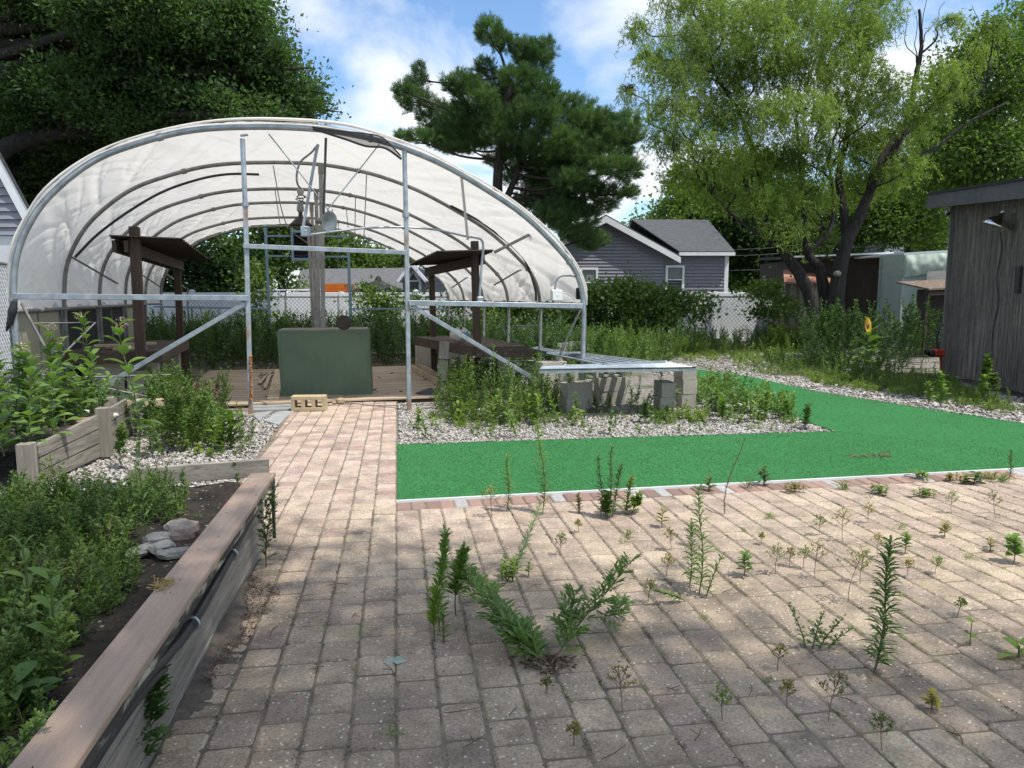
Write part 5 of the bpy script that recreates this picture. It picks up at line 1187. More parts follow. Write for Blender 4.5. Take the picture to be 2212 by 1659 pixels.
# far houses
DF = 45.; fh = thing('far_house', 'white gable end with a dark roof showing over the sheds', 'house', np.array([*AT(1900, 640, DF)[:2], 0]))
a, t_, b = AT(1905, 556, DF), AT(1931, 502, DF), AT(1968, 556, DF); g = Geo(); g.prism([(*a[:2], 0), (*b[:2], 0), b, t_, a], Y_ * .2); siding(g, (*a[:2], 0), (*b[:2], 0), a[2] - 1, t_[2], -Y_, .16, lambda s_: a[2] + (t_[2] - a[2]) * min(s_ / .42, (1 - s_) / .58)); g.build('wall', M['siding_white'], fh)
l_ = AT(1800, 556, DF - 1.5); lt_ = AT(1826, 500, DF + 3)
g = Geo(); g.prism([a - Y_ * .3 - X_ * .2, t_ - Y_ * .3 + (0, 0, .12), AT(1845, 507, DF + 6), AT(1790, 560, DF + 4)], (0, 0, .1)); g.prism([t_ - Y_ * .3 + (0, 0, .12), b - Y_ * .3 + X_ * .3, b + Y_ * 8, t_ + Y_ * 8], (0, 0, .1)); g.build('roof', M['shingle_d'], fh)
g = Geo(); q = AT(1931, 520, DF - .1); g.box(q, (.35, .1, .35), 0, X_, Y_); g.build('gable_vent', M['rusty_tin'], fh)
DG = 38.; fg = thing('far_house', 'dark shingled roof low over the fence left of the beige shed', 'house', np.array([*AT(1690, 640, DG)[:2], 0]))
a, b, c, d = AT(1655, 616, DG), AT(1735, 608, DG), AT(1733, 572, DG + 3), AT(1692, 574, DG + 3); g = Geo(); g.prism([a, b, c, d], (0, 0, .1)); g.build('roof', M['shingle_d'], fg)
g = Geo(); g.prism([(*a[:2], 0), (*b[:2], 0), b, a], Y_ * 2); g.build('wall', M['brown_wall'], fg)
# power lines
for i, (p, q_) in enumerate((((1555, 541), (1830, 512)), ((1560, 553), (1800, 530)), ((1560, 585), (1800, 562)), ((1830, 520), (2040, 455)), ((1840, 540), (2040, 502)))):
    a, b = AT(*p, 34.), AT(*q_, 30.); m_ = (a + b) / 2 - (0, 0, .12); g = Geo(); g.tube(smooth([a, m_, b], 8), .014, 5); tag(g.build('power_line', M['wire'], origin=a), ['upper power line leaving the grey house roof', 'second power line below the upper one', 'lowest power line at fence height', 'power line rising to the right above the white gable', 'power line crossing the white gable end'][i], 'power line')
# small tiller by the shed corner
q = G(2030, 800, 0); ti = thing('garden_tiller', 'red and black garden tool leaning at the back corner of the shed', 'tool', q); M['red'] = simple('red_paint', (.42, .05, .02), (.3, .04, .02), 5, .4, bmp=0)
d_ = s0 @ FW - .35; g = Geo(); g.box(AT(2026, 762, d_), (.16, .2, .14), 0, RT, FW, bev=.03); g.tube([AT(2031, 765, d_), AT(2034, 800, d_)], .02, 8); g.build('engine_body', M['red'], ti)
g = Geo(); g.tube(smooth([AT(2026, 757, d_), AT(2024, 735, d_), AT(2026, 715, d_), AT(2036, 700, d_)], 5), .02, 8); g.lathe([(.05, -.05), (.07, 0), (.05, .05)], AT(2012, 763, d_), RT, 12); g.lathe([(.04, -.03), (.06, 0), (.04, .03)], AT(2002, 760, d_), RT, 12); g.build('handle', M['black'], ti)
# ================================================================== VEGETATION
def frames(D, seed=None):
    """two unit vectors across each direction D (n,3)"""
    D = nrm(D); ref = nrm(rng.normal(size=D.shape)); A = nrm(np.cross(D, ref)); return A, np.cross(D, A)
def leafquads(P, D, Ln, Wd, Nrm=None):
    """pointed leaf blades: P base (n,3), D direction, Ln length, Wd width; slightly folded rhombi"""
    n = len(P); D = nrm(D); Ln = np.broadcast_to(np.asarray(Ln, float), (n,))[:, None]; Wd = np.broadcast_to(np.asarray(Wd, float), (n,))[:, None]
    if Nrm is None: A, B = frames(D)
    else: A = nrm(np.cross(D, Nrm)); B = np.cross(A, D)
    m = P + D * Ln * .45; V = np.stack([P, m + A * Wd / 2 + B * Wd * .15, P + D * Ln - B * Ln * .05, m - A * Wd / 2 + B * Wd * .15], 1).reshape(-1, 3)
    F = np.arange(n * 4).reshape(-1, 4); return V, F
def blades(P, D, Ln, Wd, droop=.3, Nrm=None):
    """curved two-segment blades (6 vertices)"""
    n = len(P); D = nrm(D); Ln = np.broadcast_to(np.asarray(Ln, float), (n,))[:, None]; Wd = np.broadcast_to(np.asarray(Wd, float), (n,))[:, None]
    up = np.array([0, 0, 1.]); A = np.cross(D, up); A = np.where(np.linalg.norm(A, axis=1, keepdims=True) < 1e-3, np.array([[1., 0, 0]]), A); A = nrm(A + rng.normal(0, .25, A.shape))
    m1 = P + D * Ln * .33; m2 = P + D * Ln * .68 - up * Ln * droop * .22; tip = P + D * Ln * .97 - up * Ln * droop * .62
    V = np.stack([P - A * Wd * .12, P + A * Wd * .12, m1 + A * Wd * .5, m1 - A * Wd * .5, m2 + A * Wd * .42, m2 - A * Wd * .42, tip], 1).reshape(-1, 3)
    i = (np.arange(n) * 7)[:, None]
    F4 = np.vstack([i + np.array([[0, 1, 2, 3]]), i + np.array([[3, 2, 4, 5]])]); F3 = i + np.array([[5, 4, 6]])
    return V, F4, F3
def addblades(g, *a, m=0, **k):
    V, F4, F3 = blades(*a, **k); b = g.n; g.add(V, F4, m); g.f.append(F3 + b); g.m.append(np.full(len(F3), m)); g.sm.append(np.full(len(F3), False))
# --- leaf materials
M['oak_leaf'] = leafmat('oak_leaves', [(.034, .07, .026), (.05, .097, .034), (.078, .132, .044), (.042, .08, .034)], .5, patch=.5)
M['oak2_leaf'] = leafmat('mixed_woodland_leaves', [(.06, .11, .03), (.085, .145, .04), (.125, .19, .05), (.07, .12, .038)], .5, patch=.4)
M['bright_leaf'] = leafmat('bright_green_leaves', [(.05, .09, .02), (.08, .13, .03), (.11, .16, .04), (.045, .08, .02)], .35, patch=.6)
M['willow_leaf'] = leafmat('willow_leaves', [(.15, .23, .05), (.20, .28, .065), (.12, .19, .045), (.26, .30, .09)], .42, patch=.7)
M['pine_needle'] = leafmat('pine_needles', [(.055, .115, .05), (.08, .15, .062), (.12, .19, .075), (.065, .12, .055)], .3, patch=.8)
M['ivy_leaf'] = leafmat('ivy_leaves', [(.06, .11, .022), (.09, .15, .03), (.13, .19, .04), (.05, .09, .02)], .25, patch=1.)
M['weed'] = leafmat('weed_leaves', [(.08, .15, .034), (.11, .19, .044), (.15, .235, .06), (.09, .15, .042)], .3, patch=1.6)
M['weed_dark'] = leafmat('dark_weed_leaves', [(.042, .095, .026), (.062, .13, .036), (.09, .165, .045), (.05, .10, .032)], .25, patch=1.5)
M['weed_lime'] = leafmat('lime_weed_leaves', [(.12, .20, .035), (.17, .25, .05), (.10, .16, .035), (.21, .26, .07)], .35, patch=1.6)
M['weed_yellow'] = leafmat('yellowing_weed_leaves', [(.22, .20, .05), (.16, .17, .04), (.28, .24, .08), (.20, .15, .06)], .3, patch=3)
M['milk'] = leafmat('milkweed_leaves', [(.08, .155, .04), (.11, .19, .055), (.15, .235, .07), (.09, .16, .06)], .3, rough=.42, patch=2)
M['dry'] = simple('dry_stems', (.20, .13, .08), (.10, .07, .045), 20, .9, bmp=0)
M['stem_green'] = simple('green_stem', (.07, .10, .03), (.10, .12, .045), 12, .6, bmp=0)
M['stem_red'] = simple('reddish_stem', (.11, .06, .04), (.08, .07, .035), 12, .7, bmp=0)
M['bark'] = simple('furrowed_bark', (.017, .0145, .0125), (.045, .04, .035), 5, .95, stretch=(3, 3, .5), bmp=1., bd=.05)
M['bark_pine'] = simple('pine_bark', (.07, .055, .045), (.03, .025, .022), 6, .95, stretch=(2, 2, .6), bmp=.8, bd=.03)
M['flower_white'] = simple('white_flower', (.75, .74, .66), (.6, .58, .5), 10, .7, bmp=0)
M['flower_pink'] = simple('pink_milkweed_flower', (.42, .30, .27), (.30, .20, .18), 30, .8, bmp=0)
M['flower_cream'] = simple('cream_flower_head', (.55, .47, .26), (.4, .34, .2), 40, .8, bmp=0)
M['flower_yellow'] = simple('yellow_petals', (.62, .42, .03), (.5, .3, .02), 10, .6, bmp=0)
M['flower_brown'] = simple('brown_seed_disc', (.10, .06, .02), (.2, .13, .04), 60, .9, bmp=.4)

# --- trees
def limb(g, pts, r0, r1, n=8, wob=.0):
    Q = smooth(pts, 5)
    if wob: Q = Q + np.cumsum(rng.normal(0, wob, Q.shape), 0) * np.linspace(0, 1, len(Q))[:, None] * 0 + rng.normal(0, wob, Q.shape) * np.linspace(0, 1, len(Q))[:, None]
    g.tube(Q, np.linspace(r0, r1, len(Q)), n)
    return Q
def crown(blobs, per, leaf, wd, spread=.55, flat_=.8, clump=45, droop=0., hang=False):
    """blobs: (centre, radii(3)); leaves gather in sprays near the surface of each blob, with gaps between them"""
    Vs = []; k = 0
    for c, r in blobs:
        vol = (r[0] * r[1] + r[0] * r[2] + r[1] * r[2]) / 3; nc = max(3, int(per * vol))
        d = nrm(rng.normal(size=(nc, 3))); rad = rng.uniform(.35, 1.08, (nc, 1)) ** .6; cc = c + d * rad * np.array(r)
        out_ = nrm(cc - c + np.array([0, 0, .25]))
        sz = spread * rng.lognormal(0, .3, (nc, 1, 1))
        off = rng.normal(size=(nc, clump, 3)) * sz * np.array([1, 1, flat_ * .6])
        off += out_[:, None] * np.abs(rng.normal(0, 1, (nc, clump, 1))) * sz * .6
        P = (cc[:, None] + off).reshape(-1, 3); o = np.repeat(out_, clump, 0)
        D = nrm(o * .7 + rng.normal(size=P.shape) * .75 + np.array([0, 0, -droop]))
        Vs.append((P, D))
    P = np.vstack([a for a, _ in Vs]); D = np.vstack([b for _, b in Vs])
    ln = leaf * rng.uniform(.65, 1.25, len(P)); return leafquads(P, D, ln, ln * wd)
def pblobs(lst, d, dd=1.2, dep=1.):
    """measured ellipses (x, y, rx, ry[, depth offset]) -> ellipsoids standing at real distance"""
    o = []
    for b in lst:
        x, y, rx, ry = b[:4]; dz = b[4] if len(b) > 4 else rng.uniform(-dd, dd); D_ = d + dz; c = AT(x, y, D_); k_ = D_ / FL; o.append((c, (rx * k_, (rx + ry) / 2 * k_ * dep, ry * k_)))
    return o
def tree(name, label, d, trunk_px, blobs_px, leaf, wd, m, per=9, clump=45, spread=.35, r0=.25, r1=.08, bark='bark', dd=1.2, dep=1., limbs=True, group=None, droop=.2, cat='tree', extra=None):
    T = [AT(x, y, d) for x, y in trunk_px]; base_ = np.array([T[0][0], T[0][1], 0]); T[0] = base_ - (0, 0, .1)
    th = thing(name, label, cat, base_, group); g = Geo(); Q = limb(g, T, r0, r1, 10); bl = pblobs(blobs_px, d, dd, dep)
    if limbs:
        for c, r in bl:
            i = int(np.argmin(np.linalg.norm(Q - (c - np.array([0, 0, abs(r[2]) + .3 * abs(c[2] - Q[:, 2].min()) * .3])), axis=1))); q = Q[i]
            md = (q + c) / 2 + rng.normal(0, .12, 3) * np.linalg.norm(c - q) * .4; limb(g, [q, md, c, c + (c - q) * .12], max(.03, r0 * .28), .012, 6)
            for _ in range(4):
                e_ = c + nrm(rng.normal(size=3)) * np.array(r) * .9; limb(g, [md, (md + e_) / 2 + rng.normal(0, .12, 3), e_], .022, .006, 5)
    if extra: extra(g)
    g.build('trunk', M[bark], th); V, F = crown(bl, per, leaf, wd, spread, clump=clump, droop=droop); Geo().add(V, F).build('crown', m, th); return th
# big oak at the upper left
oak = [(40, 30, 110, 60), (160, 20, 120, 60), (300, 30, 120, 60), (430, 20, 110, 50), (505, 50, 50, 55), (530, 90, 40, 40), (470, 95, 70, 50), (350, 110, 110, 55), (220, 110, 110, 55), (90, 110, 110, 55), (0, 140, 90, 60),
       (560, 120, 38, 32), (590, 150, 42, 38), (560, 195, 55, 40), (625, 200, 45, 40), (655, 235, 28, 35), (600, 250, 55, 32), (500, 170, 70, 50), (420, 200, 80, 45), (310, 200, 90, 45), (190, 210, 90, 45), (70, 220, 90, 45),
       (520, 245, 60, 30), (420, 260, 70, 30), (320, 275, 80, 35), (210, 290, 90, 45), (110, 310, 90, 45, 2.5), (60, 370, 70, 50, 3), (160, 370, 80, 40, 2.5), (250, 330, 60, 30), (100, 440, 60, 40, 3), (30, 300, 70, 50, 3), (120, -40, 200, 40), (380, -40, 180, 40)]
def oaklimbs(g):
    for pts, a, b in (([(-60, 200), (0, 178), (80, 156), (150, 128), (240, 120), (330, 150)], .22, .05), ([(-40, 370), (20, 315), (100, 290), (230, 280), (310, 258), (420, 256), (520, 250)], .26, .04), ([(230, 280), (270, 295), (330, 300), (400, 320)], .09, .03),
                      ([(420, 256), (470, 215), (540, 195), (600, 190)], .07, .02), ([(150, 128), (200, 90), (280, 60), (340, 20)], .09, .03), ([(-60, 60), (60, 60), (160, 20), (240, -30)], .18, .05), ([(520, 250), (580, 225), (640, 215)], .05, .015)):
        limb(g, [AT(x, y, 20.5 + i * .2) for i, (x, y) in enumerate(pts)], a, b, 8)
tree('oak_tree', 'huge dark oak overhanging the upper left behind the tunnel', 21.5, [(-130, 760), (-120, 600), (-90, 420), (-60, 250), (-40, 60), (0, -120)], oak, .14, .5, M['oak_leaf'], per=84, clump=120, spread=.27, dep=1.2, r0=.6, r1=.28, dd=2.2, extra=oaklimbs)
# evergreen and shrubs seen below the cover, left rear
tree('holly_tree', 'dark glossy evergreen behind the fence seen under the back of the cover', 27., [(455, 720), (455, 600)], [(400, 600, 50, 34), (450, 585, 55, 40), (500, 560, 50, 45), (430, 540, 60, 40), (500, 610, 50, 30), (540, 590, 40, 50), (470, 620, 60, 20)], .2, .55, M['oak_leaf'], per=44, clump=60, spread=.3)
tree('maple_tree', 'yellow-green leafy tree hanging between the blue frame posts', 29., [(610, 720), (608, 560)], [(590, 520, 45, 40), (620, 560, 35, 45), (600, 600, 38, 32), (560, 540, 40, 40), (628, 500, 30, 25), (560, 500, 45, 30)], .2, .6, M['bright_leaf'], per=32, clump=50, spread=.3)
tree('yard_tree', 'tree behind the grey shingle roof right of the exhaust fan', 44., [(720, 700), (720, 560)], [(700, 540, 50, 34), (745, 560, 50, 26), (720, 520, 40, 28), (690, 565, 40, 20), (670, 520, 40, 30)], .26, .6, M['oak2_leaf'], per=20, clump=60, spread=.45)
tree('yard_tree', 'tree above the far end of the grey shingle roof', 46., [(820, 700), (820, 570)], [(800, 562, 45, 22), (840, 555, 45, 24), (880, 565, 40, 20), (770, 565, 30, 22)], .26, .6, M['oak2_leaf'], per=20, clump=60, spread=.45)
# white pine
pine = [(1057, 75, 24, 26), (1082, 95, 20, 23), (1138, 118, 40, 26), (1178, 112, 18, 20), (1153, 149, 40, 26), (1050, 149, 22, 10), (1122, 178, 46, 22), (998, 187, 38, 20), (907, 174, 16, 26), (880, 200, 20, 12), (900, 222, 34, 22), (951, 258, 44, 30), (1029, 220, 44, 32), (1091, 243, 50, 32), (1169, 211, 44, 27),
        (1240, 236, 40, 22), (1277, 268, 44, 20), (1355, 272, 24, 26), (1340, 300, 44, 22), (1305, 275, 20, 30), (982, 308, 56, 24), (1184, 311, 60, 32), (1253, 310, 60, 30), (1300, 345, 66, 32), (1330, 370, 55, 22), (1200, 373, 58, 26), (1262, 430, 70, 34), (1231, 478, 62, 30), (1256, 520, 52, 22), (1345, 418, 26, 14), (903, 302, 42, 8), (1190, 430, 44, 26), (1040, 290, 60, 28), (1120, 330, 45, 24), (1000, 268, 50, 30), (1100, 268, 50, 25), (1215, 270, 60, 30), (1235, 345, 60, 30), (1060, 188, 42, 25), (1105, 215, 45, 25), (1160, 345, 45, 30), (1170, 400, 40, 25), (1200, 470, 45, 28), (1125, 385, 40, 24), (1085, 350, 36, 18), (1150, 445, 44, 24), (960, 300, 50, 14), (1010, 320, 50, 16), (1150, 250, 50, 26), (1240, 395, 50, 20), (1080, 300, 40, 18)]
dp_ = 26.; pbase = AT(1085, 700, dp_) * np.array([1, 1, 0]); pt = thing('pine_tree', 'tall white pine with upswept branches behind the right side of the tunnel', 'pine tree', pbase)
g = Geo(); tr1 = limb(g, [pbase - (0, 0, .1), AT(1078, 500, dp_), AT(1075, 386, dp_), AT(1085, 290, dp_), AT(1098, 200, dp_), AT(1092, 150, dp_), AT(1062, 60, dp_)], .24, .02, 8)
tr2 = limb(g, [AT(1082, 450, dp_ + .2), AT(1105, 405, dp_ + .3), AT(1128, 330, dp_ + .4), AT(1128, 260, dp_ + .4), AT(1140, 110, dp_ + .4)], .15, .02, 7)
P_all = []; D_all = []
allt = np.vstack([tr1, tr2])
for (c, r), bpx in zip(pblobs(pine, dp_, 1.5, .9), pine):
    q = allt[np.argmin(np.linalg.norm((allt - c) * np.array([1, 1, 1.4]) + np.array([0, 0, .5]), axis=1))]; ln = np.linalg.norm(c - q)
    md = q * .5 + c * .5 - np.array([0, 0, .06 * ln]); end = c + nrm(c - q) * min(r[0], .5); limb(g, [q, md, c, end], .035 + .01 * ln * .5, .01, 6)
    nt_ = int(190 * (r[0] * r[2] + r[1] * r[2] + r[0] * r[1]) / 1.0) + 14                    # tufts
    d = nrm(rng.normal(size=(nt_, 3))); tp = c + d * (rng.uniform(.15, 1.05, (nt_, 1)) ** .5) * np.array(r)
    ax_ = nrm(d * .6 + nrm(c - q) * .5 + np.array([0, 0, .75]) + rng.normal(0, .2, (nt_, 3)))
    for _ in range(5):
        e_ = c + nrm(rng.normal(size=3)) * np.array(r) * .85; g.tube([md * .3 + c * .7, (c + e_) / 2 - (0, 0, .05), e_], [.014, .009, .004], 4)
    P_all.append(tp); D_all.append(ax_)
g.build('trunk', M['bark_pine'], pt)
tp = np.vstack(P_all); ax_ = np.vstack(D_all); K = 36; n = len(tp)
s_ = rng.uniform(0, .24, (n, K, 1)); P = tp[:, None] + ax_[:, None] * s_; D = nrm(ax_[:, None] * .9 + nrm(rng.normal(size=(n, K, 3))) * .75)
V, F = leafquads(P.reshape(-1, 3), D.reshape(-1, 3), rng.uniform(.13, .21, n * K), .014); Geo().add(V, F).build('crown', M['pine_needle'], pt)
# corkscrew willow
dw = 20.2; wb = AT(1785, 755, dw) * np.array([1, 1, 0]); wt = thing('willow_tree', 'corkscrew willow with several dark twisting trunks and feathery light green crown', 'willow tree', wb); g = Geo()
def curly(p, q, r0_, r1_, n=7, amp=.12, k=8):
    t_ = np.linspace(0, 1, k); L_ = np.linalg.norm(q - p); Q = p + (q - p) * t_[:, None]; ph = rng.uniform(0, 6.28, 3); fr_ = max(1, L_ / 1.1)
    w_ = np.stack([np.sin(t_ * fr_ * 6.28 + a) for a in ph], 1) * amp * np.array([1, 1, .5]); w_ -= w_[0]; Q = Q + w_ * np.minimum(1, t_ * 3)[:, None]; Q = smooth(Q, 3); g.tube(Q, np.linspace(r0_, r1_, len(Q)), n); return Q
stems = [([(1775, 760), (1765, 720), (1750, 640), (1725, 590), (1690, 540), (1650, 470), (1610, 400), (1590, 320)], .24, .05, -.1), ([(1792, 760), (1790, 700), (1782, 640), (1770, 580), (1745, 545), (1735, 440), (1730, 360), (1720, 260)], .22, .04, .3), ([(1805, 765), (1808, 700), (1806, 640), (1815, 580), (1830, 520), (1855, 470), (1880, 410), (1900, 350), (1950, 290), (2040, 230), (2130, 190)], .26, .04, .0),
         ([(1830, 520), (1822, 450), (1812, 380), (1830, 300), (1850, 220), (1880, 140)], .13, .04, .4), ([(1880, 410), (1920, 350), (1960, 260), (1975, 180), (1990, 100), (1985, 20)], .12, .035, .2), ([(1745, 545), (1790, 500), (1800, 440), (1790, 360)], .08, .03, -.4), ([(1650, 470), (1640, 380), (1600, 250), (1545, 160), (1520, 60)], .08, .025, .3), ([(1690, 540), (1600, 480), (1540, 420)], .05, .02, -.5), ([(1900, 350), (2000, 330), (2100, 260), (2180, 220)], .07, .02, .5)]
stemQ = []
for pts, a, b, o in stems: stemQ.append(limb(g, [AT(x, y, dw + o + i * .05) if i else AT(x, y, dw + o) for i, (x, y) in enumerate(pts)], a, b, 10, .012))
for px_, py_ in ((1560, 20), (1680, 10), (1800, 0), (1900, -10), (2020, 60), (2080, 40), (2140, 80), (1960, 0), (2000, -20), (2050, 0), (2100, 10), (2170, 30), (2120, 60), (2190, 120), (2060, 90), (1980, 40), (1940, 30), (2150, 150)):
    q = np.vstack(stemQ); e_ = AT(px_, py_, dw + rng.uniform(-1, 1)); curly(q[np.argmin(np.linalg.norm(q - (e_ - (0, 0, 1.5)), axis=1))], e_, .017, .006, 5, .08, 10)
wil = [(1560, 50, 90, 60), (1480, 90, 70, 50), (1450, 160, 70, 45), (1540, 160, 90, 60), (1650, 60, 90, 60), (1740, 50, 90, 55), (1640, 150, 90, 60), (1740, 140, 90, 55), (1830, 60, 80, 50), (1840, 150, 80, 55), (1380, 60, 30, 30), (1400, 120, 35, 25), (1360, 190, 25, 14), (1440, 230, 60, 35), (1520, 250, 80, 45), (1620, 250, 90, 50), (1730, 240, 90, 55), (1830, 240, 90, 50), (1920, 200, 60, 45),
       (1450, 300, 60, 35), (1540, 330, 80, 45), (1640, 340, 80, 45), (1740, 330, 80, 45), (1850, 320, 80, 45), (1930, 290, 70, 35), (1990, 240, 55, 32), (2040, 150, 55, 24), (2060, 190, 45, 24), (1470, 375, 55, 28), (1560, 410, 60, 30), (1650, 430, 60, 34), (1740, 420, 70, 38), (1840, 400, 60, 36), (1910, 370, 55, 34), (1960, 350, 50, 26), (1700, 490, 50, 26), (1770, 500, 40, 30), (1880, 60, 60, 40), (2120, 110, 40, 18), (2060, 40, 36, 12), (2150, 50, 40, 16), (1500, 0, 100, 30), (1700, -10, 120, 30), (1880, 0, 90, 25)]
P_all = []; D_all = []; sq = np.vstack(stemQ)
for c, r in pblobs(wil, dw, 1.9, 1.):
    q = sq[np.argmin(np.linalg.norm(sq - (c - (0, 0, .8)), axis=1))]; Q = curly(q, c, .032, .012, 5)
    ns = int(92 * (r[0] * r[2] + r[1] * r[2] + r[0] * r[1])) + 6
    d = nrm(rng.normal(size=(ns, 3)) + np.array([0, 0, .3])); sp_ = c + d * (rng.uniform(.1, 1.05, (ns, 1)) ** .5) * np.array(r)
    for i in range(0, ns, max(1, ns // 12)): Q = curly(Q[-1], sp_[i], .011, .004, 4, .07, 6)[:1].repeat(3, 0) * 0 + c
    K = 26; t_ = rng.uniform(0, 1, (ns, K, 1)); Ls = rng.uniform(.25, .75, (ns, 1, 1)); hd = nrm(rng.normal(size=(ns, 3)) * np.array([1, 1, .35]))[:, None]
    P = sp_[:, None] + hd * t_ * Ls * .55 + np.array([0, 0, -1.]) * (t_ ** 1.5) * Ls * .8 + .04 * np.sin(t_ * 14 + rng.uniform(0, 6, (ns, 1, 1))) + rng.normal(0, .025, (ns, K, 3))
    D = nrm(rng.normal(size=(ns, K, 3)) * .6 + hd * .3 + np.array([0, 0, -.75])); P_all.append(P.reshape(-1, 3)); D_all.append(D.reshape(-1, 3))
    for i in range(0, ns, 6):
        tt = np.linspace(0, 1, 5)[:, None]; g.tube(sp_[i] + hd[i] * tt * Ls[i] * .55 + np.array([0, 0, -1.]) * tt ** 1.5 * Ls[i] * .8, .004, 3, cap=False)
g.build('trunk', M['bark'], wt); P = np.vstack(P_all); D = np.vstack(D_all); V, F = leafquads(P, D, rng.uniform(.08, .14, len(P)), .024); Geo().add(V, F).build('crown', M['willow_leaf'], wt)
g = Geo(); q = ONP(1812, 591, AT(1812, 591, dw - .3), FW); g.lathe([(0, -.0), (.065, -.01), (.08, .04), (.07, .2)], q, FW, 14); g.build('cut_stub', M['wood_grey'], wt)
# trees behind on the right and beyond the grey house
bg_trees = [('tall dark tree at the right edge above the weathered shed', 27., [(2120, 720), (2120, 300)], [(2150, 150, 90, 70), (2080, 230, 70, 60), (2170, 260, 80, 60), (2100, 330, 80, 50), (2190, 350, 70, 50), (2040, 330, 60, 50), (2150, 400, 70, 30), (2060, 400, 70, 40), (2200, 70, 60, 50)], .17, M['oak2_leaf'], 13),
            ('broad tree filling the space between the willow and the shed', 33., [(1960, 700), (1960, 480)], [(1950, 430, 70, 45), (2010, 420, 60, 50), (1900, 470, 60, 40), (1990, 490, 70, 30), (1860, 440, 60, 45), (2040, 500, 50, 30), (1940, 500, 60, 26)], .2, M['oak2_leaf'], 9),
            ('tree directly behind the willow trunks', 36., [(1700, 720), (1700, 520)], [(1680, 470, 70, 50), (1760, 460, 70, 55), (1620, 500, 60, 45), (1700, 540, 80, 40), (1790, 530, 60, 40), (1640, 560, 70, 35)], .22, M['oak_leaf'], 9),
            ('tree rising right of the grey house roof', 38., [(1560, 720), (1560, 520)], [(1500, 430, 60, 45), (1560, 400, 60, 50), (1610, 440, 60, 50), (1530, 480, 70, 40), (1470, 470, 40, 30), (1600, 510, 60, 40), (1620, 580, 50, 40), (1650, 380, 70, 40)], .22, M['oak2_leaf'], 9),
            ('small pale tree over the grey house ridge', 50., [(1412, 700), (1412, 520)], [(1412, 490, 26, 20), (1430, 505, 26, 14), (1385, 503, 30, 9), (1400, 505, 30, 12)], .3, M['bright_leaf'], 6),
            ('far tree row low behind the beige shed', 44., [(1650, 700), (1650, 600)], [(1620, 600, 60, 26), (1700, 580, 60, 30), (1760, 590, 50, 24), (1580, 610, 40, 22)], .26, M['oak_leaf'], 6),
            ('dark tree behind the far white gable', 52., [(1990, 700), (1990, 560)], [(1960, 520, 60, 30), (2020, 520, 50, 30), (1890, 500, 50, 34)], .28, M['oak_leaf'], 6)]
for lab, d, tr_, bl, lf, m_, pe in bg_trees: tree('yard_tree', lab, d, tr_, bl, lf * .95, .6, m_, per=pe * 4.2, clump=64, spread=.38, group='trees beyond the fences', dd=2.)
tree('yard_tree', 'dark tree low behind the left half of the tunnel', 25., [(330, 720), (330, 600)], [(300, 620, 60, 30), (360, 600, 50, 40), (340, 560, 50, 40), (280, 560, 60, 40)], .17, .55, M['oak_leaf'], per=36, clump=50, spread=.32, group='trees beyond the fences')

# --- ivy masses over the fence
def hedge(name, label, blobs, d, m, leaf=.09, per=30, dd=.5, cat='vine'):
    bl = pblobs(blobs, d, dd, .7); b = AT(blobs[0][0], 700, d) * np.array([1, 1, 0]); th = thing(name, label, cat, b); g = Geo()
    for c, r in bl:
        limb(g, [np.array([c[0], c[1], 0]), c * np.array([1, 1, .5]) + rng.normal(0, .1, 3), c], .02, .006, 5)
    g.build('stem', M['bark'], th); V, F = crown(bl, per * 4.4, leaf * 1.2, .8, .2, clump=50); Geo().add(V, F).build('foliage', m, th); return th
hedge('ivy_mass', 'thick dark ivy smothering the fence right of the tunnel', [(1290, 660, 40, 34), (1340, 650, 42, 30), (1390, 650, 40, 30), (1435, 655, 35, 28), (1470, 670, 24, 26), (1300, 700, 50, 30), (1360, 700, 50, 28), (1420, 695, 45, 26), (1340, 640, 40, 22), (1440, 640, 22, 10)], 21.5, M['ivy_leaf'])
hedge('ivy_mass', 'ivy clump at the right end of the white fence by the beige shed', [(1655, 640, 26, 22), (1680, 660, 20, 26), (1660, 680, 28, 26), (1640, 625, 16, 8)], 22.2, M['ivy_leaf'])
hedge('climbing_vine', 'thin vine climbing the chain-link post in front of the bare white fence', [(1522, 665, 6, 14), (1520, 690, 7, 16), (1510, 650, 10, 5)], 22.5, M['ivy_leaf'])
hedge('shrub', 'dark vine covered shrub beside the blue back post on the left', [(560, 600, 14, 24), (562, 650, 14, 26), (566, 700, 20, 24)], 20.5, M['ivy_leaf'])
hedge('climbing_vine', 'leafy vine standing against the fence behind the box right of the blue post', [(795, 640, 14, 18), (798, 672, 18, 22), (840, 660, 22, 20), (870, 650, 22, 16), (812, 700, 30, 16)], 21.8, M['ivy_leaf'])

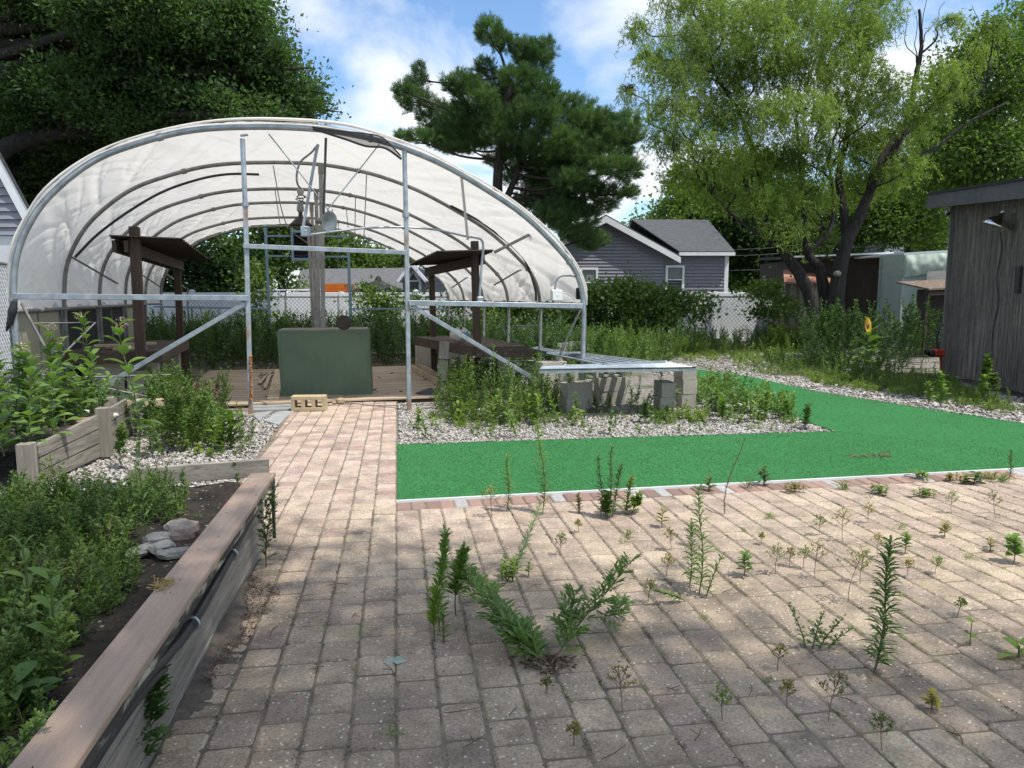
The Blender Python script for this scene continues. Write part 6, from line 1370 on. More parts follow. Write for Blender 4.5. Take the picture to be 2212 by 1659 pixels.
# --- herbaceous plants
def stemline(base_, h, lean=(0, 0), k=7, curl=0.):
    t_ = np.linspace(0, 1, k)[:, None]; return np.array(base_, float) + np.array([0, 0, 1.]) * h * t_ + np.array([lean[0], lean[1], 0]) * h * t_ ** 1.5 + np.array([math.sin(curl), math.cos(curl), 0]) * .03 * h * np.sin(t_ * 5)
def along(Q, t_):
    s = np.concatenate([[0], np.cumsum(np.linalg.norm(np.diff(Q, axis=0), axis=1))]); s /= s[-1]; return np.stack([np.interp(t_, s, Q[:, i]) for i in range(3)], 1)
def horseweed(base_=(0, 0, 0), h=.4, lean=(0, 0), n=60, L_=.06, W_=.007, g=None, m=0, ms=1, t0=.08, taper=.6, upw=.7, r=.0035):
    """upright stem thickly set with narrow leaves"""
    g = g or Geo(); Q = stemline(base_, h, lean, curl=rng.uniform(0, 6)); g.tube(Q, np.linspace(r, r * .4, len(Q)), 5, ms, cap=False)
    W_ = W_ * 1.35; L_ = L_ * 1.2
    t_ = np.linspace(t0, 1, n); P = along(Q, t_); az = np.arange(n) * 2.4 + rng.normal(0, .3, n); el = upw + .35 * t_ + rng.normal(0, .12, n)
    D = np.stack([np.cos(az) * np.cos(el), np.sin(az) * np.cos(el), np.sin(el)], 1) + np.array([lean[0], lean[1], 0]) * .5
    addblades(g, P, D, L_ * (1 - taper * np.abs(t_ - .35) ** 1.2) * rng.uniform(.8, 1.15, n), W_, m=m, droop=.5); return g
def mugwort(base_=(0, 0, 0), h=.6, lean=(0, 0), n=26, L_=.07, g=None, m=0, ms=1, side=4, W_=.014, r=.004, t0=.1):
    """stem with deeply cut leaves and short side shoots"""
    g = g or Geo(); Q = stemline(base_, h, lean, curl=rng.uniform(0, 6)); g.tube(Q, np.linspace(r, r * .4, len(Q)), 5, ms, cap=False)
    W_ = W_ * 1.3
    def leafset(Q, n, L_, t0):
        t_ = np.linspace(t0, 1, n); P = along(Q, t_); az = np.arange(n) * 2.4 + rng.normal(0, .4, n); el = .25 + .7 * t_ + rng.normal(0, .15, n)
        D = np.stack([np.cos(az) * np.cos(el), np.sin(az) * np.cos(el), np.sin(el)], 1); Ln = L_ * (1.1 - .55 * t_) * rng.uniform(.8, 1.2, n); S_ = nrm(np.cross(D, (0, 0, 1.)))
        addblades(g, P, D, Ln, W_ * 1.1, m=m, droop=.3)
        for f, sp_, l_ in ((.3, .75, .55), (.55, .65, .5)):
            for sg in (-1, 1): addblades(g, P + D * Ln[:, None] * f, nrm(D + S_ * sg * sp_), Ln * l_, W_ * .85, m=m, droop=.2)
    leafset(Q, n, L_, t0)
    for k in range(side):
        t_ = .25 + .6 * k / max(1, side); p = along(Q, np.array([t_]))[0]; a_ = rng.uniform(0, 6.28); l_ = h * .35 * (1.1 - t_)
        q = p + np.array([math.cos(a_) * l_ * .6, math.sin(a_) * l_ * .6, l_ * .8]); R_ = np.array([p, (p + q) / 2 + (0, 0, .01), q]); g.tube(R_, r * .45, 4, ms, cap=False); leafset(R_, max(5, n // 3), L_ * .7, .2)
    return g
def broadleaf(base_=(0, 0, 0), h=.8, lean=(0, 0), n=16, L_=.17, W_=.085, g=None, m=0, ms=1, r=.006, pairs=True, up=.5, t0=.15):
    g = g or Geo(); Q = stemline(base_, h, lean, curl=rng.uniform(0, 6)); g.tube(Q, np.linspace(r, r * .5, len(Q)), 6, ms, cap=False)
    for i in range(n):
        t_ = t0 + (1 - t0) * (i // 2 if pairs else i) / max(1, ((n - 1) // 2 if pairs else n - 1)); p = along(Q, np.array([min(t_, 1)]))[0]
        az = (i // 2) * 1.6 + (i % 2) * math.pi + rng.normal(0, .25) if pairs else i * 2.4; el = up + .4 * t_ + rng.normal(0, .15)
        d = np.array([math.cos(az) * math.cos(el), math.sin(az) * math.cos(el), math.sin(el)]); s_ = nrm(np.cross(d, (0, 0, 1.))); u_ = np.cross(s_, d); l_ = L_ * (1.1 - .35 * abs(t_ - .4)) * rng.uniform(.75, 1.15); w_ = W_ * l_ / L_
        k = 6; S = np.zeros((k, 3, 3)); tw = rng.uniform(-.3, .3)
        for j in range(k):
            f = j / (k - 1); wd_ = w_ * .5 * (math.sin(math.pi * (f * .93 + .05)) ** .8); c = p + d * l_ * (f + .08) - np.array([0, 0, 1.]) * l_ * .32 * f ** 2
            for q, sg in ((0, -1), (1, 0), (2, 1)): S[j, q] = c + s_ * sg * wd_ + u_ * (abs(sg) * wd_ * .35 + sg * tw * wd_)
        g.sheet(S, m)
    return g
def grasstuft(base_=(0, 0, 0), n=26, L_=.22, W_=.006, g=None, m=0, spread=.5):
    g = g or Geo(); az = rng.uniform(0, 6.28, n); el = rng.uniform(1.45 - spread * 1.6, 1.45, n); D = np.stack([np.cos(az) * np.cos(el), np.sin(az) * np.cos(el), np.sin(el)], 1)
    addblades(g, np.array(base_) + rng.normal(0, .012, (n, 3)) * np.array([1, 1, 0]), D, L_ * rng.uniform(.5, 1.1, n), W_, m=m, droop=.9); return g
def seedling(base_=(0, 0, 0), h=.12, n=14, L_=.045, W_=.02, g=None, m=0, ms=1, r=.003):
    return broadleaf(base_, h, (rng.uniform(-.1, .1), rng.uniform(-.1, .1)), n, L_, W_, g, m, ms, r, True, .3, .3)
def airy(base_=(0, 0, 0), h=.22, g=None, m=0, ms=1, n=10, L_=.018):
    g = g or Geo(); Q = stemline(base_, h * .9, (rng.uniform(-.15, .15), rng.uniform(-.15, .15))); g.tube(Q, .0018, 4, ms, cap=False)
    for k in range(n):
        t_ = .45 + .55 * k / n; p = along(Q, np.array([t_]))[0]; a_ = k * 2.4; l_ = h * .38 * (1.25 - t_); q = p + np.array([math.cos(a_) * l_, math.sin(a_) * l_, l_ * .8]); g.tube([p, (p + q) / 2, q], .0012, 3, ms, cap=False)
        nn = 6; P = p + (q - p) * rng.uniform(.45, 1.05, (nn, 1)) + rng.normal(0, .004, (nn, 3)); addblades(g, P, rng.normal(size=(nn, 3)) + (0, 0, .4), L_ * rng.uniform(.7, 1.2, nn), L_ * .5, m=m, droop=.1)
    return g
def umbel(g, c, r, m, n=40):
    d = nrm(rng.normal(size=(n, 3))); P = np.array(c) + d * r * rng.uniform(.75, 1.05, (n, 1)); V, F = leafquads(P - d * r * .12, nrm(d + rng.normal(0, .5, d.shape)), r * .32, r * .28); g.add(V, F, m); return g

# milkweed and tall weeds in the timber bed at the left, each a plant of its own
milk = [(116, 905, 715, 0, 'milkweed with a dusty pink flower head beside the striped beige panel', 'p'), (208, 880, 690, 1, 'milkweed topped by a round cream flower head before the black mesh', 'c'), (300, 985, 705, 2, 'milkweed with huge upright leaves in front of the left bench post', 'p'),
        (40, 960, 760, 3, 'milkweed with pale cream tuft at the left edge by the netting', 'c'), (70, 960, 800, 4, 'lush milkweed low in the left corner of the timber bed', None), (130, 918, 790, 5, 'broad milkweed leaning over the timber bed plank', None), (10, 985, 790, 6, 'dense milkweed cut off by the left edge', None), (100, 930, 760, 7, 'milkweed between the leg of the front hoop and the bed', None), (165, 905, 830, 8, 'short milkweed with yellowing lower leaf by the square post', None), (20, 930, 730, 9, 'tall milkweed standing against the chain-link at the far left', 'c'), (185, 890, 770, 10, 'slim milkweed with a yellow lower leaf right of the others', None), (60, 930, 770, 11, 'milkweed half hidden behind the low corner ones', None), (140, 905, 745, 12, 'milkweed with pink buds left of the square post', 'p')]
for px, py, ty, i, lab, fl in milk:
    b = G(px, py, .28); hgt_ = AT(px, ty, b @ FW)[2] - b[2]; g = Geo(); ln_ = (rng.uniform(-.15, .15), rng.uniform(-.1, .1)); L0 = .15 if b @ FW < 8 else .17
    broadleaf(b, hgt_, ln_, 26, L0, .09, g, 0, 1, .007, True, .45, .12)
    if i in (4, 5, 6, 7): broadleaf(b + (.12, .1, 0), hgt_ * .85, (-ln_[0], .1), 16, L0, .08, g, 0, 1, .006, True, .4, .1)
    if fl: umbel(g, b + np.array([ln_[0] * hgt_, ln_[1] * hgt_, hgt_ + .03]), .045 if fl == 'p' else .05, 2 if fl == 'p' else 3, 60)
    tag(g.build('milkweed', [M['milk'], M['stem_green'], M['flower_pink'], M['flower_cream']], origin=b), lab, 'milkweed', 'milkweeds in the timber bed')

# prototypes for the dense growth
def protos(kind, cnt_, **k):
    o = []
    for _ in range(cnt_): g = Geo(); kind(g=g, **k); o.append(g.compact())
    return o
def bed(name, label, poly, n, pr, mats, z=0., smin=.7, smax=1.2, cat='weeds', tilt=.24, zf=None):
    P = scatter(poly, n); g = Geo(); T = []
    for i, p in enumerate(P): T.append((rng.integers(len(pr)), np.array([p[0], p[1], z if zf is None else zf(p)]), rng.uniform(0, 6.28), rng.uniform(smin, smax), rng.normal(0, tilt), rng.normal(0, tilt)))
    instance(g, pr, T); g.compact(); return tag(g.build(name, mats, origin=(*np.mean(P, 0), z)), label, cat, kind='stuff')
GM = [M['weed'], M['stem_green']]
mug = protos(mugwort, 6, h=.75, n=28, L_=.09, side=7, W_=.012); mugs = protos(mugwort, 6, h=.35, n=22, L_=.06, side=5, W_=.0075); hw = protos(horseweed, 5, h=.8, n=60, L_=.09, W_=.012)
gr = protos(grasstuft, 5, n=24, L_=.3, W_=.009); grs = protos(grasstuft, 4, n=18, L_=.14, W_=.005); bl5 = protos(broadleaf, 5, h=.32, n=16, L_=.09, W_=.045); cov = protos(broadleaf, 5, h=.10, n=12, L_=.05, W_=.028, r=.003)
# wide weedy strip before the fence
def ground_poly(*q): return [tuple(G(a, b)[:2]) for a, b in q]
DW = 20.
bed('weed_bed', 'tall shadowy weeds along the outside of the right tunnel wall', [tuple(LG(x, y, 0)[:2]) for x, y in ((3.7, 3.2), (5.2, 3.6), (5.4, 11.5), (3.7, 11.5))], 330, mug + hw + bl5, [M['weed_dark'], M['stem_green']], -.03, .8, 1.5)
hedge('ivy_mass', 'dark ivy along the fence seen through the right side of the tunnel', [(1000, 655, 36, 26), (1060, 650, 40, 30), (1120, 650, 40, 30), (1180, 652, 40, 30), (1235, 655, 40, 32), (1090, 690, 60, 22), (1200, 695, 60, 24)], 21.6, M['ivy_leaf'])
bed('weed_bed', 'sunny tangle of tall grass and weeds before the white fence right of the tunnel', [tuple((FW * d + RT * x)[:2]) for d, x in ((22.6, 2.2), (22.6, 8.2), (20.6, 9.0), (18.8, 5.0), (18.0, 3.0), (15.5, 1.9), (20.5, 1.7))], 1150, mug + gr + gr + bl5, [M['weed_lime'], M['stem_green']], -.03, .45, .95)
bed('weed_bed', 'green weeds and grass filling the middle distance under the ivy', [tuple((FW * d + RT * x)[:2]) for d, x in ((21.6, 1.8), (21.6, 6), (18.5, 4.4), (14., 2.2), (12.5, 1.2), (15, .8), (20, .8))], 620, mug + gr + hw + bl5, GM, -.03, .7, 1.15)
bed('weed_bed', 'sunlit low weeds between the willow and the beige shed', [tuple((FW * d + RT * x)[:2]) for d, x in ((22.2, 7.4), (22.2, 9.4), (20.6, 9.0), (19.8, 8.6), (20.2, 7.2))], 420, mug + bl5, [M['weed_lime'], M['stem_green']], -.03, .6, 1.0)
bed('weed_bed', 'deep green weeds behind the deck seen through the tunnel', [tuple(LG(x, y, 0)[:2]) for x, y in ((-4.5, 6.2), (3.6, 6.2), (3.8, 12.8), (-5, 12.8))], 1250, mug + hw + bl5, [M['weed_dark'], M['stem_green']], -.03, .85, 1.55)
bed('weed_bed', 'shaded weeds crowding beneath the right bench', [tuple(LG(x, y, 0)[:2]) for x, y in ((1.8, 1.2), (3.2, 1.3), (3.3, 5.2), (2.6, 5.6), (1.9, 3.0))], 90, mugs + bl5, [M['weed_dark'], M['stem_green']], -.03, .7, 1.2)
# thick bushes by the right leg of the tunnel and round the shelf
bed('weed_bed', 'thick bushy weeds at the foot of the right front bar between post and shelf', ground_poly((950, 905), (1060, 918), (1165, 905), (1225, 890), (1200, 860), (1100, 840), (1010, 860), (940, 885)), 230, mug + mugs + gr + bl5, [M['weed'], M['stem_green']], -.03, .5, .95)
bed('weed_bed', 'grassy fringe in the gravel along the front of the bushy weeds', ground_poly((900, 912), (1020, 928), (1250, 915), (1240, 895), (1100, 905), (920, 895)), 70, gr + grs + bl5, [M['weed_lime'], M['stem_green']], -.03, .6, 1.1)
bed('weed_bed', 'weeds growing up among the concrete blocks under the metal shelf', ground_poly((1180, 892), (1300, 900), (1420, 895), (1395, 862), (1250, 845), (1190, 860)), 85, mugs + gr + hw[:2], GM, -.03, .5, .8)
bed('weed_bed', 'broad leafy weeds with small white flowers beside the shelf corner on the gravel', ground_poly((1500, 870), (1560, 905), (1690, 912), (1720, 900), (1650, 860), (1560, 830), (1500, 825)), 150, bl5 + gr[:1], [M['weed'], M['stem_green']], -.03, .6, 1.0)
bed('weed_bed', 'lime green creeping grass on the gravel below the white pipe', ground_poly((1400, 915), (1520, 915), (1540, 890), (1410, 888)), 110, cov + grs, [M['weed_lime'], M['stem_green']], -.03, .6, 1.1)
bed('weed_bed', 'tall feathery mugwort bank in front of the plastic shed and beside the willow', [tuple((FW * d + RT * x)[:2]) for d, x in ((19.2, 7.9), (19.6, 11.4), (15.2, 8.4), (14.0, 7.3), (14.2, 6.4), (15.6, 5.9), (17.2, 7.0))], 140, protos(mugwort, 5, h=1.5, n=40, L_=.12, side=10, W_=.02, r=.006) + mug[:2], [M['weed_dark'], M['stem_green']], -.03, .3, 1.05)
bed('weed_bed', 'leafy skirt of weeds spilling out below the mugwort bank', [tuple((FW * d + RT * x)[:2]) for d, x in ((18., 6.2), (18.6, 7.6), (14.5, 7.6), (13.4, 7.2), (13.3, 6.0), (15.0, 5.3))], 260, mugs + bl5 + gr + mug[:1], [M['weed'], M['stem_green']], -.03, .5, 1.1)
bed('weed_bed', 'straggly weeds and grass on the gravel before the weathered shed', [tuple((FW * d + RT * x)[:2]) for d, x in ((14.4, 5.6), (14.2, 7.8), (12.4, 7.5), (9.6, 6.7), (9.3, 6.3), (10.8, 6.0), (12.5, 5.2))], 900, mugs[:2] + gr + gr + grs + cov, [M['weed_lime'], M['stem_green']], -.03, .45, .95)
bed('weed_bed', 'patchy grass reclaiming the gravel beyond the end of the green carpet', [tuple((FW * d + RT * x)[:2]) for d, x in ((19.8, 3.2), (20.2, 8.0), (17.5, 7.0), (17.2, 3.0))], 620, grs + gr + cov, [M['weed_lime'], M['stem_green']], -.04, .5, .9)
bed('weed_bed', 'low creeping weeds on the gravel left of the willow roots', [tuple((FW * d + RT * x)[:2]) for d, x in ((18.4, 5.4), (18.8, 8.0), (15.0, 6.8), (13.9, 5.0), (15.0, 4.6))], 520, cov + grs + gr[:1] + mugs[:1], [M['weed_lime'], M['stem_green']], -.04, .5, 1.1)
# left side: behind and around the timber bed
bed('weed_bed', 'feathery green weeds between the timber bed and the gravel on the left', ground_poly((285, 935), (330, 990), (470, 960), (500, 905), (450, 880), (350, 880)), 170, mug + mugs, GM, -.03, .5, .95)
bed('weed_bed', 'low lime weeds and grass spreading over the left gravel', ground_poly((300, 985), (480, 985), (560, 975), (540, 930), (450, 920), (330, 950)), 95, cov + grs + mugs[:2], [M['weed_lime'], M['stem_green']], -.02, .6, 1.2)
bed('weed_bed', 'sprigs of grass and clover pushing through the gravel strip by the carpet', [(.1, 7.5), (4.6, 7.5), (4.7, 9.), (1.2, 9.2), (.1, 9.)], 240, cov + grs + grs + bl5[:1], [M['weed'], M['stem_green']], -.02, .4, 1.0)
bed('weed_bed', 'dense milkweed and weed growth filling the timber bed', [tuple((q0 * 0 + p)[:2]) for p in (q0 + (-.2, .05, 0), q1 + (-.1, 0, 0), far_ - (.1, 0, 0), far_ + (-2.4, .5, 0), q0 + (-2.6, .3, 0))], 300, bl5 + mugs + cov, [M['milk'], M['stem_green']], .28, .6, 1.1)
# near raised bed
def bz(p): return .29
BZ = lambda *q: [tuple(G(a_, b_, .3)[:2]) for a_, b_ in q]
bed('weed_bed', 'carpet of feathery mugwort filling the left part of the near raised bed', [(-3.6, 1.2)] + BZ((-40, 1640), (60, 1570), (160, 1450), (250, 1345), (318, 1265), (268, 1205), (275, 1150), (385, 1130), (400, 1075), (330, 1075), (60, 1110)) + [(-4., 3.7)], 1900, mugs + mugs + cov[:1], [M['weed'], M['stem_green']], .28, .35, .8)
bed('weed_bed', 'lighter lime sprigs mixed through the mugwort carpet of the near bed', [(-3.4, 1.3)] + BZ((-20, 1600), (160, 1450), (250, 1345), (268, 1205), (275, 1150), (390, 1080), (330, 1075), (60, 1110)) + [(-3.6, 3.5)], 380, mugs + grs + cov, [M['weed_lime'], M['stem_green']], .28, .4, .95)
dryp = protos(airy, 5, h=.3, n=14, L_=.02)
bed('dried_weeds', 'dry yellowing seed stalks scattered through the near raised bed', [(-3.6, 1.2)] + BZ((-40, 1640), (230, 1345), (300, 1250), (275, 1150), (400, 1075), (330, 1075), (60, 1110)) + [(-4., 3.7)], 45, dryp, [M['weed_lime'], M['dry']], .28, .7, 1.3)
bed('weed_bed', 'taller leafy shoots standing above the mugwort carpet in the near raised bed', [(-3.6, 1.2)] + BZ((-40, 1600), (100, 1400), (180, 1250), (140, 1200), (40, 1180)) + [(-4., 3.)], 34, bl5 + mugs[:2], [M['milk'], M['stem_green']], .28, .6, 1.1)
bed('weed_bed', 'sparse ragged weeds on bare soil beside the composite cap board', [(-1.6, 1.1), (-1.0, 1.1), (-.98, 2.1), (-1.3, 2.7), (-1.6, 3.3), (-1.9, 4.4), (-2.2, 4.4), (-2.0, 3.0)], 520, mugs + mugs + cov + grs, GM, .29, .35, .85)
bed('weed_bed', 'small seedlings along the cap board at the far end of the near bed', [(-1.9, 3.3), (-1.05, 3.2), (-.95, 4.5), (-1.9, 4.6)], 42, cov + grs[:2] + mugs[:1], [M['weed'], M['stem_green']], .29, .3, .7)
# individual plants in and round the beds
def plant(kind, px, py, ty, label, mats, z=0., cat='weed', name='weed', group=None, flowers=None, scale=None, lean=None, **k):
    b = G(px, py, z); h = (AT(px, ty, b @ FW)[2] - b[2]) if ty else .1; g = Geo(); ln_ = lean if lean is not None else (rng.uniform(-.08, .08), rng.uniform(-.08, .08))
    if kind in (horseweed, mugwort, broadleaf): kind(b, h, ln_, g=g, **k)
    elif kind is grasstuft: kind(b, g=g, **k)
    else: kind(b, h, g=g, **k)
    if flowers: umbel(g, b + (ln_[0] * h, ln_[1] * h, h), flowers, 2, 30)
    return tag(g.build(name, mats, origin=b), label, cat, group)
W1 = [M['weed'], M['stem_green'], M['flower_white']]; W2 = [M['weed_dark'], M['stem_red'], M['flower_white']]; WL = [M['weed_lime'], M['stem_green'], M['flower_yellow']]; WY = [M['weed_yellow'], M['stem_red'], M['flower_white']]
plant(broadleaf, 500, 968, 898, 'leafy plant with big fresh leaves on the gravel by the bluestone', W1, n=26, L_=.17, W_=.07, up=.5)
plant(broadleaf, 480, 972, 915, 'second leafy plant crowded against the fresh-leaved one', W1, n=20, L_=.15, W_=.06)
plant(mugwort, 575, 1225, 1055, 'dark feathery mugwort at the foot of the bed wall by the far hose end', W2, n=26, L_=.08, side=8, W_=.008, lean=(.12, .1), r=.004)
plant(mugwort, 320, 1640, 1440, 'mugwort sprouting from the wall base at the bottom left', W2, n=26, L_=.10, side=8, W_=.011, lean=(.1, .1), r=.004)
plant(mugwort, 290, 1655, 1490, 'second mugwort spray just left of the bottom one', W2, n=30, L_=.10, side=6, W_=.014, lean=(-.1, .0))
plant(mugwort, 250, 1690, 1560, 'low mugwort spray in the bottom left corner of the wall', W2, n=26, L_=.10, side=6, W_=.014)
plant(horseweed, 318, 1190, 960, 'tall single-stemmed weed rising from the middle of the near bed', W1, .29, n=46, L_=.06, W_=.008, lean=(-.04, .0))
plant(broadleaf, 80, 1410, 1180, 'broad leaved weed standing in the near bed at the left', W1, .29, n=14, L_=.10, W_=.032)
plant(broadleaf, 130, 1480, 1250, 'drooping pale leaved weed beside the broad leaved one', W1, .29, n=14, L_=.09, W_=.03)
plant(broadleaf, 40, 1560, 1480, 'dark wide leaved plant at the lower left edge of the near bed', [M['weed_dark'], M['stem_green']], .29, n=12, L_=.12, W_=.05, up=.1)
plant(broadleaf, 75, 1020, 990, 'dark blue-green rosette beside the first square post', [M['weed_dark'], M['stem_green']], .02, n=18, L_=.1, W_=.06, up=.2)
plant(broadleaf, 512, 1048, 1010, 'small lime seedling near the end plank', WL, .29, n=8, L_=.07, W_=.025, up=.9)
for i, (px, py, ty, lb_) in enumerate(((262, 1010, 915, 'leafy shoot in front of the second square post'), (330, 985, 820, 'tall feathery weed left of the gravel, before the bench'), (365, 975, 830, 'feathery weed right of the tall one'), (430, 950, 850, 'mugwort clump standing on the left gravel'), (395, 965, 840, 'bushy mugwort between the two feathery weeds and the clump'))):
    plant(mugwort, px, py, ty, lb_, W1, n=30, L_=.09, side=9, W_=.013)
g = Geo(); b = G(425, 905, .0)
for k in range(26): q = b + (rng.uniform(-.3, .3), rng.uniform(-.2, .2), 0); airy(q, rng.uniform(.3, .5), g, 0, 0, 8, .03)
tag(g.build('dried_weed', [M['dry']], origin=b), 'dried pinkish brown seed heads by the deck left of the rusty post', 'dried weed')
plant(horseweed, 1075, 890, 745, 'tall thin weed rising in front of the right bench', W1, n=60, L_=.10, W_=.010, lean=(-.1, 0)); plant(horseweed, 1105, 885, 780, 'leafy weed beside the diagonal bar', W1, n=55, L_=.10, W_=.013)
plant(horseweed, 1160, 888, 765, 'bright weed just left of the tunnel leg', WL, n=60, L_=.10, W_=.016); plant(horseweed, 1420, 885, 800, 'feathery weed standing before the metal shelf', W1, n=60, L_=.09, W_=.008, lean=(.1, 0)); plant(horseweed, 1378, 892, 815, 'second feathery weed before the metal shelf', W1, n=50, L_=.08, W_=.009)
plant(broadleaf, 905, 925, 890, 'round leaved seedling on the gravel at the path edge', W1, n=14, L_=.09, W_=.07, up=.3); plant(broadleaf, 1740, 925, 880, 'dark leafy plant at the corner of the green carpet', [M['weed_dark'], M['stem_green']], n=30, L_=.10, W_=.05)
plant(broadleaf, 1392, 912, 875, 'bushy dark plant on the gravel left of the white pipe', [M['weed_dark'], M['stem_green']], n=36, L_=.10, W_=.05); plant(broadleaf, 1655, 905, 850, 'leafy clump beside the second white pipe', [M['weed'], M['stem_green']], n=36, L_=.10, W_=.05)
plant(broadleaf, 1700, 905, 868, 'low leafy plant between the clump and the carpet corner', [M['weed'], M['stem_green']], n=26, L_=.09, W_=.05); plant(broadleaf, 1560, 908, 868, 'leafy bush where the two white pipes meet', W1, n=36, L_=.10, W_=.05)
plant(broadleaf, 2030, 880, 810, 'leafy bush on the weedy gravel before the shed corner', W1, n=50, L_=.13, W_=.06); plant(mugwort, 2130, 865, 770, 'tall leafy weed against the weathered shed wall', W1, n=40, L_=.14, side=8, W_=.03); plant(broadleaf, 2118, 868, 815, 'dark bushy weed at the foot of the shed wall', W1, n=40, L_=.13, W_=.05)
plant(broadleaf, 2005, 872, 830, 'small bush left of the leafy bush by the shed', W1, n=30, L_=.10, W_=.05)
# sunflower
b = G(1868, 826, 0); sf = thing('sunflower', 'sunflower with a single yellow head before the dark weeds and shed', 'sunflower', b); hq = AT(1872, 703, b @ FW)
g = Geo(); Q = smooth([b, b + (0, 0, .5), (b + hq) / 2 + (.03, 0, .2), hq - (.03, 0, .02), hq], 5); g.tube(Q, .014, 7); g.build('stem', M['stem_green'], sf)
g = Geo(); broadleaf(b + (0, 0, .15), hq[2] - .3, (.02, 0), 14, .30, .20, g, 0, 0, .004, False, .25, .1); g.build('leaf', M['milk'], sf)
ax = nrm(np.array([.55, -.8, .15])); A, B = [v_[0] for v_ in frames(ax[None])]; th_ = np.linspace(0, 6.28, 34)[:-1]; Dp = np.cos(th_)[:, None] * A + np.sin(th_)[:, None] * B
V, F = leafquads(hq + Dp * .06 + ax * .01, Dp + ax * .25, .09, .036, np.repeat(ax[None], 33, 0)); Geo().add(V, F).build('petals', M['flower_yellow'], sf); g = Geo(); g.lathe([(0, .04), (.045, .03), (.068, .01), (.065, -.02), (0, -.03)], hq, ax, 20); g.build('seed_disc', M['flower_brown'], sf)
q = AT(1660, 655, 21.); g = Geo(); g.tube([q - (0, 0, 1.4), q], .012, 5, 1); umbel(g, q, .10, 0, 50); tag(g.build('white_flower', [M['flower_white'], M['stem_green']], origin=q - (0, 0, 1.4)), 'single white flower on a tall stem before the ivy by the beige shed', 'flower')
# small white flowers sprinkled through the leafy weeds
for poly, n, z0, z1, lab in ((ground_poly((1500, 870), (1560, 900), (1690, 905), (1640, 860), (1540, 830)), 60, .15, .4, 'tiny white flowers dotted over the leafy weeds right of the shelf'), (ground_poly((960, 905), (1060, 915), (1165, 905), (1180, 870), (1020, 860)), 70, .2, .75, 'tiny white flowers dotted over the bushy weeds by the right post')):
    P = scatter(poly, n); g = Geo()
    for p in P: umbel(g, (p[0], p[1], rng.uniform(z0, z1)), .013, 0, 7)
    tag(g.build('small_flowers', M['flower_white'], origin=(*P[0], 0)), lab, 'flowers', kind='stuff')

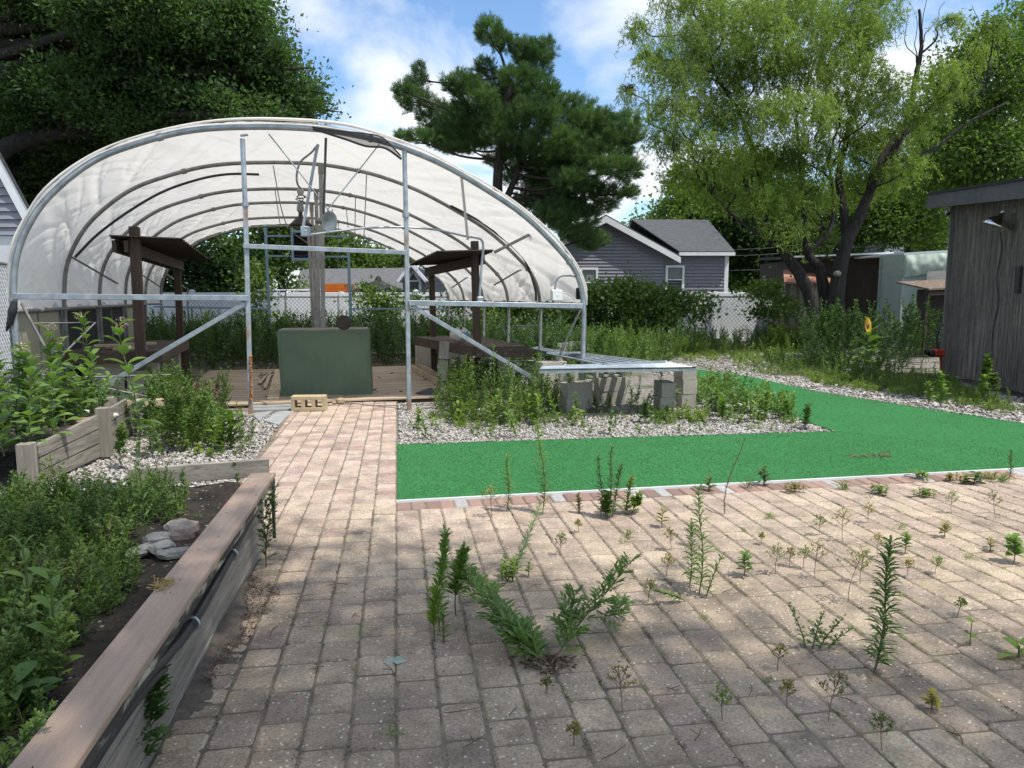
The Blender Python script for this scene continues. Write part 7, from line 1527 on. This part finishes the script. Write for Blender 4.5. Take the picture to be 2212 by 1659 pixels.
# --- weeds growing out of the patio, each one its own plant
hwk = dict(L_=.055, W_=.0065)
patio = [(horseweed, 1095, 1105, 985, 'yellow-green spire weed at the red edging, first from the path', WL, dict(n=130, L_=.05, W_=.006, upw=.35, taper=.5)),
 (horseweed, 1172, 1110, 905, 'tallest spire weed, olive with pale drooping lower leaves, at the carpet edge', WL, dict(n=190, L_=.06, W_=.007, upw=.3, taper=.5)),
 (horseweed, 1298, 1115, 985, 'slender dark spire left in the clump of three at the carpet edge', W2, dict(n=120, L_=.045, W_=.007, upw=.4)), (horseweed, 1312, 1118, 965, 'tallest spire of the clump of three at the carpet edge', W2, dict(n=120, L_=.05, W_=.007, lean=(.08, 0), upw=.4)), (horseweed, 1322, 1115, 1005, 'right leaning spire of the clump of three', W2, dict(n=110, L_=.055, W_=.008, lean=(.2, 0), upw=.4)),
 (broadleaf, 1310, 1118, 1070, 'leafy base growth below the clump of three spires', W1, dict(n=36, L_=.07, W_=.04)), (horseweed, 1352, 1112, 1030, 'short bushy spire right of the clump of three', WL, dict(n=130, L_=.06, W_=.008, lean=(.15, 0), upw=.35)), (mugwort, 1365, 1108, 1070, 'low leafy tuft leaning right beside the bushy spire', WL, dict(n=26, L_=.07, side=4, W_=.014, lean=(.5, 0))),
 (airy, 1062, 1118, 1045, 'thin airy weed just right of the path corner', WY, dict(n=12, L_=.02)), (broadleaf, 1250, 1108, 1070, 'round yellowish seedling on the patio before the edging', WY, dict(n=26, L_=.03, W_=.02)),
 (horseweed, 1510, 1285, 1055, 'tall paired willow-leaved weed, taller stem, on the right half of the patio', W1, dict(n=120, L_=.07, W_=.007, upw=.4)), (horseweed, 1490, 1265, 1130, 'shorter stem beside the tall paired weed', W1, dict(n=80, L_=.06, W_=.007, upw=.4)), (horseweed, 1525, 1290, 1200, 'low spreading shoot at the base of the tall paired weed', W1, dict(n=30, L_=.05, W_=.008, lean=(.35, -.1))), (horseweed, 1480, 1300, 1270, 'prostrate shoot pointing left under the tall paired weed', W1, dict(n=40, L_=.05, W_=.008, lean=(-2.2, -.3))),
 (horseweed, 1888, 1455, 1175, 'tall bottle-brush weed standing alone at the right of the patio', W1, dict(n=210, L_=.078, W_=.008, lean=(.12, .02), upw=.35, r=.005)),
 (horseweed, 950, 1365, 1155, 'tall leafy weed at left of the patio, tallest of the left pair', W1, dict(n=130, L_=.075, W_=.010, lean=(.05, .05))), (horseweed, 985, 1330, 1190, 'thick leafy weed top leaning right beside the tallest left one', W1, dict(n=130, L_=.085, W_=.011, lean=(.1, 0), t0=.3)), (horseweed, 940, 1385, 1275, 'short rosette-topped weed left of the tall pair', WL, dict(n=70, L_=.07, W_=.010, t0=.3, upw=.8)), (broadleaf, 958, 1388, 1330, 'small leafy sprout at the roots of the left pair', W1, dict(n=12, L_=.05, W_=.02)),
 (horseweed, 1565, 1110, 945, 'brown thin spire weed leaning right across the carpet', [M['dry'], M['stem_red']], dict(n=100, L_=.022, W_=.004, lean=(.22, 0))),
 (broadleaf, 1650, 1048, 1015, 'dark leafy seedling on the white strip at the carpet edge', W2, dict(n=14, L_=.07, W_=.045)), (broadleaf, 1532, 1060, 1035, 'flat leafy seedling left of the brown spire', W2, dict(n=10, L_=.07, W_=.04)), (grasstuft, 1618, 1055, 0, 'pale grass tuft between the brown spire and the dark seedling', [M['weed_lime']], dict(n=22, L_=.17, W_=.006)),
 (grasstuft, 1822, 1058, 0, 'grass clump on the edging, widest of the right group', [M['weed']], dict(n=50, L_=.15, W_=.005)), (horseweed, 2180, 1035, 975, 'short dark spire at the right end of the carpet edge', W2, dict(n=60, L_=.05, W_=.006)), (grasstuft, 2165, 1042, 0, 'grass clump around the short dark spire', [M['weed']], dict(n=40, L_=.16, W_=.006)), (broadleaf, 2105, 1045, 1025, 'dark broad rosette on the carpet edge near the right end', W2, dict(n=12, L_=.10, W_=.05, up=.1)),
 (seedling, 1430, 1140, 1100, 'yellow-leaved seedling on the patio below the bushy spire', WY, dict(n=16, L_=.05, W_=.02)), (seedling, 1607, 1245, 1200, 'glossy round-topped seedling with clear shadow in mid patio', WY[:0] + [M['weed'], M['stem_red']], dict(n=22, L_=.055, W_=.022)), (seedling, 2040, 1160, 1130, 'bushy seedling on the right patio', WY, dict(n=20, L_=.05, W_=.02)), (seedling, 2190, 1215, 1165, 'large leafy seedling at the right edge', [M['weed'], M['stem_red']], dict(n=34, L_=.06, W_=.035)), (seedling, 2140, 1190, 1165, 'small reddish seedling left of the large leafy one', WY, dict(n=12, L_=.04, W_=.02)),
 (seedling, 1955, 1195, 1155, 'dark green seedling behind the bottle-brush weed', [M['weed'], M['stem_red']], dict(n=22, L_=.045, W_=.025)), (seedling, 2095, 1395, 0, 'flat pale two-leaved sprout near the bottom right', WL, dict(n=4, L_=.05, W_=.03)), (seedling, 2012, 1535, 1500, 'small round-leaved seedling near the bottom right corner', WY, dict(n=18, L_=.035, W_=.025)), (broadleaf, 2200, 1420, 1395, 'pale thick-leaved sprout cut by the right edge', WL, dict(n=6, L_=.09, W_=.04, up=.4)),
 (grasstuft, 1665, 1118, 0, 'fine grass tuft in the middle of the far patio', [M['weed_lime']], dict(n=34, L_=.09, W_=.003, spread=.6)), (grasstuft, 1945, 1140, 0, 'fine grass tuft right of the dry airy weeds', [M['weed_lime']], dict(n=30, L_=.09, W_=.003, spread=.6)), (grasstuft, 1355, 1160, 0, 'lime grass sprout in the middle patio', [M['weed_lime']], dict(n=16, L_=.12, W_=.008, spread=.6)), (grasstuft, 1345, 1172, 0, 'flat grass sprout just below the lime sprout', [M['weed_lime']], dict(n=10, L_=.10, W_=.006, spread=.8)), (grasstuft, 2095, 1208, 0, 'tiny grass tuft right of mid patio', [M['weed_lime']], dict(n=24, L_=.07, W_=.003)), (grasstuft, 840, 1585, 0, 'small pale grass sprig in the shaded near patio', [M['weed']], dict(n=8, L_=.09, W_=.008, spread=.8)), (grasstuft, 1520, 1335, 0, 'thin grass tuft at the shade edge', [M['weed']], dict(n=22, L_=.06, W_=.003)), (grasstuft, 1655, 1470, 0, 'tiny grass tuft in the near right patio', [M['weed']], dict(n=18, L_=.05, W_=.003)), (grasstuft, 1880, 1075, 0, 'little grass tuft by the yellow mat plant', [M['weed_lime']], dict(n=20, L_=.07, W_=.003)),
 (mugwort, 1740, 1400, 1310, 'sprawling grey-green weed, left shoot', W1, dict(n=22, L_=.035, side=0, W_=.006, lean=(-.4, .1))), (mugwort, 1755, 1402, 1330, 'sprawling weed, central shoot', W1, dict(n=22, L_=.035, side=1, W_=.006, lean=(.35, .1))), (mugwort, 1770, 1402, 1340, 'sprawling weed, right shoot', W1, dict(n=22, L_=.035, side=1, W_=.006, lean=(.9, .1))), (mugwort, 1790, 1400, 1365, 'sprawling weed, far right low shoot', W1, dict(n=20, L_=.03, side=0, W_=.006, lean=(1.6, .2)))]
for k_, px, py, ty, lab, mats, kw in patio:
    nm = {horseweed: 'spire_weed', broadleaf: 'leafy_weed', grasstuft: 'grass_tuft', airy: 'airy_weed', seedling: 'seedling', mugwort: 'sprawling_weed'}[k_]; kw = dict(kw)
    plant(k_, px, py, ty, lab, mats, 0., 'weed' if k_ is not grasstuft else 'grass', nm, 'weeds growing between the patio pavers', **kw)
for i, (px, py, ty) in enumerate(((1675, 1240, 1175), (1645, 1175, 1150), (1760, 1250, 1165), (1832, 1300, 1170), (1858, 1262, 1190), (1820, 1170, 1095), (1770, 1155, 1110), (1875, 1130, 1085), (1895, 1205, 1150), (1735, 1230, 1180), (1440, 1245, 1195), (1345, 1540, 1430), (1905, 1620, 1540), (1790, 1560, 1440), (1680, 1450, 1390), (2055, 1110, 1060), (1705, 1225, 1180), (1450, 1190, 1140), (2020, 1240, 1200), (1250, 1150, 1120), (1700, 1530, 1470), (1560, 1560, 1480), (2150, 1120, 1060), (1960, 1245, 1205), (2070, 1330, 1290), (1180, 1500, 1460), (1400, 1300, 1250), (1210, 1200, 1150), (1490, 1180, 1130), (1240, 1610, 1560))):
    where = ['left of the round-topped seedling', 'above the grey stain', 'in the middle of the airy group', 'with the tallest dry stem of the group', 'just left of the bottle-brush weed top', 'behind the dry stems', 'furthest back of the airy group', 'near the fine grass tuft', 'right of the bottle-brush weed', 'right of the round-topped seedling', 'left of the paired tall weed', 'in the shaded near patio', 'low near the bottom edge', 'in the near patio below the sprawling weed', 'left of the sprawling weed', 'at the far right patio', 'between the two green seedlings', 'behind the paired tall weed', 'right of mid patio', 'near the edging bricks', 'in the dark stained pavers', 'at the bottom middle', 'with thin tall stalks by the right edge', 'below the dark green seedling', 'in the bare right patio', 'between mugwort and bottom edge', 'right of the mugwort sprays', 'by the prostrate stems', 'left of the round yellow seedling', 'lowest in the picture'][i]
    g = Geo(); b = G(px, py, 0); h = AT(px, ty, b @ FW)[2]; airy(b, h, g, 0, 1, 12, .016); tag(g.build('airy_weed', [M['weed_yellow'] if i % 3 else M['weed_lime'], M['dry']], origin=b), 'thin airy yellowish weed ' + where, 'weed', 'weeds growing between the patio pavers')
for i, (px, py, r_) in enumerate(((1990, 1035, .09), (2060, 1040, .08), (1895, 1065, .07), (2135, 1035, .10), (1990, 1075, .09), (1715, 1062, .08))):
    g = Geo(); b = G(px, py, 0)
    for k in range(9): broadleaf(b + rng.normal(0, r_ * .45, 3) * (1, 1, 0), .05, (0, 0), 8, .035, .02, g, 0, 1, .002, True, .3, .3)
    tag(g.build('mat_weed', WY[:2] if i % 2 else [M['weed_lime'], M['stem_red']], origin=b), 'low mat of round-leaved weed ' + ['right of the grass clump on the edging', 'between two mats near the right end', 'yellow, left of the right-hand group', 'yellow, by the right end spire', 'golden, set forward on the pavers', 'between brown spire and grass clump'][i], 'weed', 'weeds growing between the patio pavers')
# the large fallen mugworts in the centre of the patio
root = G(1185, 1435, 0)
def lying(pts, n, L_, W_, lab, mats, name='fallen_mugwort', side=True, par=None, r=.004, kind='mug'):
    Q = smooth([G(a, b, z) if z < .5 else 0 for a, b, z in pts], 6); g = Geo(); g.tube(Q, np.linspace(r, r * .4, len(Q)), 6, 1); t_ = np.linspace(.12, 1, n); P = along(Q, t_); T = nrm(np.gradient(Q, axis=0)); Tn = nrm(along(T + np.arange(len(T))[:, None] * 0, t_)) if False else nrm(np.stack([np.interp(t_, np.linspace(0, 1, len(Q)), T[:, i]) for i in range(3)], 1))
    az = np.arange(n) * 2.4; A = nrm(np.cross(Tn, (0, 0, 1.))); B = np.cross(A, Tn); D = nrm(Tn * .75 + (A * np.cos(az)[:, None] + B * np.abs(np.sin(az))[:, None] * .8)); Ln = L_ * (1.1 - .35 * t_) * rng.uniform(.8, 1.2, n); addblades(g, P, D, Ln, W_, m=0, droop=.35)
    if kind == 'mug':
        S_ = nrm(np.cross(D, (0, 0, 1.)))
        for f, sp_, l_ in ((.18, 1.3, .5), (.4, 1.0, .55), (.62, .8, .45)):
            for sg in (-1, 1): addblades(g, P + D * Ln[:, None] * f, nrm(D + S_ * sg * sp_), Ln * l_, W_ * .75, m=0, droop=.2)
    return tag(g.build(name, mats, origin=Q[0]), lab, 'weed')
MW = [M['weed'], M['stem_red']]
lying([(1185, 1435, .01), (1130, 1385, .06), (1075, 1330, .10), (1030, 1275, .14), (1000, 1235, .18)], 44, .12, .02, 'big mugwort branch sprawling left and up over the patio', MW)
lying([(1180, 1432, .01), (1140, 1400, .05), (1110, 1370, .08)], 18, .13, .022, 'short mugwort branch with the largest leaves, low left of the roots', MW)
lying([(1190, 1435, .01), (1235, 1370, .08), (1270, 1325, .14), (1310, 1280, .20), (1345, 1235, .27), (1360, 1215, .30)], 40, .095, .016, 'mugwort branch rising right from the same dead roots', MW)
lying([(1225, 1385, .06), (1225, 1340, .09), (1238, 1300, .14), (1240, 1280, .17)], 18, .10, .018, 'upright side shoot between the two mugwort branches', MW)
lying([(1290, 1320, .10), (1320, 1330, .07), (1345, 1305, .08)], 14, .09, .016, 'small drooping shoot at the right end of the mugwort', MW)
lying([(1095, 1255, .01), (1120, 1210, .04), (1145, 1150, .09), (1165, 1095, .15)], 80, .06, .008, 'pale green willow-leaved stem bent up toward the tallest spire', W1, 'bent_weed', kind='h')
lying([(1095, 1258, .01), (1060, 1262, .02), (1020, 1245, .03), (985, 1240, .04)], 60, .06, .008, 'pale stem lying left from the bent weed roots', W1, 'bent_weed', kind='h')
lying([(1090, 1262, .01), (1040, 1280, .02), (1000, 1290, .02)], 50, .06, .008, 'second pale stem lying left, nearer the camera', W1, 'bent_weed', kind='h')
g = Geo(); b = G(1102, 1245, 0)
for k in range(12): seedling(b + rng.normal(0, .05, 3) * (1, 1, 0), .08, 10, .028, .02, g, 0, 1)
tag(g.build('clover_clump', [M['weed_lime'], M['stem_green']], origin=b), 'bright clover-like clump at the roots of the bent pale weed', 'weed')
# soil washed out at the foot of the wall
M['drift'] = simple('brown_washed_soil', (.055, .045, .036), (.15, .125, .10), 14, .95, lo=.3, hi=.7, bmp=.8, bd=.02)
S = np.zeros((60, 24, 3))
for i in range(60):
    for j in range(24):
        X, Y = -.80 + .42 * j / 23, 2.3 + 2.0 * i / 59; e_ = .8 - j / 23 * (1.7 + .7 * math.sin(Y * 4)) - abs(Y - 3.3) * .8
        S[i, j] = (X, Y, -.016 + .09 * max(-.4, e_ * .7 + .22 * mn.noise(Vector((X * 7, Y * 5, 0))) + .12 * mn.noise(Vector((X * 40, Y * 40, 0)))))
g = Geo(); g.sheet(S[::-1]); tag(g.build('soil_drift', M['drift'], origin=(-.6, 3.2, 0)), 'dark soil washed over the pavers at the foot of the bed wall', 'soil', kind='stuff')
nj = 900; kx = rng.integers(0, 40, nj); P = np.column_stack([-.03 + (kx - 5) * .1555 + rng.normal(0, .003, nj), rng.uniform(1.5, 5.0, nj), np.full(nj, -.004)]); P = P[P[:, 0] > -.75]; P = P[rng.random(len(P)) < np.clip((P[:, 0] + 1.5) / 5, .2, 1)]
P = np.repeat(P, 7, 0) + rng.normal(0, .008, (len(P) * 7, 3)) * (.5, 2.2, 0); D = rng.normal(size=P.shape) * (.8, .8, .2) + (0, 0, .6); g = Geo(); addblades(g, P, D, rng.uniform(.008, .024, len(P)), .0035, m=0, droop=.3)
tag(g.build('joint_moss', [M['weed_lime']], origin=(2, 3, 0)), 'tiny moss and sprouts lining the joints of the patio', 'moss', kind='stuff')
nj = 240; kx = rng.integers(0, 36, nj); P = np.column_stack([-.03 + (kx - 4) * .1555, rng.uniform(1.5, 4.9, nj)]); P = P[P[:, 0] > -.7]; P = np.repeat(P, 16, 0) + rng.normal(0, .012, (len(P) * 16, 2)) * (.6, 3.)
V, F = leafquads(np.column_stack([P, rng.uniform(-.002, .004, len(P))]), rng.normal(size=(len(P), 3)) * (1, 1, .2), rng.uniform(.004, .014, len(P)), .004); tag(Geo().add(V, F).build('joint_debris', M['soil'], origin=(2, 3, 0)), 'dark crumbs of soil and plant matter gathered along the patio joints', 'debris', kind='stuff')
# dead leaves, twigs and litter
def litter(poly, n, L_, m, lab, z=.004, name='dead_leaves'):
    P = scatter(poly, n); D = rng.normal(size=(n, 3)) * (1, 1, .25); V, F = leafquads(np.column_stack([P, np.full(n, z) + rng.uniform(0, .006, n)]), D, L_ * rng.uniform(.5, 1.3, n), L_ * .3); return tag(Geo().add(V, F).build(name, m, origin=(*P[0], 0)), lab, 'litter', kind='stuff')
M['dead'] = simple('dead_leaf', (.13, .075, .045), (.06, .035, .025), 20, .9, bmp=0, island=.4); M['dead_pale'] = simple('pale_dead_leaf', (.30, .24, .18), (.2, .15, .11), 20, .9, bmp=0, island=.3)
litter(ground_poly((1130, 1440), (1180, 1460), (1240, 1445), (1230, 1420), (1150, 1415)), 150, .03, M['dead'], 'dead brown leaves heaped round the mugwort roots'); litter(ground_poly((1140, 1440), (1180, 1455), (1220, 1440), (1200, 1425)), 40, .03, M['dead_pale'], 'curled pale dead leaves at the mugwort roots', .01)
litter(ground_poly((540, 1240), (610, 1275), (600, 1300), (500, 1420), (440, 1500), (420, 1500), (520, 1330)), 900, .016, M['dead'], 'dark leaf litter and soil drifted along the foot of the bed wall')
litter([(-.6, 2.0), (5, 2.0), (5, 5.0), (-.6, 5.0)], 900, .012, M['dead'], 'crumbs of dead plant matter scattered over the patio'); litter([(0, 5.35), (6, 5.6), (4.8, 7.3), (0, 7.3)], 900, .016, M['dead'], 'dark leaf crumbs strewn over the green carpet', .006); litter([(5, 5.6), (8, 5.8), (6.4, 10), (5, 12), (5, 8)], 500, .02, M['dead'], 'dark leaf crumbs on the far arm of the green carpet', .006); litter([(0, 5.35), (6, 5.6), (4.8, 7.3), (0, 7.3)], 260, .014, M['dead_pale'], 'straw bits and leaf crumbs scattered on the green carpet', .006)
litter(ground_poly((560, 815), (596, 812), (598, 850), (566, 850)), 120, .07, M['dead'], 'red-brown dead leaves on the deck beside the green box', .05); litter([(-1.9, 10.6), (1.5, 10.9), (1.3, 14.5), (-2.4, 14.)], 46, .09, M['dead'], 'scattered dead leaves over the deck boards', .05)
litter([(-1.9, 1.2), (-.95, 1.2), (-.95, 4.5), (-2.2, 4.5)], 700, .02, M['dead'], 'bark crumbs and leaf bits on the bare bed soil', .32); litter([(-1.9, 1.2), (-.95, 1.2), (-.95, 4.5), (-2.2, 4.5)], 420, .022, M['dead_pale'], 'pale chips and dry leaf bits strewn on the bed soil', .33)
tw = random.Random(12)
for i, (px, py) in enumerate(((750, 1262), (770, 1325), (640, 1290), (850, 1460), (600, 1352), (1170, 1262), (1620, 1500), (2080, 1610), (1300, 1640), (1000, 1615), (1850, 1520), (1440, 1485), (1560, 1280), (700, 1440), (960, 1540), (1500, 1600), (1100, 1545))):
    b = G(px, py, .006); a_ = tw.uniform(0, 6.28); l_ = tw.uniform(.05, .13); pts = [b, b + (math.cos(a_) * l_ * .4, math.sin(a_) * l_ * .4, .004), b + (math.cos(a_ + .15) * l_ * .8, math.sin(a_ + .15) * l_ * .8, .002), b + (math.cos(a_ + .2) * l_, math.sin(a_ + .2) * l_, 0)]
    g = Geo(); g.tube(smooth(pts, 4), np.linspace(.002, .0009, 13), 5)
    if i % 2: q = pts[1]; g.tube([q, q + (math.cos(a_ + 1.3) * .04, math.sin(a_ + 1.3) * .04, .002)], .0015, 4)
    o = g.build('twig', M['dead'], origin=b); o['label'] = 'dry brown twig on the pavers ' + ['beside the bed wall, farthest of the near ones', 'below the first path twig', 'next to the soil drift', 'by the silvery leaf', 'close to the wall foot', 'right of the rooted far weeds', 'near the bottom middle right', 'in the bottom right corner', 'at the bottom centre', 'left of bottom centre', 'under the bottle-brush weed', 'between mugwort and sprawling weed', 'near the prostrate shoot', 'in the middle of the shaded path', 'below the silvery leaf', 'at the bottom right of centre', 'just below the mugwort roots'][i]; o['category'] = 'twig'; o['group'] = 'twigs on the patio'
# clumps of dead straw on the carpet
M['straw_dull'] = simple('dull_straw', (.22, .18, .10), (.13, .10, .06), 20, .9, bmp=0)
g = Geo(); b = G(1880, 985, .01)
for k in range(60): q = b + (rng.uniform(-.22, .22), rng.normal(0, .035), .0); d = nrm(rng.normal(size=3) * (1, .5, .15)); g.tube([q, q + d * .06 + (0, 0, .01)], .0025, 3)
tag(g.build('straw_clump', M['straw_dull'], origin=b), 'strip of dead brown plant lying on the green carpet', 'dead plant')
g = Geo(); b = G(350, 1262, zc + .002)
for k in range(90): q = b + (rng.normal(0, .012), rng.normal(0, .025), .002); d = nrm(rng.normal(size=3) * (1, 1, .15)); g.tube([q, q + d * .03 + (0, 0, .003)], .0016, 3)
M['straw'] = simple('yellow_straw', (.45, .34, .14), (.32, .22, .08), 20, .9, bmp=0); tag(g.build('straw_tuft', M['straw'], origin=b), 'tuft of yellow straw lying on the composite cap board', 'straw')
g = Geo(); b = G(828, 1432, .004); V, F = leafquads(np.array([b, b + (.03, .01, .004)]), np.array([[1, .3, .12], [1., -.4, .1]]), .07, .035); M['pale_leaf'] = simple('pale_silver_leaf', (.38, .45, .38), (.3, .36, .3), 10, .7, bmp=0); g.add(V, F); tag(g.build('fallen_leaf', M['pale_leaf'], origin=b), 'pale silvery leaf lying underside up on the near patio', 'leaf')
# shade tree behind the photographer whose crown throws the dappled shade
st = thing('shade_tree', 'leafy tree behind the camera casting dappled shade on the near patio', 'tree', (4.6, -4.2, 0))
SH = Vector(sdir) / sdir[2]
def over(x, y, z): return np.array([x + SH[0] * z, y + SH[1] * z, z])
HC = 12.
bls = [(over(x_, y_, HC + rng.uniform(-.8, .8)), (rx, ry, .6)) for x_, y_, rx, ry in ((-1.6, 1.2, 1.4, 1.2), (-.2, 1.3, 1.3, 1.2), (1.1, 1.0, 1.2, .9), (2.3, .5, 1.2, .8), (3.4, .0, 1.3, .8), (-.3, 2.6, 1.0, .8), (.7, 2.2, .8, .6), (-1.8, 2.8, 1.2, 1.0), (-.5, 3.7, .7, .45), (.2, 3.3, .5, .4), (4.6, -.2, 1.4, .9), (2.6, 1.5, .8, .4), (1.8, 1.9, .5, .35))]
g = Geo(); Q = limb(g, [np.array([4.6, -4.2, -.1]), np.array([4.5, -4.1, 2.5]), np.array([4.4, -3.8, 6.]), np.array([4.0, -3.2, 12.2])], .28, .1, 10)
for c, r in bls: q = Q[-4]; limb(g, [q, (q + c) / 2 + (0, 0, .4), c], .07, .02, 6)
g.build('trunk', M['bark'], st); V, F = crown(bls, 42, .15, .65, .36, clump=46); Geo().add(V, F).build('crown', M['oak2_leaf'], st)

litter([(-.87, 1.3), (-.74, 1.3), (-.74, 4.4), (-.87, 4.4)], 22, .012, M['dead'], 'specks of leaf crumbs on the composite cap board', zc + .001)
litter([(-.87, 1.3), (-.74, 1.3), (-.74, 4.4), (-.87, 4.4)], 14, .010, M['flower_white'], 'tiny white petals fallen on the composite cap board', zc + .001)
